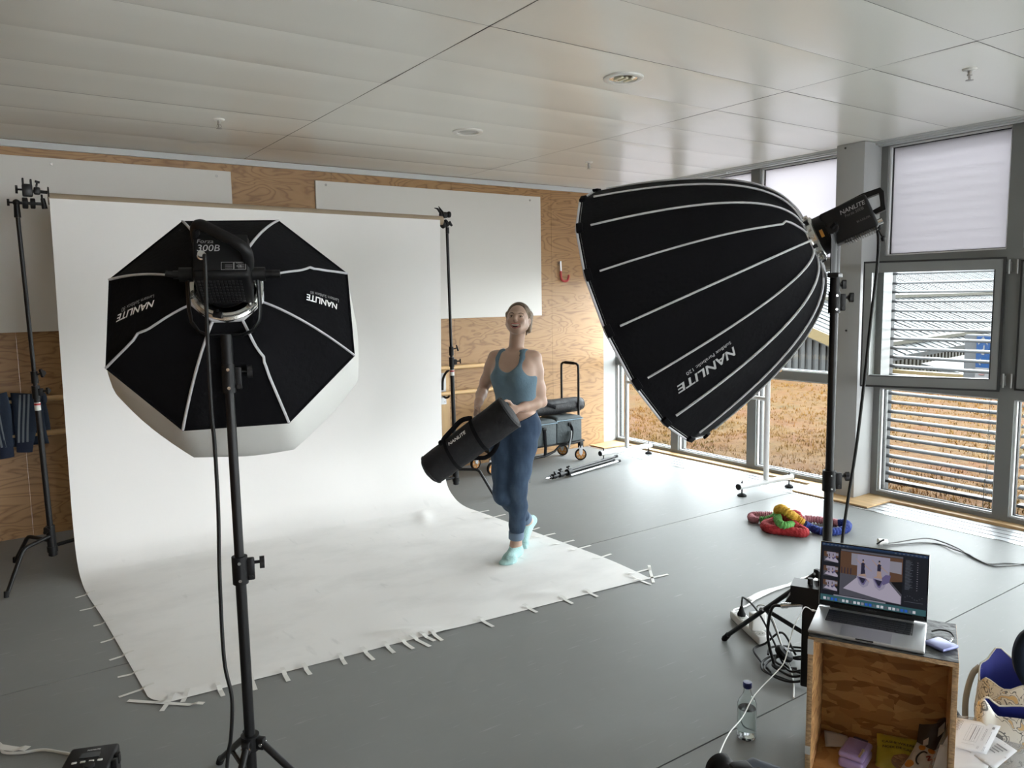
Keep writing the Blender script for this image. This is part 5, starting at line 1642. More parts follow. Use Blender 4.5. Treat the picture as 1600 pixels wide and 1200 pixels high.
# power supply hung on the right-hand stand
pu = thing('power_supply', 'tall black power supply box with two knobs hung on the parabolic light stand', 'power supply', (2.735, 1.835, 0.06))
u_ = V((0.452, -0.892, 0))
v2_ = V((0.892, 0.452, 0))
Mp = mat3(u_, v2_, V((0, 0, 1)))
cpu = V((2.758, 1.820, 0.245))
MB().box(cpu, (0.075, 0.075, 0.36), Mp, 0.006).build('case', M_BLACK, pu)
MB().prism([(-0.075, 0), (-0.055, 0.035), (-0.055, 0.075), (0.055, 0.075), (0.075, 0.03), (0.05, 0)], V((2.742, 1.842, 0.425)) - v2_ * 0.05, u_, (0, 0, 1), -0.10).build('control_head', M_BLACKM, pu, ang=20)
for k in (-0.012, 0.028):
    MB().cyl(cpu + u_ * k + V((0, 0, 0.25)), cpu + u_ * k + V((0, 0, 0.278)), 0.011, n=14).build('knob', m_knob, pu)
MB().tube([cpu + V((0, 0, 0.2)) + v2_ * 0.03, V((2.83, 1.815, 0.50))], 0.006, 6).build('hanging_hook', M_BLACKM, pu)
mb = MB().cyl(cpu - u_ * 0.045 + V((0, 0, 0.16)), cpu - u_ * 0.105 + V((0, 0, 0.145)), 0.009, n=10)
mb.cyl(cpu - u_ * 0.10 + V((0, 0, 0.146)), cpu - u_ * 0.125 + V((0, 0, 0.14)), 0.012, n=10)
mb.build('connector', M_CHROME, pu)
MB().tube(catmull([cpu - u_ * 0.12 + V((0, 0, 0.14)), (2.70, 1.975, 0.36), (2.735, 2.02, 0.22), (2.80, 2.04, 0.08), (2.85, 2.05, 0.02), (2.92, 2.0, 0.012)], 8), 0.0065, 8).build('cable', M_CABLE, pu)

# water bottle
bt = thing('water_bottle', 'half full clear glass bottle with a blue cap standing on the floor', 'bottle', (2.32, 1.80, 0))
m_bgl = mat('bottle_glass', (0.93, 0.97, 0.96), 0.02)
m_bgl.node_tree.nodes['Principled BSDF'].inputs['Transmission Weight'].default_value = 1.0
m_bgl.node_tree.nodes['Principled BSDF'].inputs['IOR'].default_value = 1.25
m_wat = mat('water', (0.93, 0.96, 0.95), 0.0)
m_wat.node_tree.nodes['Principled BSDF'].inputs['Transmission Weight'].default_value = 1.0
m_wat.node_tree.nodes['Principled BSDF'].inputs['IOR'].default_value = 1.33
S_ = 0.82
prof = [(0.0, 0.006), (0.022, 0.002), (0.034, 0.0), (0.0365, 0.006), (0.0365, 0.15), (0.036, 0.165), (0.030, 0.185), (0.019, 0.205), (0.0145, 0.222), (0.0135, 0.245), (0.0135, 0.25)]
inn = [(0.0115, 0.25), (0.0115, 0.222), (0.017, 0.204), (0.028, 0.184), (0.0335, 0.164), (0.034, 0.15), (0.034, 0.010), (0.0, 0.012)]
MB().lathe([(r, z * S_) for r, z in prof + inn], (2.32, 1.80, 0.0005), (0, 0, 1), 36).build('glass', m_bgl, bt, ang=60)
MB().lathe([(0, 0.013 * S_), (0.0333, 0.012 * S_), (0.0333, 0.142 * S_), (0.0, 0.142 * S_)], (2.32, 1.80, 0.0005), (0, 0, 1), 36).build('water', m_wat, bt, ang=60)
MB().lathe([(0, 0.242), (0.015, 0.242), (0.0165, 0.244), (0.0165, 0.262), (0.015, 0.265), (0, 0.2655)], (2.32, 1.80, -0.044), (0, 0, 1), 28).build('cap', mat('blue_cap', (0.012, 0.018, 0.12), 0.35), bt)

# controller box at the lower left picture edge
cbx = thing('light_controller', 'black control box with small screen and white keys at the lower left', 'controller', (0.22, 2.93, 0))
ca, cb2 = V((0.166, 3.027, 0.13)), V((0.308, 2.971, 0.13))
xu = (cb2 - ca).normalized()
yv = V((-xu.y, xu.x, 0))
fr2 = lambda a, b, c=0: ca + xu * (a * 0.155) - yv * (b * 0.20) + V((0, 0, c))
Mx = mat3(xu, yv, V((0, 0, 1)))
MB().box(fr2(0.5, 0.5, -0.065), (0.158, 0.21, 0.128), Mx, 0.010, 3).build('case', M_BLACK, cbx)
MB().box(fr2(0.5, 0.30, 0.0002), (0.062, 0.030, 0.003), Mx).build('screen', mat('dark_screen', (0.045, 0.05, 0.055), 0.2), cbx, smooth=False)
for k in range(4):
    MB().box(fr2(0.24 + 0.175 * k, 0.50, 0.0012), (0.016, 0.008, 0.004), Mx, 0.001).build('key', mat('white_key', (0.55, 0.55, 0.53), 0.5), cbx)
put_text(MB(), 'NANLITE', flat_fn(fr2(0.38, 0.155, 0.0008), xu, yv), size=0.0105, bold=0.0002, shear=0.15).build('wordmark', M_LET, cbx, smooth=False)
MB().cyl(fr2(0.60, 0.66, -0.001), fr2(0.60, 0.66, 0.010), 0.017, n=20).build('dial', m_knob, cbx)
for b_ in (0.33, 0.52):
    MB().box(fr2(1.07, b_, -0.02), (0.016, 0.022, 0.035), Mx, 0.003).build('side_clip', M_BLACK, cbx)
wc = MB().tube(catmull([(-0.10, 3.56, 0.006), (-0.045, 3.471, 0.006), (-0.037, 3.40, 0.006), (0.013, 3.355, 0.006), (0.084, 3.328, 0.006), (0.133, 3.276, 0.006), (0.190, 3.20, 0.006), (0.26, 3.06, 0.006)], 8), 0.0055, 8)
tag(wc.build('floor_cable', M_WCABLE, loc=(0.0, 3.38, 0)), 'white cable on the floor leading to the lower left control box', 'cable')
tape((-0.10, 3.50, 0.012, 3.37), 'white tape strip at the left picture edge holding the floor cable', 'tape strips along the paper edges', 0.03, 0.012)
# ================================================================== the woman carrying a bag
# distance fields on a grid, blended into one skin, meshed by surface nets
WO = V((2.80, 4.02, 0.0))
WX_, WY_ = V((math.cos(yaw), -math.sin(yaw), 0)), V((math.sin(yaw), math.cos(yaw), 0))
wp = lambda x, y, z: WO + WX_ * x + WY_ * y + zz * z

class Field:
    def __init__(s, lo, hi, h):
        s.lo, s.h = np.array(lo, np.float32), h
        s.n = np.ceil((np.array(hi) - np.array(lo)) / h).astype(int) + 1
        s.d = np.full(s.n, 0.2, np.float32)
    def block(s, lo, hi):
        a = np.clip(((np.array(lo) - s.lo) / s.h).astype(int), 0, s.n)
        b = np.clip(((np.array(hi) - s.lo) / s.h).astype(int) + 2, 0, s.n)
        if (b <= a).any():
            return None
        ax_ = [s.lo[i] + s.h * np.arange(a[i], b[i], dtype=np.float32) for i in range(3)]
        return tuple(slice(a[i], b[i]) for i in range(3)), np.meshgrid(*ax_, indexing='ij')
    def put(s, sl, d, k, op):
        c = s.d[sl]
        if op == 'add':
            if k > 0:
                hh = np.clip(0.5 + 0.5 * (c - d) / k, 0, 1)
                s.d[sl] = c * (1 - hh) + d * hh - k * hh * (1 - hh)
            else:
                s.d[sl] = np.minimum(c, d)
        else:
            if k > 0:
                hh = np.clip(0.5 - 0.5 * (c + d) / k, 0, 1)
                s.d[sl] = c * (1 - hh) - d * hh + k * hh * (1 - hh)
            else:
                s.d[sl] = np.maximum(c, -d)
    def cone(s, a, b, ra, rb, k=0.02, op='add', sq=None):
        """tapered capsule; sq=(dir, factor) squashes its section along dir"""
        a, b = np.array(a, np.float32), np.array(b, np.float32)
        R_ = max(ra, rb) * (max(1, 1 / sq[1]) if sq else 1) + k + 0.03
        bl = s.block(np.minimum(a, b) - R_, np.maximum(a, b) + R_)
        if not bl:
            return s
        sl, (X, Y_, Z) = bl
        ab = b - a
        L2 = float(ab @ ab) + 1e-9
        px, py, pz = X - a[0], Y_ - a[1], Z - a[2]
        t = np.clip((px * ab[0] + py * ab[1] + pz * ab[2]) / L2, 0, 1)
        qx, qy, qz = px - t * ab[0], py - t * ab[1], pz - t * ab[2]
        if sq:
            u = np.array(sq[0], np.float32)
            u = u / np.linalg.norm(u)
            w_ = qx * u[0] + qy * u[1] + qz * u[2]
            f = 1 / sq[1] - 1
            qx, qy, qz = qx + u[0] * w_ * f, qy + u[1] * w_ * f, qz + u[2] * w_ * f
        d = np.sqrt(qx * qx + qy * qy + qz * qz) - (ra + (rb - ra) * t)
        s.put(sl, d, k, op)
        return s
    def ell(s, c, r, k=0.02, op='add', M3=None):
        """ellipsoid with radii r and optional axes (rows of M3)"""
        c, r = np.array(c, np.float32), np.array(r, np.float32)
        R_ = r.max() + k + 0.03
        bl = s.block(c - R_, c + R_)
        if not bl:
            return s
        sl, (X, Y_, Z) = bl
        px, py, pz = X - c[0], Y_ - c[1], Z - c[2]
        if M3 is not None:
            M3 = np.array(M3, np.float32)
            px, py, pz = (M3[0, 0] * px + M3[0, 1] * py + M3[0, 2] * pz, M3[1, 0] * px + M3[1, 1] * py + M3[1, 2] * pz, M3[2, 0] * px + M3[2, 1] * py + M3[2, 2] * pz)
        k0 = np.sqrt((px / r[0]) ** 2 + (py / r[1]) ** 2 + (pz / r[2]) ** 2)
        k1 = np.sqrt((px / r[0] ** 2) ** 2 + (py / r[1] ** 2) ** 2 + (pz / r[2] ** 2) ** 2) + 1e-6
        s.put(sl, k0 * (k0 - 1) / k1, k, op)
        return s
    def clip_fn(s, fn):
        """keep only where fn(x, y, z) < 0"""
        ax_ = [s.lo[i] + s.h * np.arange(s.n[i], dtype=np.float32) for i in range(3)]
        X, Y_, Z = np.meshgrid(*ax_, indexing='ij', sparse=True)
        s.d = np.maximum(s.d, fn(X, Y_, Z).astype(np.float32))
        return s
    def mesh(s, name, m, parent, smooth=2, tr=None):
        d = s.d
        ins = d < 0
        c = np.zeros(np.array(d.shape) - 1, np.int8)
        for i in (0, 1):
            for j in (0, 1):
                for k in (0, 1):
                    c += ins[i:d.shape[0] - 1 + i, j:d.shape[1] - 1 + j, k:d.shape[2] - 1 + k]
        act = np.argwhere((c > 0) & (c < 8))
        idx = np.full(c.shape, -1, np.int32)
        idx[tuple(act.T)] = np.arange(len(act))
        pos = np.zeros((len(act), 3), np.float64)
        cnt = np.zeros(len(act))
        corners = [np.array((i, j, k)) for i in (0, 1) for j in (0, 1) for k in (0, 1)]
        for a in corners:
            for axq in range(3):
                if a[axq]:
                    continue
                b = a.copy()
                b[axq] = 1
                da = d[tuple((act + a).T)]
                db = d[tuple((act + b).T)]
                cr_ = (da < 0) != (db < 0)
                t = np.where(cr_, da / np.where(cr_, da - db, 1), 0)
                p = act + a + 0.0
                p[:, axq] += t
                pos[cr_] += p[cr_]
                cnt[cr_] += 1
        pos /= cnt[:, None]
        faces = []
        for axq in range(3):
            e1, e2 = [q for q in range(3) if q != axq]
            sh = [slice(1, d.shape[q] - 1) for q in range(3)]
            lo_ = list(sh)
            hi_ = list(sh)
            lo_[axq] = slice(0, d.shape[axq] - 1)
            hi_[axq] = slice(1, d.shape[axq])
            A_, B_ = ins[tuple(lo_)], ins[tuple(hi_)]
            for flip, msk in ((False, A_ & ~B_), (True, ~A_ & B_)):
                q = np.argwhere(msk)
                if not len(q):
                    continue
                o = np.ones(3, int)
                o[axq] = 0
                base_ = q + o
                v = []
                for da_, db_ in ((-1, -1), (0, -1), (0, 0), (-1, 0)):
                    z = base_.copy()
                    z[:, e1] += da_
                    z[:, e2] += db_
                    v.append(idx[tuple(z.T)])
                v = np.stack(v, 1)
                if flip != (axq == 1):
                    v = v[:, ::-1]
                faces.append(v)
        faces = np.concatenate(faces)
        faces = faces[(faces >= 0).all(1)]
        e = np.concatenate([faces[:, [i, (i + 1) % 4]] for i in range(4)])
        for it in range(smooth):
            acc = np.zeros_like(pos)
            n_ = np.zeros(len(pos))
            for c_ in range(3):
                acc[:, c_] = np.bincount(e[:, 0], pos[e[:, 1], c_], len(pos)) + np.bincount(e[:, 1], pos[e[:, 0], c_], len(pos))
            n_ = np.bincount(e[:, 0], minlength=len(pos)) + np.bincount(e[:, 1], minlength=len(pos))
            pos = pos * 0.5 + 0.5 * acc / np.maximum(n_, 1)[:, None]
        loc_ = s.lo + pos * s.h
        if tr:
            loc_ = tr(loc_)
        O = OFF[parent]
        W = loc_[:, :1] * np.array(WX_)[None] + loc_[:, 1:2] * np.array(WY_)[None] + np.array(WO - O)[None]
        W[:, 2] += loc_[:, 2]
        me = bpy.data.meshes.new(name)
        me.from_pydata(W.tolist(), [], faces.tolist())
        for q in (m if isinstance(m, (list, tuple)) else [m]):
            me.materials.append(q)
        me.polygons.foreach_set('use_smooth', [True] * len(me.polygons))
        ob = bpy.data.objects.new(name, me)
        COL.objects.link(ob)
        ob.parent = parent
        OFF[ob] = O
        return ob, loc_, faces

# joints in the woman's frame: x to the picture's right, y away from the camera, z up
J = dict(pelvis=(-0.002, 0.045, 0.885), hipL=(0.058, 0.010, 0.845), hipR=(-0.064, 0.070, 0.838), kneeL=(0.010, -0.055, 0.455), kneeR=(-0.080, -0.030, 0.425),
         ankL=(-0.002, -0.002, 0.085), ankR=(0.082, 0.300, 0.155), waist=(0.018, 0.045, 1.03), chest=(0.002, 0.050, 1.18), upch=(0.008, 0.070, 1.285), neck=(0.016, 0.092, 1.365),
         shR=(-0.114, 0.124, 1.310), shL=(0.135, 0.044, 1.310), elR=(-0.205, 0.150, 1.088), wrR=(-0.232, -0.055, 1.012), elL=(0.180, 0.045, 1.020), wrL=(0.015, -0.110, 1.000))
J = {k: np.array(v) for k, v in J.items()}
fd = np.array((-0.41, -0.91, 0.0))             # the way the body faces
ld = np.array((0.91, -0.41, 0.0))              # towards her left
up3 = np.array((0, 0, 1.0))

def limb(F_, pts, k=0.02, inf=0.0):
    for (a, ra), (b, rb) in zip(pts[:-1], pts[1:]):
        F_.cone(a, b, ra + inf, rb + inf, k)
mixp = lambda a, b, t: a * (1 - t) + b * t

def torso(F_, inf=0.0):
    i = inf
    p, w_, c, u = J['pelvis'], J['waist'], J['chest'], J['upch']
    F_.cone(p - ld * 0.055 + up3 * 0.0, p + ld * 0.055, 0.105 + i, 0.105 + i, 0.05, sq=(fd, 0.86))
    F_.cone(p + up3 * 0.06 - ld * 0.035, p + up3 * 0.06 + ld * 0.035, 0.098 + i, 0.098 + i, 0.05, sq=(fd, 0.80))
    F_.cone(w_ - ld * 0.035, w_ + ld * 0.035, 0.083 + i, 0.083 + i, 0.06, sq=(fd, 0.88))
    F_.cone(mixp(w_, c, 0.5) - ld * 0.042, mixp(w_, c, 0.5) + ld * 0.042, 0.088 + i, 0.088 + i, 0.05, sq=(fd, 0.88))
    F_.cone(c - ld * 0.048, c + ld * 0.048, 0.098 + i, 0.098 + i, 0.05, sq=(fd, 0.88))
    F_.cone(c + up3 * 0.05 - ld * 0.055, c + up3 * 0.05 + ld * 0.055, 0.092 + i, 0.092 + i, 0.05, sq=(fd, 0.85))
    F_.cone(u - ld * 0.07, u + ld * 0.07, 0.066 + i, 0.066 + i, 0.05, sq=(fd, 0.9))
    for s_ in (-1, 1):
        F_.ell(c + ld * 0.058 * s_ + fd * 0.066 + up3 * 0.012, (0.056 + i, 0.056 + i, 0.058 + i), 0.035)
def leg(F_, side, inf=0.0, top=True):
    hp, kn, an = J['hip' + side], J['knee' + side], J['ank' + side]
    if top:
        limb(F_, [(hp + up3 * 0.03, 0.088), (mixp(hp, kn, 0.25), 0.085), (mixp(hp, kn, 0.65), 0.065), (kn + up3 * 0.03, 0.053)], 0.03, inf)
        F_.ell(hp - fd * 0.055 + up3 * 0.005, (0.085 + inf, 0.080 + inf, 0.09 + inf), 0.04)
    d = (an - kn)
    bk = -fd * 0.018
    limb(F_, [(kn + up3 * 0.03, 0.053), (kn, 0.050), (mixp(kn, an, 0.28) + bk, 0.051), (mixp(kn, an, 0.62) + bk * 0.6, 0.040), (mixp(kn, an, 0.93), 0.031), (an, 0.031)], 0.025, inf)
fL = np.array((-0.42, -0.905, 0.0))                       # front foot points towards picture left and us
def foot_front(F_, inf=0.0):
    an = J['ankL']
    sd = np.array((0.905, -0.42, 0))
    hl = an - fL * 0.030 + up3 * (-0.052)
    F_.cone(an + up3 * 0.01, hl + up3 * 0.012, 0.033 + inf, 0.030 + inf, 0.02)
    F_.cone(hl, an + fL * 0.11 + up3 * -0.058, 0.029 + inf, 0.026 + inf, 0.02)
    F_.cone(an + fL * 0.02 + up3 * -0.02, an + fL * 0.12 + up3 * -0.054, 0.032 + inf, 0.027 + inf, 0.03)
    F_.cone(an + fL * 0.105 - sd * 0.016 + up3 * -0.060, an + fL * 0.105 + sd * 0.020 + up3 * -0.060, 0.024 + inf, 0.024 + inf, 0.02)
    for t_, l_, r_ in ((-0.026, 0.178, 0.0135), (-0.010, 0.182, 0.0125), (0.006, 0.175, 0.0115), (0.019, 0.164, 0.011), (0.031, 0.150, 0.0105)):
        F_.cone(an + fL * 0.10 + sd * t_ * 0.9 + up3 * -0.064, an + fL * (l_ - 0.008) + sd * t_ + up3 * -0.069, 0.018 + inf, r_ + inf, 0.012)
rfd = np.array((-0.55, -0.62, -0.56))
rfd = rfd / np.linalg.norm(rfd)                          # rear foot, heel raised, toes bearing on the paper
toeR = np.array((0.040, 0.175, 0.022))
def foot_rear(F_, inf=0.0):
    an = J['ankR']
    hl = an + np.array((0.030, 0.050, -0.010))
    ball = np.array((0.040, 0.215, 0.026))
    F_.cone(an, hl, 0.032 + inf, 0.028 + inf, 0.02)
    F_.cone(hl, ball, 0.028 + inf, 0.026 + inf, 0.025)
    F_.cone(an + np.array((-0.01, -0.015, -0.01)), ball, 0.030 + inf, 0.027 + inf, 0.03)
    F_.cone(ball + np.array((-0.022, 0.010, 0)), ball + np.array((0.022, -0.012, 0)), 0.022 + inf, 0.022 + inf, 0.02)
    for k, (dx, dy) in enumerate(((-0.030, -0.032), (-0.016, -0.044), (-0.002, -0.050), (0.011, -0.050), (0.022, -0.046))):
        F_.cone(ball + np.array((dx * 0.7, dy * 0.2, -0.006)), ball + np.array((dx, dy, -0.014)), 0.017 + inf, 0.0105 + inf, 0.012)
def arms(F_, inf=0.0):
    for s_ in 'RL':
        sh, el, wr = J['sh' + s_], J['el' + s_], J['wr' + s_]
        u = J['upch']
        limb(F_, [(mixp(u, sh, 0.55) + up3 * 0.004, 0.050), (sh - up3 * 0.006, 0.0425), (mixp(sh, el, 0.30), 0.041), (mixp(sh, el, 0.7), 0.035), (el, 0.033)], 0.035, inf)
        limb(F_, [(el, 0.033), (mixp(el, wr, 0.25), 0.035), (mixp(el, wr, 0.7), 0.026), (wr, 0.0215)], 0.018, inf)

def hand(F_, wr, along, palm_n, thumb_side, curl):
    """palm and five jointed fingers; along = wrist to knuckles, palm_n = the way the palm faces"""
    al = np.array(along) / np.linalg.norm(along)
    pn_ = np.array(palm_n, float)
    pn_ -= al * (pn_ @ al)
    pn_ /= np.linalg.norm(pn_)
    ts = np.cross(al, pn_) * thumb_side
    pc = wr + al * 0.012
    for q in (-0.022, -0.007, 0.008, 0.022):
        F_.cone(pc + ts * q * 0.75, wr + al * 0.078 + ts * q, 0.0145, 0.0125, 0.012, sq=(pn_, 0.85))
    for q, ln, r in ((0.027, 0.068, 0.0085), (0.009, 0.076, 0.0088), (-0.009, 0.070, 0.0084), (-0.026, 0.056, 0.0076)):
        a = wr + al * 0.080 + ts * q
        ang_q = 0.0
        for seg, fr in enumerate((0.45, 0.30, 0.25)):
            ang_q += curl[seg]
            b = a + (al * math.cos(ang_q) + pn_ * math.sin(ang_q)) * ln * fr
            F_.cone(a, b, r * (1 - 0.08 * seg), r * (0.92 - 0.08 * seg), 0.004)
            a = b
    a = wr + al * 0.022 + ts * 0.024
    for ln, (c1, c2, c3), r in ((0.040, (0.55, 0.75, 0.35), 0.0115), (0.030, (0.80, 0.35, 0.5), 0.0095), (0.024, (0.80, 0.05, 0.6), 0.0085)):
        v = al * c1 + ts * c2 + pn_ * c3
        b = a + v / np.linalg.norm(v) * ln
        F_.cone(a, b, r, r * 0.9, 0.006)
        a = b

# head: axes tilted back and a little to the picture's right
HC_ = np.array((0.036, 0.068, 1.556))
hf = np.array((-0.15, -0.930, 0.335))           # face direction
hf = hf / np.linalg.norm(hf)
hu = np.array((0.105, 0.31, 0.95))
hu = hu - hf * (hu @ hf)
hu = hu / np.linalg.norm(hu)
hl_ = np.cross(hu, hf) * -1.0
hl_ = hl_ / np.linalg.norm(hl_)
if hl_[0] < 0:
    hl_ = -hl_
HM = np.stack([hl_, hf, hu])
hp_ = lambda a, b, c: HC_ + hl_ * a + hf * b + hu * c
def head(F_):
    F_.ell(hp_(0, -0.020, 0.028), (0.073, 0.090, 0.080), 0.02, M3=HM)              # skull
    F_.ell(hp_(0, 0.020, -0.020), (0.062, 0.066, 0.082), 0.03, M3=HM)              # face
    F_.ell(hp_(0, 0.052, -0.080), (0.030, 0.030, 0.024), 0.035, M3=HM)             # chin and jaw
    F_.cone(hp_(-0.048, 0.0, -0.048), hp_(-0.016, 0.056, -0.078), 0.022, 0.018, 0.03)
    F_.cone(hp_(0.048, 0.0, -0.048), hp_(0.016, 0.056, -0.078), 0.022, 0.018, 0.03)
    for s_ in (-1, 1):
        F_.ell(hp_(0.037 * s_, 0.066, -0.036), (0.021, 0.016, 0.018), 0.018, M3=HM)   # lifted cheeks of the smile
        F_.ell(hp_(0.030 * s_, 0.089, -0.008), (0.017, 0.012, 0.010), 0.012, 'sub', M3=HM)
        F_.ell(hp_(0.030 * s_, 0.073, -0.009), (0.0145, 0.012, 0.0105), 0.006, M3=HM)  # eyeballs
        F_.cone(hp_(0.012 * s_, 0.082, 0.008), hp_(0.046 * s_, 0.068, 0.010), 0.008, 0.006, 0.014)  # brow ridge
        F_.ell(hp_(0.073 * s_, -0.012, -0.006), (0.010, 0.018, 0.030), 0.008, M3=HM)  # ears
        F_.ell(hp_(0.081 * s_, -0.008, -0.002), (0.007, 0.009, 0.017), 0.004, 'sub', M3=HM)
    F_.cone(hp_(0, 0.084, -0.002), hp_(0, 0.104, -0.036), 0.0075, 0.0105, 0.012)       # nose
    F_.ell(hp_(0, 0.098, -0.040), (0.0155, 0.011, 0.009), 0.008, M3=HM)
    for s_ in (-1, 1):
        F_.ell(hp_(0.007 * s_, 0.099, -0.047), (0.0035, 0.0045, 0.003), 0.002, 'sub', M3=HM)
    F_.ell(hp_(0, 0.086, -0.071), (0.036, 0.020, 0.0135), 0.005, 'sub', M3=HM)        # open mouth
    F_.cone(J['neck'] - up3 * 0.04 + np.array((0, 0.006, 0)), hp_(0, -0.030, -0.045), 0.048, 0.049, 0.025)
    F_.cone(J['neck'] - up3 * 0.055 - ld * 0.04, J['neck'] - up3 * 0.055 + ld * 0.04, 0.036, 0.036, 0.05)

LO, HI, RES = (-0.36, -0.36, -0.02), (0.30, 0.44, 1.70), 0.0042
woman = thing('person', 'laughing woman in blue tank top and jeans carrying a long black bag', 'person', tuple(wp(0.0, 0.1, 0.0)))
m_skin = mat('skin', (0.44, 0.295, 0.225), 0.5, nz=(9, 0.05))
m_skin.node_tree.nodes['Principled BSDF'].inputs['Subsurface Weight'].default_value = 0.08
m_skin.node_tree.nodes['Principled BSDF'].inputs['Subsurface Radius'].default_value = (0.012, 0.005, 0.003)
B_ = Field(LO, HI, RES)
torso(B_)
leg(B_, 'L')
leg(B_, 'R')
foot_front(B_)
foot_rear(B_)
arms(B_)
head(B_)
hand(B_, J['wrR'], (-0.10, -0.42, -0.50), (0.62, -0.25, -0.25), 1, (0.55, 0.75, 0.5))
hand(B_, J['wrL'], (-0.85, -0.45, -0.12), (-0.15, -0.95, 0.1), 1, (0.25, 0.35, 0.3))
body_, bl_, bf_ = B_.mesh('body', m_skin, woman, 2)

# jeans
m_jean = mat('blue_denim', (0.045, 0.085, 0.165), 0.85, spec=0.2)
g = NT(m_jean)
co = g.n('TexCoord').outputs['Object']
n1 = g.noise(g.mapping(co, (7, 7, 2.2)), 1.2, 4, 0.6)
n2 = g.noise(co, 160, 2, 0.5)
col = g.ramp(n1, [(0.34, (0.016, 0.030, 0.058)), (0.52, (0.034, 0.058, 0.098)), (0.72, (0.085, 0.125, 0.175))])
col = g.mix(g.math('MULTIPLY', n2, 0.35), col, (0.028, 0.046, 0.08))
g.l(col, g.p.inputs['Base Color'])
wv = g.noise(g.mapping(co, (6, 6, 26), (0.15, 0.2, 0)), 1.2, 3)
g.bump(wv, 0.25, 0.012)
D_ = Field((-0.24, -0.22, 0.06), (0.24, 0.42, 1.02), RES)
torso(D_, 0.006)
leg(D_, 'L', 0.010)
leg(D_, 'R', 0.009)
aL = J['ankL']
aR = J['ankR']
shin = (J['kneeR'] - aR) / np.linalg.norm(J['kneeR'] - aR)
def jeans_clip(X, Y_, Z):
    wl_ = Z - (0.908 + 0.42 * np.maximum(0, X - 0.02) + 0.25 * np.maximum(0, -0.02 - X) + 0.35 * np.maximum(0, Y_ - 0.02))                     # slanting waistband
    cuffL = np.where(Y_ < 0.14 + 0.0 * Z, 0.135 - Z, -1.0)
    cR_ = -((X - aR[0]) * shin[0] + (Y_ - aR[1]) * shin[1] + (Z - aR[2]) * shin[2]) + 0.045
    cuffR = np.where(Y_ >= 0.14, cR_, -1.0)
    return np.maximum(wl_, np.maximum(cuffL, cuffR))
D_.clip_fn(jeans_clip)
for (c, r) in (((-0.06, -0.09, 0.49), 0.012), ):
    pass
D_.mesh('jeans', m_jean, woman, 1)
m_cuff = mat('denim_cuff', (0.12, 0.17, 0.24), 0.85)
ck = aL + up3 * 0.0
mb = MB()
kn = J['kneeL']
dl = (kn - aL) / np.linalg.norm(kn - aL)
c0 = aL + dl * 0.050
c1 = aL + dl * 0.095
mb.tube([wp(*(c0 - dl * 0.004)), wp(*c0), wp(*c1), wp(*(c1 + dl * 0.004))], [0.044, 0.0500, 0.0500, 0.046], 28)
mb.build('cuff', m_cuff, woman)
c0 = aR + shin * 0.035
c1 = aR + shin * 0.080
MB().tube([wp(*(c0 - shin * 0.003)), wp(*c0), wp(*c1), wp(*(c1 + shin * 0.004))], [0.040, 0.0460, 0.0470, 0.044], 24).build('cuff', m_cuff, woman)
# waistband, pockets
m_thr = mat('denim_stitch', (0.10, 0.15, 0.22), 0.8)
# socks
m_sock = mat('mint_sock', (0.36, 0.56, 0.55), 0.85, bump=(120, 0.3))
S1 = Field((-0.16, -0.26, -0.02), (0.09, 0.08, 0.16), 0.0036)
foot_front(S1, 0.0035)
limb(S1, [(aL, 0.031), (mixp(aL, kn, 0.15), 0.031)], 0.02, 0.0035)
S1.clip_fn(lambda X, Y_, Z: Z - (0.088 - 0.25 * (Y_ + 0.0) * (Y_ < 0) * -1.0 * 0.25 - 0.35 * np.maximum(0, Y_ + 0.0)))
S1.mesh('sock', m_sock, woman, 1)
S2 = Field((-0.05, 0.10, -0.02), (0.18, 0.44, 0.24), 0.0036)
foot_rear(S2, 0.0035)
S2.clip_fn(lambda X, Y_, Z: np.maximum(Z - 0.22, 0.012 - ((X - aR[0]) * 0.30 + (Y_ - aR[1]) * 0.55 - (Z - aR[2]) * 0.78) - 0.035))
S2.mesh('sock', m_sock, woman, 1)

# tank top
m_tank = mat('dusty_blue_rib', (0.110, 0.180, 0.235), 0.8, bump=(70, 0.15))
T_ = Field((-0.26, -0.16, 0.92), (0.28, 0.26, 1.42), RES)
torso(T_, 0.006)
for s_ in 'RL':
    sh = J['sh' + s_]
    T_.cone(mixp(J['upch'], sh, 0.45) + up3 * 0.006, mixp(J['upch'], sh, 0.60) + up3 * 0.006, 0.054, 0.050, 0.03)
T_.cone(J['neck'] - up3 * 0.055 - ld * 0.04, J['neck'] - up3 * 0.055 + ld * 0.04, 0.041, 0.041, 0.05)
nb_ = J['neck']
T_.cone(nb_ + fd * 0.08 - up3 * 0.055, nb_ + fd * 0.17 + up3 * 0.10, 0.062, 0.095, 0.01, 'sub', sq=(up3, 1.0))
T_.ell(nb_ + fd * 0.105 - up3 * 0.075, (0.068, 0.075, 0.075), 0.012, 'sub', M3=np.stack([ld, fd, up3]))
T_.cone(nb_ + up3 * 0.02, nb_ + up3 * 0.1, 0.070, 0.085, 0.008, 'sub')
T_.ell(nb_ - fd * 0.06 - up3 * 0.01, (0.055, 0.06, 0.04), 0.01, 'sub', M3=np.stack([ld, fd, up3]))
for s_, sg in (('R', -1), ('L', 1)):
    sh = J['sh' + s_]
    T_.cone(sh + ld * sg * 0.030 + fd * 0.10 - up3 * 0.045, sh + ld * sg * 0.030 - fd * 0.10 - up3 * 0.045, 0.060, 0.060, 0.025, 'sub')
    T_.cone(sh + ld * sg * 0.022 + fd * 0.10 + up3 * 0.04, sh + ld * sg * 0.022 - fd * 0.10 + up3 * 0.04, 0.048, 0.048, 0.025, 'sub')
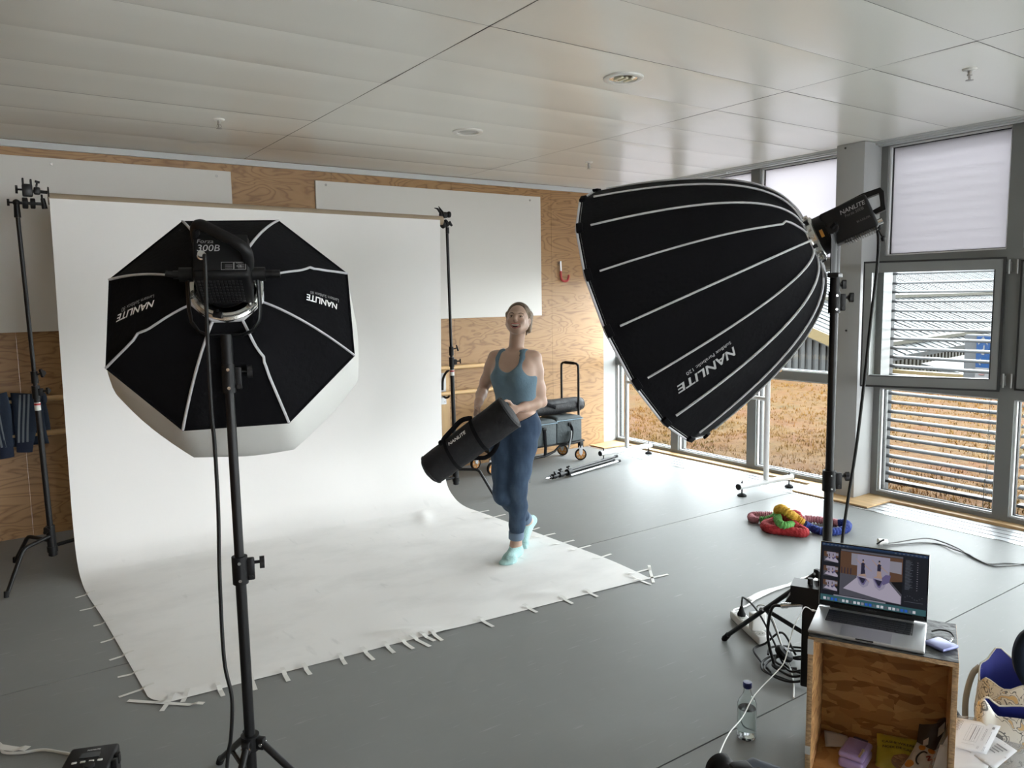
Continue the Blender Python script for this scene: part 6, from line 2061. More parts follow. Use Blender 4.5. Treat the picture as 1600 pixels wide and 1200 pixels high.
T_.clip_fn(lambda X, Y_, Z: (0.992 + 0.45 * np.maximum(0, X - 0.03) + 0.010 * np.sin(X * 30)) - Z)
T_.mesh('tank_top', m_tank, woman, 1)
# dark strap of what she wears beneath
m_strap = mat('black_strap', (0.012, 0.012, 0.014), 0.7)
for sg, off_ in ((-1, 0.052), (1, 0.064)):
    base_ = J['upch'] + ld * sg * off_
    pts = [base_ + fd * 0.066 - up3 * 0.015, base_ + fd * 0.062 + up3 * 0.03, base_ + fd * 0.035 + up3 * 0.062, base_ - fd * 0.01 + up3 * 0.072]
    MB().tube(catmull([wp(*p) for p in pts], 6), 0.0045, 6, flat=(0.5, 1)).build('strap', m_strap, woman)

# hair swept back into a low bun
m_hair = mat('light_brown_hair', (0.155, 0.108, 0.068), 0.5, nz=(8, 0.45, (1, 1, 1)), bump=(45, 0.5))
Hh = Field((-0.10, -0.06, 1.42), (0.17, 0.24, 1.70), 0.0036)
Hh.ell(hp_(0, -0.022, 0.030), (0.079, 0.096, 0.088), 0.0, M3=HM)
Hh.ell(hp_(0.0, -0.070, -0.005), (0.060, 0.052, 0.065), 0.03, M3=HM)
Hh.ell(hp_(0.0, -0.115, -0.030), (0.036, 0.034, 0.036), 0.015, M3=HM)
for s_ in (-1, 1):
    Hh.cone(hp_(0.070 * s_, 0.012, 0.030), hp_(0.072 * s_, -0.030, -0.030), 0.014, 0.012, 0.012)
Hh.cone(hp_(0.070, -0.035, 0.045), hp_(0.070, -0.050, -0.060), 0.020, 0.015, 0.015)
Hh.cone(hp_(-0.068, -0.03, 0.02), hp_(-0.068, -0.030, -0.035), 0.014, 0.008, 0.012)
Hh.cone(hp_(0.060, -0.05, -0.05), hp_(0.058, -0.03, -0.095), 0.012, 0.004, 0.01)
Hh.ell(hp_(0, 0.062, -0.026), (0.067, 0.064, 0.088), 0.006, 'sub', M3=HM)
Hh.ell(hp_(0, 0.075, 0.024), (0.060, 0.056, 0.058), 0.010, 'sub', M3=HM)
for s_ in (-1, 1):
    Hh.ell(hp_(0.080 * s_, -0.004, -0.014), (0.016, 0.020, 0.026), 0.004, 'sub', M3=HM)
hair_, _, _ = Hh.mesh('hair', m_hair, woman, 1)
rq = random.Random(4)
mb = MB()
for k in range(26):
    a = rq.uniform(-1, 1)
    s0 = hp_(0.070 * a, -0.01 + rq.uniform(-.03, .03), 0.10 - 0.055 * abs(a) ** 2 + rq.uniform(-.005, .005))
    s1 = s0 + hl_ * (0.016 * a + rq.uniform(-.012, .012)) + hu * rq.uniform(0.000, 0.012) - hf * rq.uniform(0.01, 0.035)
    s2 = s1 - hf * 0.02 - hu * rq.uniform(0.01, 0.03) + hl_ * 0.006 * a
    mb.tube(catmull([wp(*s0), wp(*s1), wp(*s2)], 4), 0.0007, 4)
tag(mb.build('loose_strands', m_hair, hair_), None, None, None, 'stuff')
# face details
m_lip = mat('lip_rose', (0.36, 0.13, 0.115), 0.45)
m_teeth = mat('teeth', (0.72, 0.68, 0.62), 0.3)
m_mouth = mat('mouth_dark', (0.045, 0.012, 0.012), 0.6)
m_eye = mat('eye_dark', (0.018, 0.014, 0.012), 0.25)
m_brow = mat('brow_brown', (0.070, 0.045, 0.030), 0.8)
hw = lambda a, b, c: wp(*hp_(a, b, c))
mb = MB()
mb.vf([hw(0.037 * math.cos(t), 0.0750 - 0.010 * math.cos(t) ** 2, -0.071 + 0.0140 * math.sin(t)) for t in [i * PI / 10 for i in range(20)]], [list(range(20))])
mb.build('mouth', m_mouth, woman, smooth=False)
mb = MB()
mb.grid(lambda u, v: hw(-0.030 + 0.060 * u, 0.0825 - 11.0 * (0.060 * (u - 0.5)) ** 2, -0.0600 + 4.0 * (0.060 * (u - 0.5)) ** 2 - 0.0100 * v * (1 - 0.6 * (2 * u - 1) ** 2)), 16, 3, thick=0.002)
mb.build('teeth', m_teeth, woman)
up_l = [hw(x, 0.0890 - 12 * x * x, -0.0585 + 5.5 * x * x) for x in [0.038 * (i / 8) for i in range(-8, 9)]]
lo_l = [hw(x, 0.0860 - 12 * x * x, -0.0850 + 24 * x * x) for x in [0.038 * (i / 8) for i in range(-8, 9)]]
rad_ = [0.0014 + 0.0020 * math.sin(PI * i / 16) for i in range(17)]
MB().tube(up_l, rad_, 8).build('upper_lip', m_lip, woman)
MB().tube(lo_l, [r * 1.35 for r in rad_], 8).build('lower_lip', m_lip, woman)
for s_ in (-1, 1):
    pts = [hw((0.030 + 0.0125 * q) * s_, 0.0850 - 0.005 * abs(q) ** 2 - 0.002 * (q > 0) * q, -0.0075 + 0.0026 * (1 - q * q)) for q in [i / 4 for i in range(-4, 5)]]
    MB().tube(pts, [0.0008 + 0.0018 * math.sin(PI * i / 8) for i in range(9)], 6).build('lashes', m_eye, woman)
    MB().ball(hw(0.0295 * s_, 0.0830, -0.0090), 0.0040, 10, 7).build('eye', m_eye, woman)
    pts = [hw((0.013 + 0.034 * q) * s_, 0.0890 - 0.015 * q * q, 0.0090 + 0.006 * math.sin(PI * min(1, q * 0.8))) for q in [i / 6 for i in range(7)]]
    MB().tube(pts, [0.0016, 0.0024, 0.0024, 0.0022, 0.0018, 0.0014, 0.0007], 6).build('eyebrow', m_brow, woman)
    MB().ball(hw(0.0705 * s_, -0.004, -0.042), (0.0045, 0.0045, 0.006), 10, 7).build('earring', mat('pearl_earring', (0.70, 0.66, 0.58), 0.25), woman)

# waistband and jean details laid on the cloth
MB().tube([wp(*(J['hipL'] + ld * (0.082 - 0.03 * t) + fd * 0.03 + up3 * (0.08 - 0.42 * t))) for t in [i / 10 for i in range(11)]], 0.0016, 5).build('side_seam', m_thr, woman)

# ---- the bag she carries
bagp = thing('carry_bag', 'long black padded bag held slanting in front of the woman', 'bag', tuple(wp(-0.28, -0.27, 0.83)))
bA, bB = np.array((-0.530, -0.235, 0.640)), np.array((-0.020, -0.285, 1.010))
bd = (bB - bA) / np.linalg.norm(bB - bA)
LB = np.linalg.norm(bB - bA)
bu = np.cross(bd, (0, 1.0, 0))
bu = bu / np.linalg.norm(bu)
if bu[2] < 0:
    bu = -bu
bn = np.cross(bu, bd)
if bn[1] > 0:
    bn = -bn                                     # towards the camera
def bagq(t, a, off_=0.0):
    e_ = max(0.0, min(1.0, t / 0.06, (1 - t) / 0.025))
    r = 0.098 + 0.010 * t
    r = r * (0.80 + 0.20 * math.sqrt(max(0, e_ * (2 - e_)))) + off_
    r += 0.003 * mnoise.noise(V((t * 6, math.cos(a) * 1.2, math.sin(a) * 1.2)))
    return wp(*(bA + bd * (LB * (t)) + bu * r * math.sin(a) + bn * r * math.cos(a)))
m_bag = mat('black_bag_nylon', (0.0075, 0.0075, 0.009), 0.7, spec=0.3, bump=(22, 0.35))
mb = MB().grid(lambda u, v: bagq(v, 2 * PI * u), 40, 44, closed_u=True)
for t, c_ in ((0.0, -0.016), (1.0, 0.010)):
    ring_ = [bagq(t, 2 * PI * i / 40) for i in range(40)]
    cen = wp(*(bA + bd * (LB * t + c_)))
    vs = ring_ + [r_.lerp(cen, 0.5) + V(WX_ * bd[0] + WY_ * bd[1] + zz * bd[2]) * c_ * 0.4 for r_ in ring_] + [cen]
    fcs = [[i, (i + 1) % 40, 40 + (i + 1) % 40, 40 + i] for i in range(40)] + [[40 + i, 40 + (i + 1) % 40, 80] for i in range(40)]
    mb.vf(vs, fcs)
mb.build('bag_body', m_bag, bagp, ang=60)
for t in (0.985, 0.03):
    MB().tube([bagq(t, 2 * PI * i / 40, 0.001) for i in range(40)], 0.004, 6, closed=True).build('piping', M_BLACK, bagp)
for t in (0.30, 0.62):
    MB().tube([bagq(t + 0.02 * math.sin(2 * PI * i / 40), 2 * PI * i / 40, 0.0012) for i in range(40)], 0.013, 6, closed=True, flat=(0.12, 1)).build('webbing', M_FAB, bagp)
hpts = [bagq(0.30, rad(80), 0.002), bagq(0.34, rad(82), 0.012), bagq(0.44, rad(86), 0.022), bagq(0.55, rad(92), 0.030), bagq(0.62, rad(92), 0.018), bagq(0.66, rad(88), 0.002)]
MB().tube(catmull(hpts, 6), 0.015, 8, flat=(0.3, 1)).build('carry_handle', M_FAB, bagp)
sp_ = [bagq(0.42, rad(-110), 0.002), bagq(0.46, rad(-105), 0.02), bagq(0.52, rad(-102), 0.042), bagq(0.60, rad(-100), 0.040), bagq(0.68, rad(-105), 0.02), bagq(0.72, rad(-115), 0.002)]
MB().tube(catmull(sp_, 6), 0.014, 8, flat=(0.25, 1)).build('shoulder_strap', M_FAB, bagp)
MB().ball(bagq(0.285, rad(70), 0.008), 0.018, 10, 7).build('strap_end', M_FAB, bagp)
put_text(MB(), 'NANLITE', lambda x, y: bagq(0.345 + 0.205 * x / nw, rad(38 + 17 * y), 0.0022), size=1.0, shear=0.2, bold=0.02).build('wordmark', M_LET, bagp, smooth=False)
# ================================================================== crate with laptop at the lower right
CF, CU, CV = V((2.259, 1.505, 0)), V((0.452, -0.892, 0)), V((0.892, 0.452, 0))
cq = lambda a, b, z=0.0: CF + CU * a + CV * b + zz * z
MC = mat3(CU, CV, zz)
def osb(name, tint=1.0, scale=1.0):
    m = mat(name, (0.4, 0.24, 0.1), 0.62)
    g = NT(m)
    co = g.n('TexCoord').outputs['Object']
    outs = []
    for rot, sc, off in (((0.5, 0.6, -1.1), (13, 13, 32), (0, 0, 0)), ((-0.3, 0.2, 0.4), (9, 9, 42), (4, 2, 1)), ((0.9, -0.3, 2.0), (16, 16, 34), (7, 1, 3))):
        vv = g.n('TexVoronoi', feature='F1')
        vv.inputs['Scale'].default_value = 1.0 * scale
        vv.inputs['Randomness'].default_value = 1.0
        nz = g.n('TexNoise')
        nz.inputs['Scale'].default_value = 6
        g.l(co, nz.inputs['Vector'])
        dv = g.n('VectorMath', operation='MULTIPLY_ADD')
        g.l(nz.outputs['Color'], dv.inputs[0])
        dv.inputs[1].default_value = (0.05, 0.05, 0.05)
        g.l(co, dv.inputs[2])
        g.l(g.mapping(dv.outputs[0], sc, rot, off), vv.inputs['Vector'])
        outs.append(vv)
    bw = g.n('SeparateColor')
    g.l(outs[0].outputs['Color'], bw.inputs[0])
    bw2 = g.n('SeparateColor')
    g.l(outs[1].outputs['Color'], bw2.inputs[0])
    bw3 = g.n('SeparateColor')
    g.l(outs[2].outputs['Color'], bw3.inputs[0])
    t_ = tint
    ra = g.ramp(bw.outputs[0], [(0.0, (0.190 * t_, 0.085 * t_, 0.026 * t_)), (0.35, (0.34 * t_, 0.185 * t_, 0.070 * t_)), (0.7, (0.42 * t_, 0.25 * t_, 0.105 * t_)), (1.0, (0.50 * t_, 0.32 * t_, 0.15 * t_))])
    rb = g.ramp(bw2.outputs[1], [(0.0, (0.18 * t_, 0.080 * t_, 0.024 * t_)), (0.6, (0.37 * t_, 0.21 * t_, 0.082 * t_)), (1.0, (0.47 * t_, 0.29 * t_, 0.13 * t_))])
    msk = g.ramp(bw3.outputs[2], [(0.45, (0, 0, 0)), (0.5, (1, 1, 1))])
    col = g.mix(msk, ra, rb)
    fib = g.noise(g.mapping(co, (20, 20, 90), (0.3, 0.2, 0.6)), 2, 3)
    col = g.mix(g.math('MULTIPLY', fib, 0.4), col, (0.30 * t_, 0.16 * t_, 0.06 * t_))
    g.l(col, g.p.inputs['Base Color'])
    g.bump(bw.outputs[0], 0.12, 0.003)
    return m
m_osb = osb('strand_board', 1.35)
m_osbe = mat('strand_board_edge', (0.34, 0.22, 0.115), 0.75, nz=(55, 0.35, (1, 1, 3)), bump=(90, 0.4))
m_top = mat('worn_black_top', (0.035, 0.036, 0.038), 0.5, nz=(22, 0.75), bump=(30, 0.3))
WC, DC, HC, TH = 0.448, 0.325, 0.530, 0.018
crate = thing('wooden_crate', 'open strand board crate standing on its side under the laptop', 'crate', tuple(CF))
def cbox(a0, a1, b0, b1, z0, z1, bev=0.0):
    return MB().box(cq((a0 + a1) / 2, (b0 + b1) / 2, (z0 + z1) / 2), (a1 - a0, b1 - b0, z1 - z0), MC, bev)
def panel(name, *a):
    o = cbox(*a, 0.0012).build(name, [m_osb, m_osbe], crate, ang=30)
    for p in o.data.polygons:                       # cut edges facing the room show the board's end grain
        if abs(p.normal.dot(CV)) > 0.9 and name != 'back_panel':
            p.material_index = 1
    return o
panel('side_panel', 0.0, TH, 0.0, DC, 0.0, HC - TH)
panel('side_panel', WC - TH, WC, 0.0, DC, 0.0, HC - TH)
panel('base_panel', TH, WC - TH, 0.0, DC, 0.0, TH)
panel('back_panel', TH, WC - TH, DC - 0.012, DC, TH, HC - TH)
panel('top_panel', 0.0, WC, 0.0, DC, HC - TH, HC - 0.003)
cbox(0.001, WC - 0.001, 0.001, DC - 0.001, HC - 0.003, HC, 0.0008).build('worn_top', m_top, crate, smooth=False)
cbox(-0.001, 0.018, -0.0012, 0.0, HC - 0.065, HC - 0.012).build('grey_tape', mat('grey_duct_tape', (0.36, 0.37, 0.37), 0.45), crate, smooth=False)
cbox(-0.001, 0.016, -0.0012, 0.0, 0.10, 0.13).build('grey_tape', MATS['grey_duct_tape'], crate, smooth=False)

# ---- laptop
LW, LD, LH = 0.3557, 0.2457, 0.0115
LP = V((2.275, 1.518, 0.0))
LU = V((math.cos(rad(-64.6)), math.sin(rad(-64.6)), 0))
LV = V((-LU.y, LU.x, 0))
lq = lambda a, b, z=0.0: LP + LU * a + LV * b + zz * (HC + 0.0015 + z)
ML = mat3(LU, LV, zz)
m_alu2 = mat('laptop_aluminium', (0.50, 0.51, 0.52), 0.38, 0.75)
m_key = mat('laptop_key', (0.008, 0.008, 0.009), 0.5)
m_bez = mat('screen_bezel', (0.006, 0.006, 0.007), 0.12)
lap = thing('laptop', 'open silver laptop showing a photo of two dancers on its screen', 'laptop', tuple(lq(LW / 2, LD / 2, -0.001)))
base = MB().box(lq(LW / 2, LD / 2, LH / 2), (LW, LD, LH), ML, 0.004, 3).build('base', m_alu2, lap)
MB().box(lq(LW / 2, LD * 0.665, LH - 0.0004), (0.275, 0.108, 0.0012), ML).build('keyboard_well', M_BLACK, base, smooth=False)
rows = [(14, 0.010), (14, 0.016), (14, 0.016), (13, 0.016), (12, 0.016), (8, 0.016)]
kz = LH + 0.0009
kb = MB()
y_ = LD * 0.665 + 0.054 - 0.006
for nk, hh in rows:
    y_ -= hh + 0.0022
    wk = 0.270 / nk
    for k in range(nk):
        if nk == 8:
            wds = [0.017, 0.017, 0.019, 0.100, 0.02, 0.02, 0.02, 0.02]
            x0 = LW / 2 - 0.133 + sum(wds[:k]) + 0.0045 * k
            wk2 = wds[k]
        else:
            x0, wk2 = LW / 2 - 0.135 + wk * k + 0.001, wk - 0.0022
        kb.box(lq(x0 + wk2 / 2, y_ + hh / 2, kz), (wk2, hh, 0.0012), ML, 0.0004, 1)
kb.build('keys', m_key, base, smooth=False)
MB().box(lq(LW / 2 + 0.0, 0.050, LH + 0.0002), (0.158, 0.088, 0.0008), ML, 0.0003).build('trackpad', mat('trackpad_grey', (0.40, 0.41, 0.42), 0.3, 0.7), base, smooth=False)
MB().box(lq(LW / 2, 0.0005, LH - 0.002), (0.055, 0.003, 0.0045), ML, 0.001).build('finger_notch', m_bez, base, smooth=False)
lid_a = rad(3.6)
lu2 = (zz * math.cos(lid_a) + LV * math.sin(lid_a)).normalized()
ln2 = LU.cross(lu2).normalized()          # towards the back or front
if ln2.dot(LV) > 0:
    ln2 = -ln2
ls = lambda a, c, d=0.0: lq(0, LD - 0.004, LH + 0.002) + LU * a + lu2 * c + ln2 * d
LHt = 0.240
lidp = MB().box(ls(LW / 2, LHt / 2, -0.0025), (LW, LHt, 0.0048), mat3(LU, lu2, LU.cross(lu2)), 0.0022, 3).build('lid', m_alu2, lap)
MB().box(ls(LW / 2, LHt / 2, 0.0002), (LW - 0.003, LHt - 0.003, 0.0012), mat3(LU, lu2, LU.cross(lu2)), 0.0004).build('screen_glass', m_bez, lidp)
MB().cyl(ls(0.04, -0.002, -0.002), ls(LW - 0.04, -0.002, -0.002), 0.005, n=12).build('hinge', M_BLACK, lap)
# what the screen shows: flat shapes lit from behind
SW, SH, S0, T0 = 0.345, 0.2145, 0.0054, 0.0205
def scr_mat(name, col, e=0.72):
    m = mat('screen_' + name, (0.008, 0.008, 0.008), 0.35, spec=0.2)
    p = m.node_tree.nodes['Principled BSDF']
    p.inputs['Emission Color'].default_value = srgb(*col)
    p.inputs['Emission Strength'].default_value = e
    return m
smats = [scr_mat('ui', (24, 27, 36)), scr_mat('menu', (28, 52, 84)), scr_mat('grey', (88, 88, 98)), scr_mat('paper', (172, 165, 182)), scr_mat('wood', (92, 66, 50)), scr_mat('floor', (78, 78, 88)), scr_mat('skin', (168, 142, 128)), scr_mat('dress', (38, 36, 58)), scr_mat('pale', (150, 145, 165)), scr_mat('teal', (52, 92, 98)), scr_mat('white', (205, 205, 212)), scr_mat('dark', (14, 15, 20)), scr_mat('text', (92, 98, 110)), scr_mat('icon', (38, 90, 190)), scr_mat('board', (140, 138, 150)), scr_mat('mauve', (100, 92, 132))]
scr = MB()
lay = [0]
def sp(pts, mi):
    lay[0] += 1
    d = 0.0010 + 0.000012 * lay[0]
    scr.m(mi).vf([ls(S0 + x * SW, T0 + y * SH, d) for x, y in pts], [list(range(len(pts)))])
def sr(x0, y0, x1, y1, mi):
    sp([(x0, y0), (x1, y0), (x1, y1), (x0, y1)], mi)
def picture(X0, Y0, X1, Y1, full=True):
    f = lambda pts: [(X0 + (X1 - X0) * a, Y0 + (Y1 - Y0) * b) for a, b in pts]
    sp(f([(0, 0), (1, 0), (1, 1), (0, 1)]), 5)
    sp(f([(0, 0.50), (1, 0.46), (1, 1), (0, 1)]), 4)
    sp(f([(0.18, 0.72), (0.30, 0.72), (0.30, 0.98), (0.18, 0.98)]), 14)
    sp(f([(0.78, 0.68), (0.985, 0.66), (0.985, 0.92), (0.78, 0.92)]), 14)
    sp(f([(0.28, 0.44), (0.80, 0.44), (0.80, 0.98), (0.28, 0.98)]), 8)
    sp(f([(0.06, 0.16), (0.30, 0.48), (0.78, 0.46), (0.99, 0.17), (0.99, 0.0), (0.75, 0.02)]), 3)
    sp(f([(0.0, 0.36), (0.27, 0.44), (0.06, 0.16), (0.0, 0.12)]), 5)
    sp(f([(0.82, 0.46), (1, 0.5), (1, 0.22)]), 11)
    if full:
        for k in range(4):
            sp(f([(0.02 + 0.05 * k, 0.50), (0.035 + 0.05 * k, 0.50), (0.035 + 0.05 * k, 0.64), (0.02 + 0.05 * k, 0.64)]), 7)
    for dx, s in ((0.37, 1.0), (0.63, 1.05)):
        g2 = lambda pts: f([(dx + a * 0.9, 0.50 + b * s) for a, b in pts])
        sp(g2([(-0.11, -0.02), (-0.05, -0.07), (0.06, -0.06), (0.13, -0.10), (0.10, -0.20), (0.02, -0.26), (-0.06, -0.20)]), 8)
        sp(g2([(-0.10, -0.02), (0.09, -0.05), (0.03, -0.20), (-0.01, -0.19)]), 15)
        sp(g2([(-0.07, -0.03), (0.06, -0.05), (0.02, -0.16), (-0.01, -0.15)]), 7)
        sp(g2([(0.02, 0.0), (0.045, -0.02), (0.13, -0.10), (0.12, -0.115)]), 6)
        sp(g2([(-0.03, 0.13), (0.03, 0.13), (0.04, 0.28), (0.0, 0.31), (-0.03, 0.28)]), 7)
        sp(g2([(-0.035, 0.02), (0.05, 0.02), (0.04, 0.15), (-0.03, 0.15)]), 6 if s > 1 else 7)
        sp(g2([(-0.09, 0.0), (0.07, 0.0), (0.05, 0.06), (-0.06, 0.03)]), 6)
        sp(g2([(-0.03, 0.27), (-0.13, 0.38), (-0.135, 0.37), (-0.03, 0.24)]), 6)
        sp(g2([(0.03, 0.24), (0.16, 0.13), (0.165, 0.14), (0.03, 0.27)]), 6)
        sp(g2([(-0.012, 0.30), (0.016, 0.30), (0.02, 0.36), (-0.008, 0.37)]), 6)
        sp(g2([(-0.014, 0.34), (0.02, 0.345), (0.014, 0.375), (-0.01, 0.375)]), 11)
    sp(f([(0.70, 0.36), (0.80, 0.44), (0.82, 0.60), (0.74, 0.60), (0.68, 0.52)]), 15)
sr(0, 0, 1, 1, 0)
sr(0, 0.955, 1, 1, 1)
sr(0.10, 0.958, 0.9, 0.965, 0)
for k in range(26):
    if k < 7 or k > 17:
        sr(0.012 + k * 0.038, 0.968, 0.030 + k * 0.038, 0.985, 12)
sr(0.0, 0.0, 1.0, 0.105, 9)
for k in range(24):
    sr(0.03 + k * 0.037, 0.018, 0.056 + k * 0.037, 0.062, (10, 2, 10, 12, 13, 14)[(k * 5 + k // 3) % 6])
sr(0.175, 0.115, 0.185, 0.93, 11)
sr(0.19, 0.90, 0.775, 0.93, 2)
picture(0.185, 0.135, 0.775, 0.895)
sr(0.13, 0.105, 0.63, 0.125, 14)
for k in range(3):
    y0 = 0.68 - k * 0.245
    picture(0.022, y0, 0.165, y0 + 0.175, False)
sr(0.785, 0.105, 1.0, 0.945, 0)
for k in range(26):
    y0 = 0.88 - k * 0.019
    L2_ = (0.04, 0.06, 0.05, 0.07, 0.045)[k % 5]
    sr(0.80, y0, 0.80 + L2_, y0 + 0.006, 12)
    if k % 2:
        sr(0.905, y0, 0.915, y0 + 0.008, 14)
for k in range(8):
    sr(0.80 + k * 0.022, 0.27 + 0.03 * math.sin(k), 0.812 + k * 0.022, 0.276 + 0.03 * math.sin(k), 12)
sr(0.80, 0.20, 0.97, 0.206, 12)
scr.build('display', smats, lidp, smooth=False)
put_text(MB(), 'MacBook Pro', flat_fn(ls(LW / 2 - 0.017, 0.008, 0.0012), LU, lu2), size=0.0062).build('lid_lettering', mat('dark_grey_lettering', (0.10, 0.10, 0.10), 0.5), lidp, smooth=False)
MB().box(lq(-0.006, LD - 0.055, LH * 0.5), (0.020, 0.010, 0.006), ML, 0.002).build('cable_plug', M_WHITEP, lap)

# tether lead from the laptop to the camera on the chair
wl = MB().tube(catmull([tuple(lq(-0.014, LD - 0.055, LH * 0.5)), (2.395, 1.612, 0.562), (2.339, 1.594, 0.550), (2.278, 1.576, 0.530), (2.209, 1.546, 0.490), (2.167, 1.533, 0.450), (2.140, 1.543, 0.420), (2.023, 1.538, 0.380), (1.879, 1.474, 0.380), (1.735, 1.407, 0.410), (1.561, 1.296, 0.47), (1.50, 1.24, 0.505)], 8), 0.0019, 8)
tag(wl.build('tether_lead', M_WCABLE, loc=(2.0, 1.5, 0.4)), 'thin white lead sagging from the laptop towards the bottom edge', 'cable')

# portable drive with a short black lead
dv_ = thing('portable_drive', 'flat lilac blue portable drive on the crate top beside the laptop', 'drive', tuple(cq(0.39, 0.105, HC)))
m_lil = mat('lilac_metal', (0.22, 0.24, 0.46), 0.4, 0.3)
rd_ = Matrix.Rotation(rad(-38), 3, 'Z') @ MC
MB().box(cq(0.398, 0.105, HC + 0.0065), (0.074, 0.074, 0.011), rd_, 0.004, 3).build('drive_case', m_lil, dv_)
MB().tube(catmull([cq(0.372, 0.20, HC + 0.008), cq(0.395, 0.215, HC + 0.012), cq(0.425, 0.205, HC + 0.014), cq(0.437, 0.175, HC + 0.010), cq(0.430, 0.150, HC + 0.008)], 7), 0.0028, 8).build('lead', M_CABLE, dv_)
MB().cyl(cq(0.434, 0.165, HC + 0.0085), cq(0.424, 0.140, HC + 0.007), 0.0042, n=10).build('lead_plug', M_CHROME, dv_)

# ---- what lies in the crate
m_cardw = mat('white_card', (0.62, 0.58, 0.57), 0.7)
o = MB()
cpts = [cq(0.030, 0.292, 0.040), cq(0.112, 0.300, 0.034), cq(0.128, 0.245, 0.0195), cq(0.045, 0.215, 0.0195)]
o.grid(lambda u, v: cpts[0].lerp(cpts[1], u).lerp(cpts[3].lerp(cpts[2], u), v) + zz * 0.003 * math.sin(PI * u), 6, 5, thick=0.0006)
cd = tag(o.build('paper_card', m_cardw, loc=tuple(cq(0.08, 0.25, 0.019)), ang=180), 'small white card lying in the back left corner of the crate', 'card')
put_text(MB(), '_ _ __ _', lambda x, y: cpts[3].lerp(cpts[2], 0.25 + x * 0.10).lerp(cpts[0].lerp(cpts[1], 0.25 + x * 0.10), 0.45 + y * 0.2) + zz * 0.0045, size=1.0).build('print_line', mat('faint_print', (0.35, 0.33, 0.33), 0.7), cd, smooth=False)
m_lav = mat('lavender_plastic', (0.34, 0.26, 0.50), 0.42)
hc = thing('hard_case', 'lavender plastic case with a metal clasp inside the crate', 'case', tuple(cq(0.145, 0.15, 0.018)))
Mh = Matrix.Rotation(rad(-12), 3, 'Z') @ MC
hcc = cq(0.150, 0.160, 0.018)
hx2, hy2 = Mh.col[0], Mh.col[1]
MB().box(hcc + zz * 0.018, (0.085, 0.125, 0.036), Mh, 0.012, 4).build('case_bottom', m_lav, hc)
MB().box(hcc + zz * 0.049, (0.085, 0.125, 0.022), Mh, 0.010, 4).build('case_lid', m_lav, hc)
MB().box(hcc + zz * 0.0605 - hy2 * 0.0, (0.058, 0.090, 0.003), Mh, 0.003).build('lid_inset', mat('lavender_dark', (0.29, 0.215, 0.44), 0.45), hc)
MB().box(hcc + zz * 0.058 + hx2 * 0.030 - hy2 * 0.020, (0.018, 0.045, 0.012), Mh, 0.005).build('hinge_block', m_lav, hc)
MB().cyl(hcc + zz * 0.066 + hx2 * 0.030 - hy2 * 0.020, hcc + zz * 0.066 + hx2 * 0.030 - hy2 * 0.062, 0.004, n=10).ball(hcc + zz * 0.066 + hx2 * 0.030 - hy2 * 0.016, 0.0055).build('clasp', mat('brass_clasp', (0.55, 0.45, 0.28), 0.3, 0.9), hc)
MB().box(hcc + zz * 0.060 + hy2 * 0.060, (0.05, 0.008, 0.006), Mh, 0.002).build('dark_latch', mat('deep_lavender_plastic', (0.06, 0.045, 0.10), 0.5), hc)  # latch bar in a darker lavender than the case

def pouch(name, label, cat, c0, ux, vy, w, h, puff, seed, m, parent_kw=None):
    """crinkled packet lying along ux/vy about c0"""
    c0, ux, vy = V(c0), V(ux).normalized(), V(vy).normalized()
    nn = ux.cross(vy).normalized()
    if nn.z < 0:
        nn = -nn
    def top(u, v, s=1):
        e_ = max(0, math.sin(PI * u)) ** 0.6 * max(0, math.sin(PI * v)) ** 0.5
        wob = 0.006 * mnoise.noise(V((u * 5, v * 5, seed + s))) * (0.3 + e_)
        return c0 + ux * (w * (u - 0.5) * (1 - 0.06 * math.sin(PI * v))) + vy * (h * (v - 0.5)) + nn * (s * puff * 0.5 * e_ + wob + puff * 0.5)
    o = thing(name, label, cat, tuple(c0))
    mb = MB().grid(lambda u, v: top(u, v, 1), 20, 20).grid(lambda u, v: top(u, v, -1), 20, 20)
    bmesh.ops.remove_doubles(mb.bm, verts=mb.bm.verts, dist=0.0004)
    mb.build('packet', m, o, ang=70)
    return o, lambda u, v, d=0.0012: top(u, v, 1) + nn * d
m_yel = mat('yellow_packet', (0.42, 0.35, 0.035), 0.35, nz=(14, 0.15))
nb, nf_ = pouch('nut_packet', 'yellow packet of cashew nuts lying in the crate', 'packet', tuple(cq(0.285, 0.245, 0.022)), CU * 0.98 + CV * 0.1, CV * 0.85 + zz * 0.45, 0.150, 0.150, 0.045, 3, m_yel)
put_text(MB(), 'CASHEWKERNE', lambda x, y: nf_(0.10 + x * 0.118, 0.72 + y * 0.085), size=1.0, bold=0.02).build('print', mat('dark_print', (0.02, 0.02, 0.02), 0.5), nb, smooth=False)
put_text(MB(), 'NOIX DE CAJOU', lambda x, y: nf_(0.12 + x * 0.108, 0.58 + y * 0.095), size=1.0, bold=0.02).build('print', MATS['dark_print'], nb, smooth=False)
mb = MB()
rq = random.Random(2)
mb.grid(lambda u, v: nf_(0.64 + 0.30 * u ** 0.5 * math.cos(2 * PI * v), 0.27 + 0.20 * u ** 0.5 * math.sin(2 * PI * v), 0.0016), 6, 24)
pn = mb.build('window_print', mat('nut_window_brown', (0.22, 0.11, 0.05), 0.4), nb, ang=180)
mb = MB()
for k in range(26):
    u_, v_ = 0.64 + rq.uniform(-.24, .24), 0.27 + rq.uniform(-.15, .15)
    mb.ball(nf_(u_, v_, 0.003), (0.009, 0.006, 0.003), 8, 5, Matrix.Rotation(rq.uniform(0, 3), 3, 'Z'))
mb.build('nut_print', mat('nut_tan', (0.36, 0.22, 0.11), 0.5), pn)
m_wpk = mat('white_packet', (0.58, 0.55, 0.50), 0.4, nz=(18, 0.08))
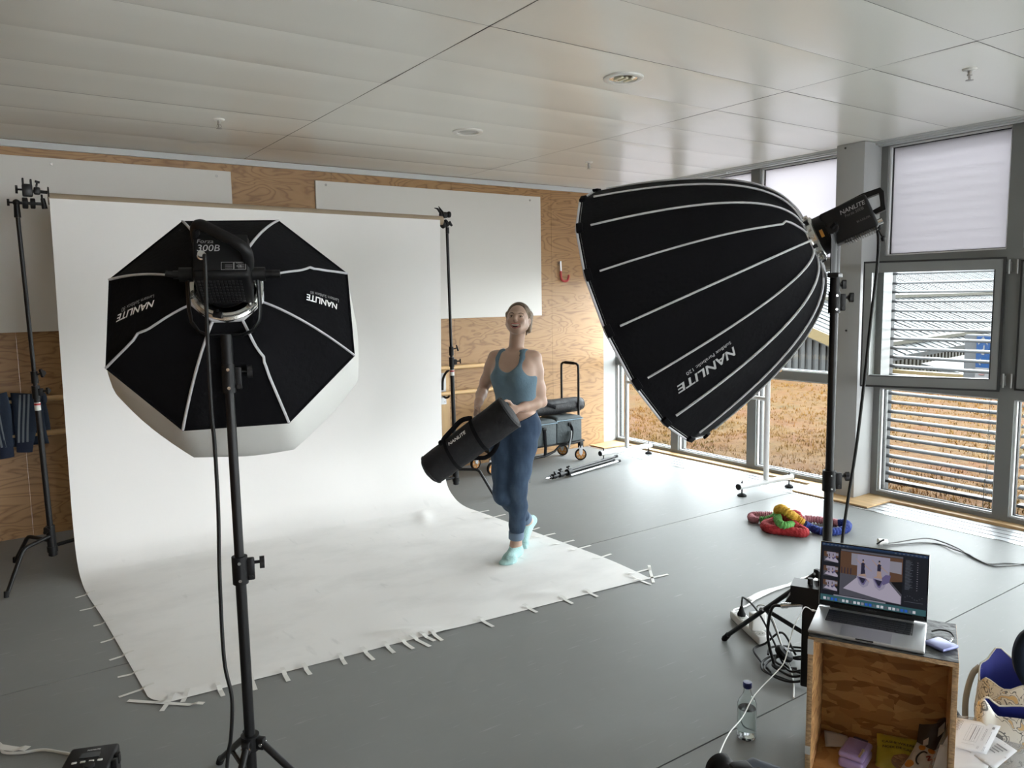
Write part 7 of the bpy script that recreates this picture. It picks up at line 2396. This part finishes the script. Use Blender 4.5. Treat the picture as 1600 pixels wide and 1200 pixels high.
sb_, sf_ = pouch('snack_packet', 'white and orange snack packet lying in the right of the crate', 'packet', tuple(cq(0.368, 0.200, 0.045)), CU * 0.9 + CV * -0.35 + zz * -0.1, CV * 0.8 + CU * 0.4 + zz * 0.5, 0.105, 0.125, 0.035, 8, m_wpk)
m_orp = mat('orange_print', (0.50, 0.20, 0.03), 0.45)
for (u_, v_, r_) in ((0.25, 0.86, 0.11), (0.55, 0.90, 0.12), (0.85, 0.72, 0.13), (0.15, 0.25, 0.15), (0.80, 0.45, 0.09)):
    MB().grid(lambda u, v: sf_(min(0.97, max(0.03, u_ + r_ * u * math.cos(2 * PI * v))), min(0.97, max(0.03, v_ + r_ * 0.8 * u * math.sin(2 * PI * v)))), 4, 16).build('fruit_print', m_orp, sb_, ang=180)
MB().tube([sf_(0.42 + 0.16 * math.cos(a * 0.25), 0.55 + 0.22 * math.sin(a * 0.25), 0.001) for a in range(5, 20)], 0.0030, 6).build('ring_print', MATS['dark_print'], sb_)
MB().tube(catmull([sf_(0.52, 0.62), sf_(0.60, 0.70), sf_(0.62, 0.55), sf_(0.70, 0.66), sf_(0.74, 0.52)], 6), 0.0022, 6).build('red_print', mat('red_script', (0.30, 0.05, 0.03), 0.5), sb_)
cb_ = thing('chocolate_bag', 'dark brown bag with white labels leaning in the right back corner of the crate', 'packet', tuple(cq(0.40, 0.27, 0.02)))
def cbf(u, v):
    e_ = math.sin(PI * min(1, max(0, u)))
    return cq(0.335 + 0.088 * u + 0.012 * v, 0.225 + 0.065 * v - 0.02 * e_ + 0.006 * mnoise.noise(V((u * 5, v * 5, 2))), 0.022 + 0.17 * v * (0.75 + 0.25 * u))
MB().grid(cbf, 14, 16, thick=0.02).build('packet', mat('dark_brown_packet', (0.022, 0.010, 0.008), 0.4), cb_, ang=70)
m_lab = mat('white_label', (0.50, 0.49, 0.47), 0.6)
for (u0, v0, u1, v1) in ((0.62, 0.30, 0.95, 0.45), (0.70, 0.72, 0.92, 0.90), (0.10, 0.10, 0.42, 0.22), (0.22, 0.52, 0.40, 0.66)):
    lb = MB()
    lb.grid(lambda u, v: cbf(u0 + (u1 - u0) * u, v0 + (v1 - v0) * v + 0.06 * u) - CV * 0.002 + zz * 0.0, 4, 4)
    lb.build('label_print', m_lab, cb_, ang=180)

# ---- patterned shopping bags right of the crate
m_tote = mat('patterned_canvas', (0.5, 0.48, 0.42), 0.8)
g = NT(m_tote)
co = g.n('TexCoord').outputs['Object']
wob = g.n('TexNoise')
wob.inputs['Scale'].default_value = 14
g.l(co, wob.inputs['Vector'])
dvv = g.n('VectorMath', operation='MULTIPLY_ADD')
g.l(wob.outputs['Color'], dvv.inputs[0])
dvv.inputs[1].default_value = (0.035, 0.035, 0.035)
g.l(co, dvv.inputs[2])
vo = g.n('TexVoronoi')
vo.inputs['Scale'].default_value = 13.0
vo.inputs['Randomness'].default_value = 0.9
g.l(dvv.outputs[0], vo.inputs['Vector'])
sepc = g.n('SeparateColor')
g.l(vo.outputs['Color'], sepc.inputs[0])
dist = vo.outputs['Distance']
ring = g.ramp(dist, [(0.0, (1, 1, 1)), (0.20, (1, 1, 1)), (0.22, (0, 0, 0)), (0.27, (0, 0, 0)), (0.29, (1, 1, 1)), (0.335, (1, 1, 1)), (0.35, (0, 0, 0)), (0.375, (0, 0, 0)), (0.39, (1, 1, 1))])
fine = g.noise(co, 75, 2, 0.4)
scrib = g.ramp(fine, [(0.44, (0, 0, 0)), (0.47, (1, 1, 1)), (0.53, (1, 1, 1)), (0.56, (0, 0, 0))])
blobm = g.ramp(dist, [(0.30, (1, 1, 1)), (0.33, (0, 0, 0))])
scrawl = g.noise(co, 24, 2, 0.5, 0.6)
isor = g.ramp(sepc.outputs[0], [(0.74, (0, 0, 0)), (0.76, (1, 1, 1))])
isyl = g.ramp(sepc.outputs[1], [(0.80, (0, 0, 0)), (0.82, (1, 1, 1))])
base_ = g.mix(g.math('MULTIPLY', blobm, isor), (0.60, 0.58, 0.52), (0.52, 0.27, 0.05))
base_ = g.mix(g.math('MULTIPLY', g.ramp(scrawl, [(0.60, (0, 0, 0)), (0.63, (1, 1, 1))]), 0.75), base_, (0.52, 0.30, 0.06))
base_ = g.mix(g.math('MULTIPLY', g.math('MULTIPLY', blobm, isyl), 0.8), base_, (0.45, 0.40, 0.06))
ink = g.math('MULTIPLY', g.math('SUBTRACT', 1.0, ring), g.math('SUBTRACT', 1.0, g.math('MULTIPLY', isor, 0.5)))
inner = g.math('MULTIPLY', g.math('MULTIPLY', blobm, scrib), g.math('SUBTRACT', 1.0, isor))
vine = g.ramp(scrawl, [(0.478, (0, 0, 0)), (0.488, (1, 1, 1)), (0.502, (1, 1, 1)), (0.512, (0, 0, 0))])
vine2 = g.ramp(scrawl, [(0.575, (0, 0, 0)), (0.585, (1, 1, 1)), (0.60, (1, 1, 1)), (0.61, (0, 0, 0))])
inkm = g.math('MAXIMUM', g.math('MAXIMUM', ink, g.math('MULTIPLY', inner, 0.8)), g.math('MAXIMUM', vine, vine2))
col = g.mix(g.math('MULTIPLY', inkm, 0.85), base_, (0.035, 0.037, 0.045))
g.l(col, g.p.inputs['Base Color'])
m_lin = mat('blue_lining', (0.006, 0.012, 0.16), 0.7)
def tote(label, c, ux, vy, w, d, h, lean, seed, mouth):
    """slouching fabric bag, open at the top: an oval tube that widens and folds"""
    c, ux, vy = V(c), V(ux).normalized(), V(vy).normalized()
    t = thing('shopping_bag', label, 'bag', tuple(c), 'patterned shopping bags')
    def wall(u, v, ins=0.0):
        a = 2 * PI * u
        ca, sa_ = math.cos(a), math.sin(a)
        k = 0.75
        ex = math.copysign(abs(ca) ** k, ca) * (w / 2 - ins)
        ey = math.copysign(abs(sa_) ** k, sa_) * (d / 2 * (1 + (mouth - 1) * v) - ins)
        z = h * v * (1 - 0.10 * (0.5 - 0.5 * sa_) * v) + 0.060 * v * mnoise.noise(V((ca * 1.6 + seed, sa_ * 1.6, 0)))
        bul = 0.018 * math.sin(PI * v) + 0.026 * mnoise.noise(V((ca * 2.4 + seed, sa_ * 2.4, v * 4)))
        return c + ux * (ex * (1 + bul * 2) + lean[0] * v * v) + vy * (ey * (1 + bul * 3) + lean[1] * v * v) + zz * (z + 0.003)
    MB().grid(lambda u, v: wall(u, v), 44, 22, closed_u=True).build('outer_fabric', m_tote, t, ang=180)
    mb = MB().grid(lambda u, v: wall(u, v, 0.004), 44, 22, closed_u=True)
    bpts = [wall(i / 44, 0.0, 0.004) + zz * 0.006 for i in range(44)]
    mb.vf(bpts, [list(range(44))])
    mb.build('lining', m_lin, t, ang=180)
    MB().tube([wall(i / 44, 1.0, 0.002) for i in range(44)], 0.0032, 6, closed=True).build('hem', mat('pale_hem', (0.48, 0.46, 0.40), 0.8), t)
    return t, wall
t1, w1 = tote('patterned shopping bag with open blue lining standing behind the other bag', cq(0.680, 0.420, 0), CU, CV, 0.30, 0.17, 0.345, (0.0, 0.03), 1.0, 1.15)
MB().tube(catmull([w1(0.08, 0.97), w1(0.08, 1.0) + zz * 0.03, w1(0.06, 1.0) + zz * 0.055 + CV * 0.02, w1(0.0, 1.0) + zz * 0.02, w1(0.97, 0.9) - CU * 0.0], 6), 0.016, 8, flat=(0.3, 1)).build('handle', m_tote, t1)
MB().tube(catmull([w1(0.45, 0.97), w1(0.47, 0.9) - CU * 0.02, w1(0.50, 0.7) - CU * 0.03, w1(0.53, 0.45) - CU * 0.035], 6), 0.014, 8, flat=(0.3, 1)).build('handle', mat('grey_webbing', (0.30, 0.29, 0.26), 0.8), t1)
t2, w2 = tote('patterned shopping bag slumped in front, beside the crate opening', cq(0.655, 0.245, 0), CU, CV, 0.31, 0.17, 0.31, (0.02, -0.03), 4.0, 0.30)
MB().grid(lambda u, v: w2(0.52 + 0.44 * u, 0.97 - 0.55 * v) - CV * (0.012 + 0.05 * math.sin(PI * v) * (0.6 + 0.4 * math.sin(u * 7))) + zz * (0.028 * (1 - v)), 20, 14, thick=0.003).build('folded_flap', m_tote, t2, ang=180)

# clear sleeve with delivery papers in front of the bags
sl = thing('document_sleeve', 'clear plastic sleeve holding printed papers right of the crate', 'sleeve', tuple(cq(0.52, 0.0, 0.19)))
m_sleeve = mat('clear_film', (0.45, 0.46, 0.47), 0.15, alpha=0.35)
po = lambda a, b, z=0.0: V((2.585, 1.165, 0.262)) + (CU * 0.985 + CV * 0.17).normalized() * a + (CV * -0.62 - CU * 0.30 - zz * 0.62).normalized() * -b + V((-0.3, -0.2, 0.85)).normalized() * z
MB().grid(lambda u, v: po(-0.02 + 0.26 * u, -0.17 + 0.20 * v, -0.004 + 0.008 * mnoise.noise(V((u * 5, v * 4, 2)))), 16, 14, thick=0.0006).build('film', m_sleeve, sl, ang=180)
m_pap = mat('printed_paper', (0.66, 0.67, 0.69), 0.7)
def sheet(a0, a1, b0, b1, rot, z):
    ca, sa_ = math.cos(rot), math.sin(rot)
    f = lambda x, y, d=0.0: po((a0 + a1) / 2 + (x - 0.5) * (a1 - a0) * ca - (y - 0.5) * (b1 - b0) * sa_, (b0 + b1) / 2 + (x - 0.5) * (a1 - a0) * sa_ + (y - 0.5) * (b1 - b0) * ca, z + d)
    o = thing('paper_sheet', '', 'paper', tuple(f(0.5, 0.5)))
    return o, f
m_txt = mat('grey_print', (0.22, 0.22, 0.24), 0.7)
p1, f1 = sheet(-0.002, 0.128, -0.100, 0.006, rad(-4), 0.010)
p1['label'] = 'top delivery slip with printed tables in the clear sleeve'
MB().grid(lambda u, v: f1(u, v, 0.002 * math.sin(PI * u)), 6, 6, thick=0.0005).build('sheet', m_pap, p1, ang=180)
mb = MB()
def pr_(x0, y0, x1, y1):
    mb.vf([f1(x0, y0, 0.0030), f1(x1, y0, 0.0030), f1(x1, y1, 0.0030), f1(x0, y1, 0.0030)], [[0, 1, 2, 3]])
rq = random.Random(9)
for bx0, by0, by1, nl in ((0.06, 0.58, 0.92, 5), (0.73, 0.10, 0.20, 2), (0.74, 0.40, 0.80, 2), (0.88, 0.30, 0.72, 1), (0.87, 0.06, 0.22, 2), (0.10, 0.04, 0.20, 3)):
    for k in range(nl):
        y = by0
        while y < by1:
            e2 = min(by1, y + rq.uniform(0.02, 0.06))
            pr_(bx0 + 0.028 * k, y, bx0 + 0.028 * k + 0.010, e2)
            y = e2 + 0.012
for bx in (0.37, 0.42, 0.50, 0.55, 0.60, 0.66):
    pr_(bx, 0.30, bx + 0.004, 0.86)
for by in (0.30, 0.86, 0.20):
    pr_(0.37, by, 0.66, by + 0.005)
pr_(0.50, 0.34, 0.515, 0.82)
pr_(0.59, 0.40, 0.602, 0.80)
pr_(0.85, 0.82, 0.91, 0.90)
mb.build('print', m_txt, p1, smooth=False)
p2, f2 = sheet(0.055, 0.190, -0.120, -0.035, rad(-28), 0.004)
p2['label'] = 'crumpled lower white paper showing right of the delivery slip'
MB().grid(lambda u, v: f2(u, v, 0.004 * mnoise.noise(V((u * 4, v * 4, 0)))), 8, 8, thick=0.0005).build('sheet', m_pap, p2, ang=180)
mb = MB()
for k in range(4):
    mb.vf([f2(0.55, 0.75 - 0.10 * k, 0.0045), f2(0.55 + 0.3 - 0.05 * k, 0.75 - 0.10 * k, 0.0045), f2(0.85 - 0.05 * k, 0.79 - 0.10 * k, 0.0045), f2(0.55, 0.79 - 0.10 * k, 0.0045)], [[0, 1, 2, 3]])
mb.build('print', m_txt, p2, smooth=False)
p3, f3 = sheet(-0.01, 0.14, -0.165, -0.080, rad(6), 0.0015)
p3['label'] = 'plain white paper at the bottom of the clear sleeve'
MB().grid(lambda u, v: f3(u, v, 0.004 * mnoise.noise(V((u * 4, v * 4, 5)))), 8, 8, thick=0.0005).build('sheet', m_pap, p3, ang=180)

# ---- two moulded chairs cut by the picture edges, and the camera on one of them
m_chair = mat('navy_plastic', (0.008, 0.014, 0.026), 0.5, spec=0.2)
def shell_chair(label, x, y, yaw_, seat_z=0.45, back_h=0.40):
    t = thing('chair', label, 'chair', (x, y, 0), None)
    Rz = Matrix.Rotation(yaw_, 3, 'Z')
    q = lambda a, b, z: V((x, y, 0)) + Rz @ V((a, b, z))
    def seat(u, v):
        a, b = (u - 0.5) * 2, (v - 0.5) * 2
        k = 1 - 0.10 * (abs(a) ** 4 * abs(b) ** 2 + abs(b) ** 4 * abs(a) ** 2)
        return q(a * 0.225 * k, b * 0.215 * k, seat_z - 0.014 * (1 - a * a) * (1 - b * b) - 0.02 * max(0, -b - 0.6) * 2)
    MB().grid(seat, 20, 20, thick=0.008).build('seat', m_chair, t, ang=180)
    def back(u, v):
        a, b = (u - 0.5) * 2, (v - 0.5) * 2
        k = (1 - 0.30 * (a * b) ** 2)
        return q(a * 0.205 * k, 0.235 - 0.03 * (1 - a * a), seat_z + 0.345 + b * back_h / 2 * k)
    MB().tube(catmull([q(0.0, 0.17, seat_z - 0.01), q(0.0, 0.26, seat_z + 0.02), q(0.0, 0.275, seat_z + 0.15), q(0.0, 0.245, seat_z + 0.32)], 6), 0.016, 10, flat=(0.5, 1.4)).build('back_post', M_BLACKM, t)
    MB().grid(back, 24, 20, thick=0.022).build('backrest', m_chair, t, ang=180)
    for sx_ in (-1, 1):
        for sy_ in (-1, 1):
            lg = MB().tube([q(0.17 * sx_, 0.16 * sy_, seat_z - 0.012), q(0.195 * sx_, 0.20 * sy_, 0.006)], 0.011, 10).build('leg', M_ALU, t)
            MB().cyl(q(0.194 * sx_, 0.198 * sy_, 0.03), q(0.195 * sx_, 0.20 * sy_, 0.0), 0.014, n=10).build('foot_cap', M_RUB, lg)
    return t
stool = thing('stool', 'navy padded square stool at the bottom edge carrying the camera', 'stool', (1.50, 1.06, 0))
def stool_top(u, v):
    a, b = (u - 0.5) * 2, (v - 0.5) * 2
    k = 1 - 0.13 * (a * b) ** 2
    Rz = Matrix.Rotation(rad(9), 3, 'Z')
    e_ = max(abs(a), abs(b))
    return V((1.50, 1.06, 0)) + Rz @ V((a * 0.205 * k, b * 0.205 * k, 0.452 - 0.022 * max(0, (e_ - 0.82) / 0.18) ** 2))
MB().grid(stool_top, 32, 32, thick=0.045).build('seat', m_chair, stool, ang=180)
for sx_ in (-1, 1):
    for sy_ in (-1, 1):
        lg = MB().tube([V((1.50 + 0.15 * sx_, 1.06 + 0.15 * sy_, 0.42)), V((1.50 + 0.18 * sx_, 1.06 + 0.18 * sy_, 0.005))], 0.012, 10).build('leg', M_ALU, stool)
        MB().cyl((1.50 + 0.178 * sx_, 1.06 + 0.178 * sy_, 0.03), (1.50 + 0.18 * sx_, 1.06 + 0.18 * sy_, 0.0), 0.015, n=10).build('foot_cap', M_RUB, lg)
shell_chair('navy moulded chair at the right edge behind the shopping bags', 2.072, 0.478, rad(-35), 0.45, 0.255)
cm = thing('camera', 'black camera lying lens outwards on the navy chair seat', 'camera', (1.45, 1.17, 0.44))
lx = V((0.35, 0.93, 0.05)).normalized()
lc = V((1.452, 1.175, 0.497))
MB().lathe([(0.0, 0.0), (0.036, 0.0), (0.038, 0.004), (0.038, 0.040), (0.034, 0.044), (0.034, 0.060), (0.037, 0.064), (0.037, 0.085), (0.031, 0.087), (0.031, 0.070), (0.0, 0.066)], lc - lx * 0.03, lx, 32).build('lens_barrel', M_BLACK, cm)
MB().lathe([(0.0, 0.0), (0.0305, 0.0), (0.028, 0.006), (0, 0.009)], lc + lx * 0.037, lx, 28).build('lens_glass', m_bez, cm)
MB().box(lc - lx * 0.055 + zz * 0.004, (0.135, 0.05, 0.095), mat3(V((lx.y, -lx.x, 0)).normalized(), V((lx.x, lx.y, 0)).normalized(), zz), 0.010, 3).build('camera_body', M_RUB, cm)
MB().box(lc - lx * 0.055 + zz * 0.062, (0.05, 0.045, 0.03), mat3(V((lx.y, -lx.x, 0)).normalized(), V((lx.x, lx.y, 0)).normalized(), zz), 0.008).build('prism_hump', M_BLACK, cm)
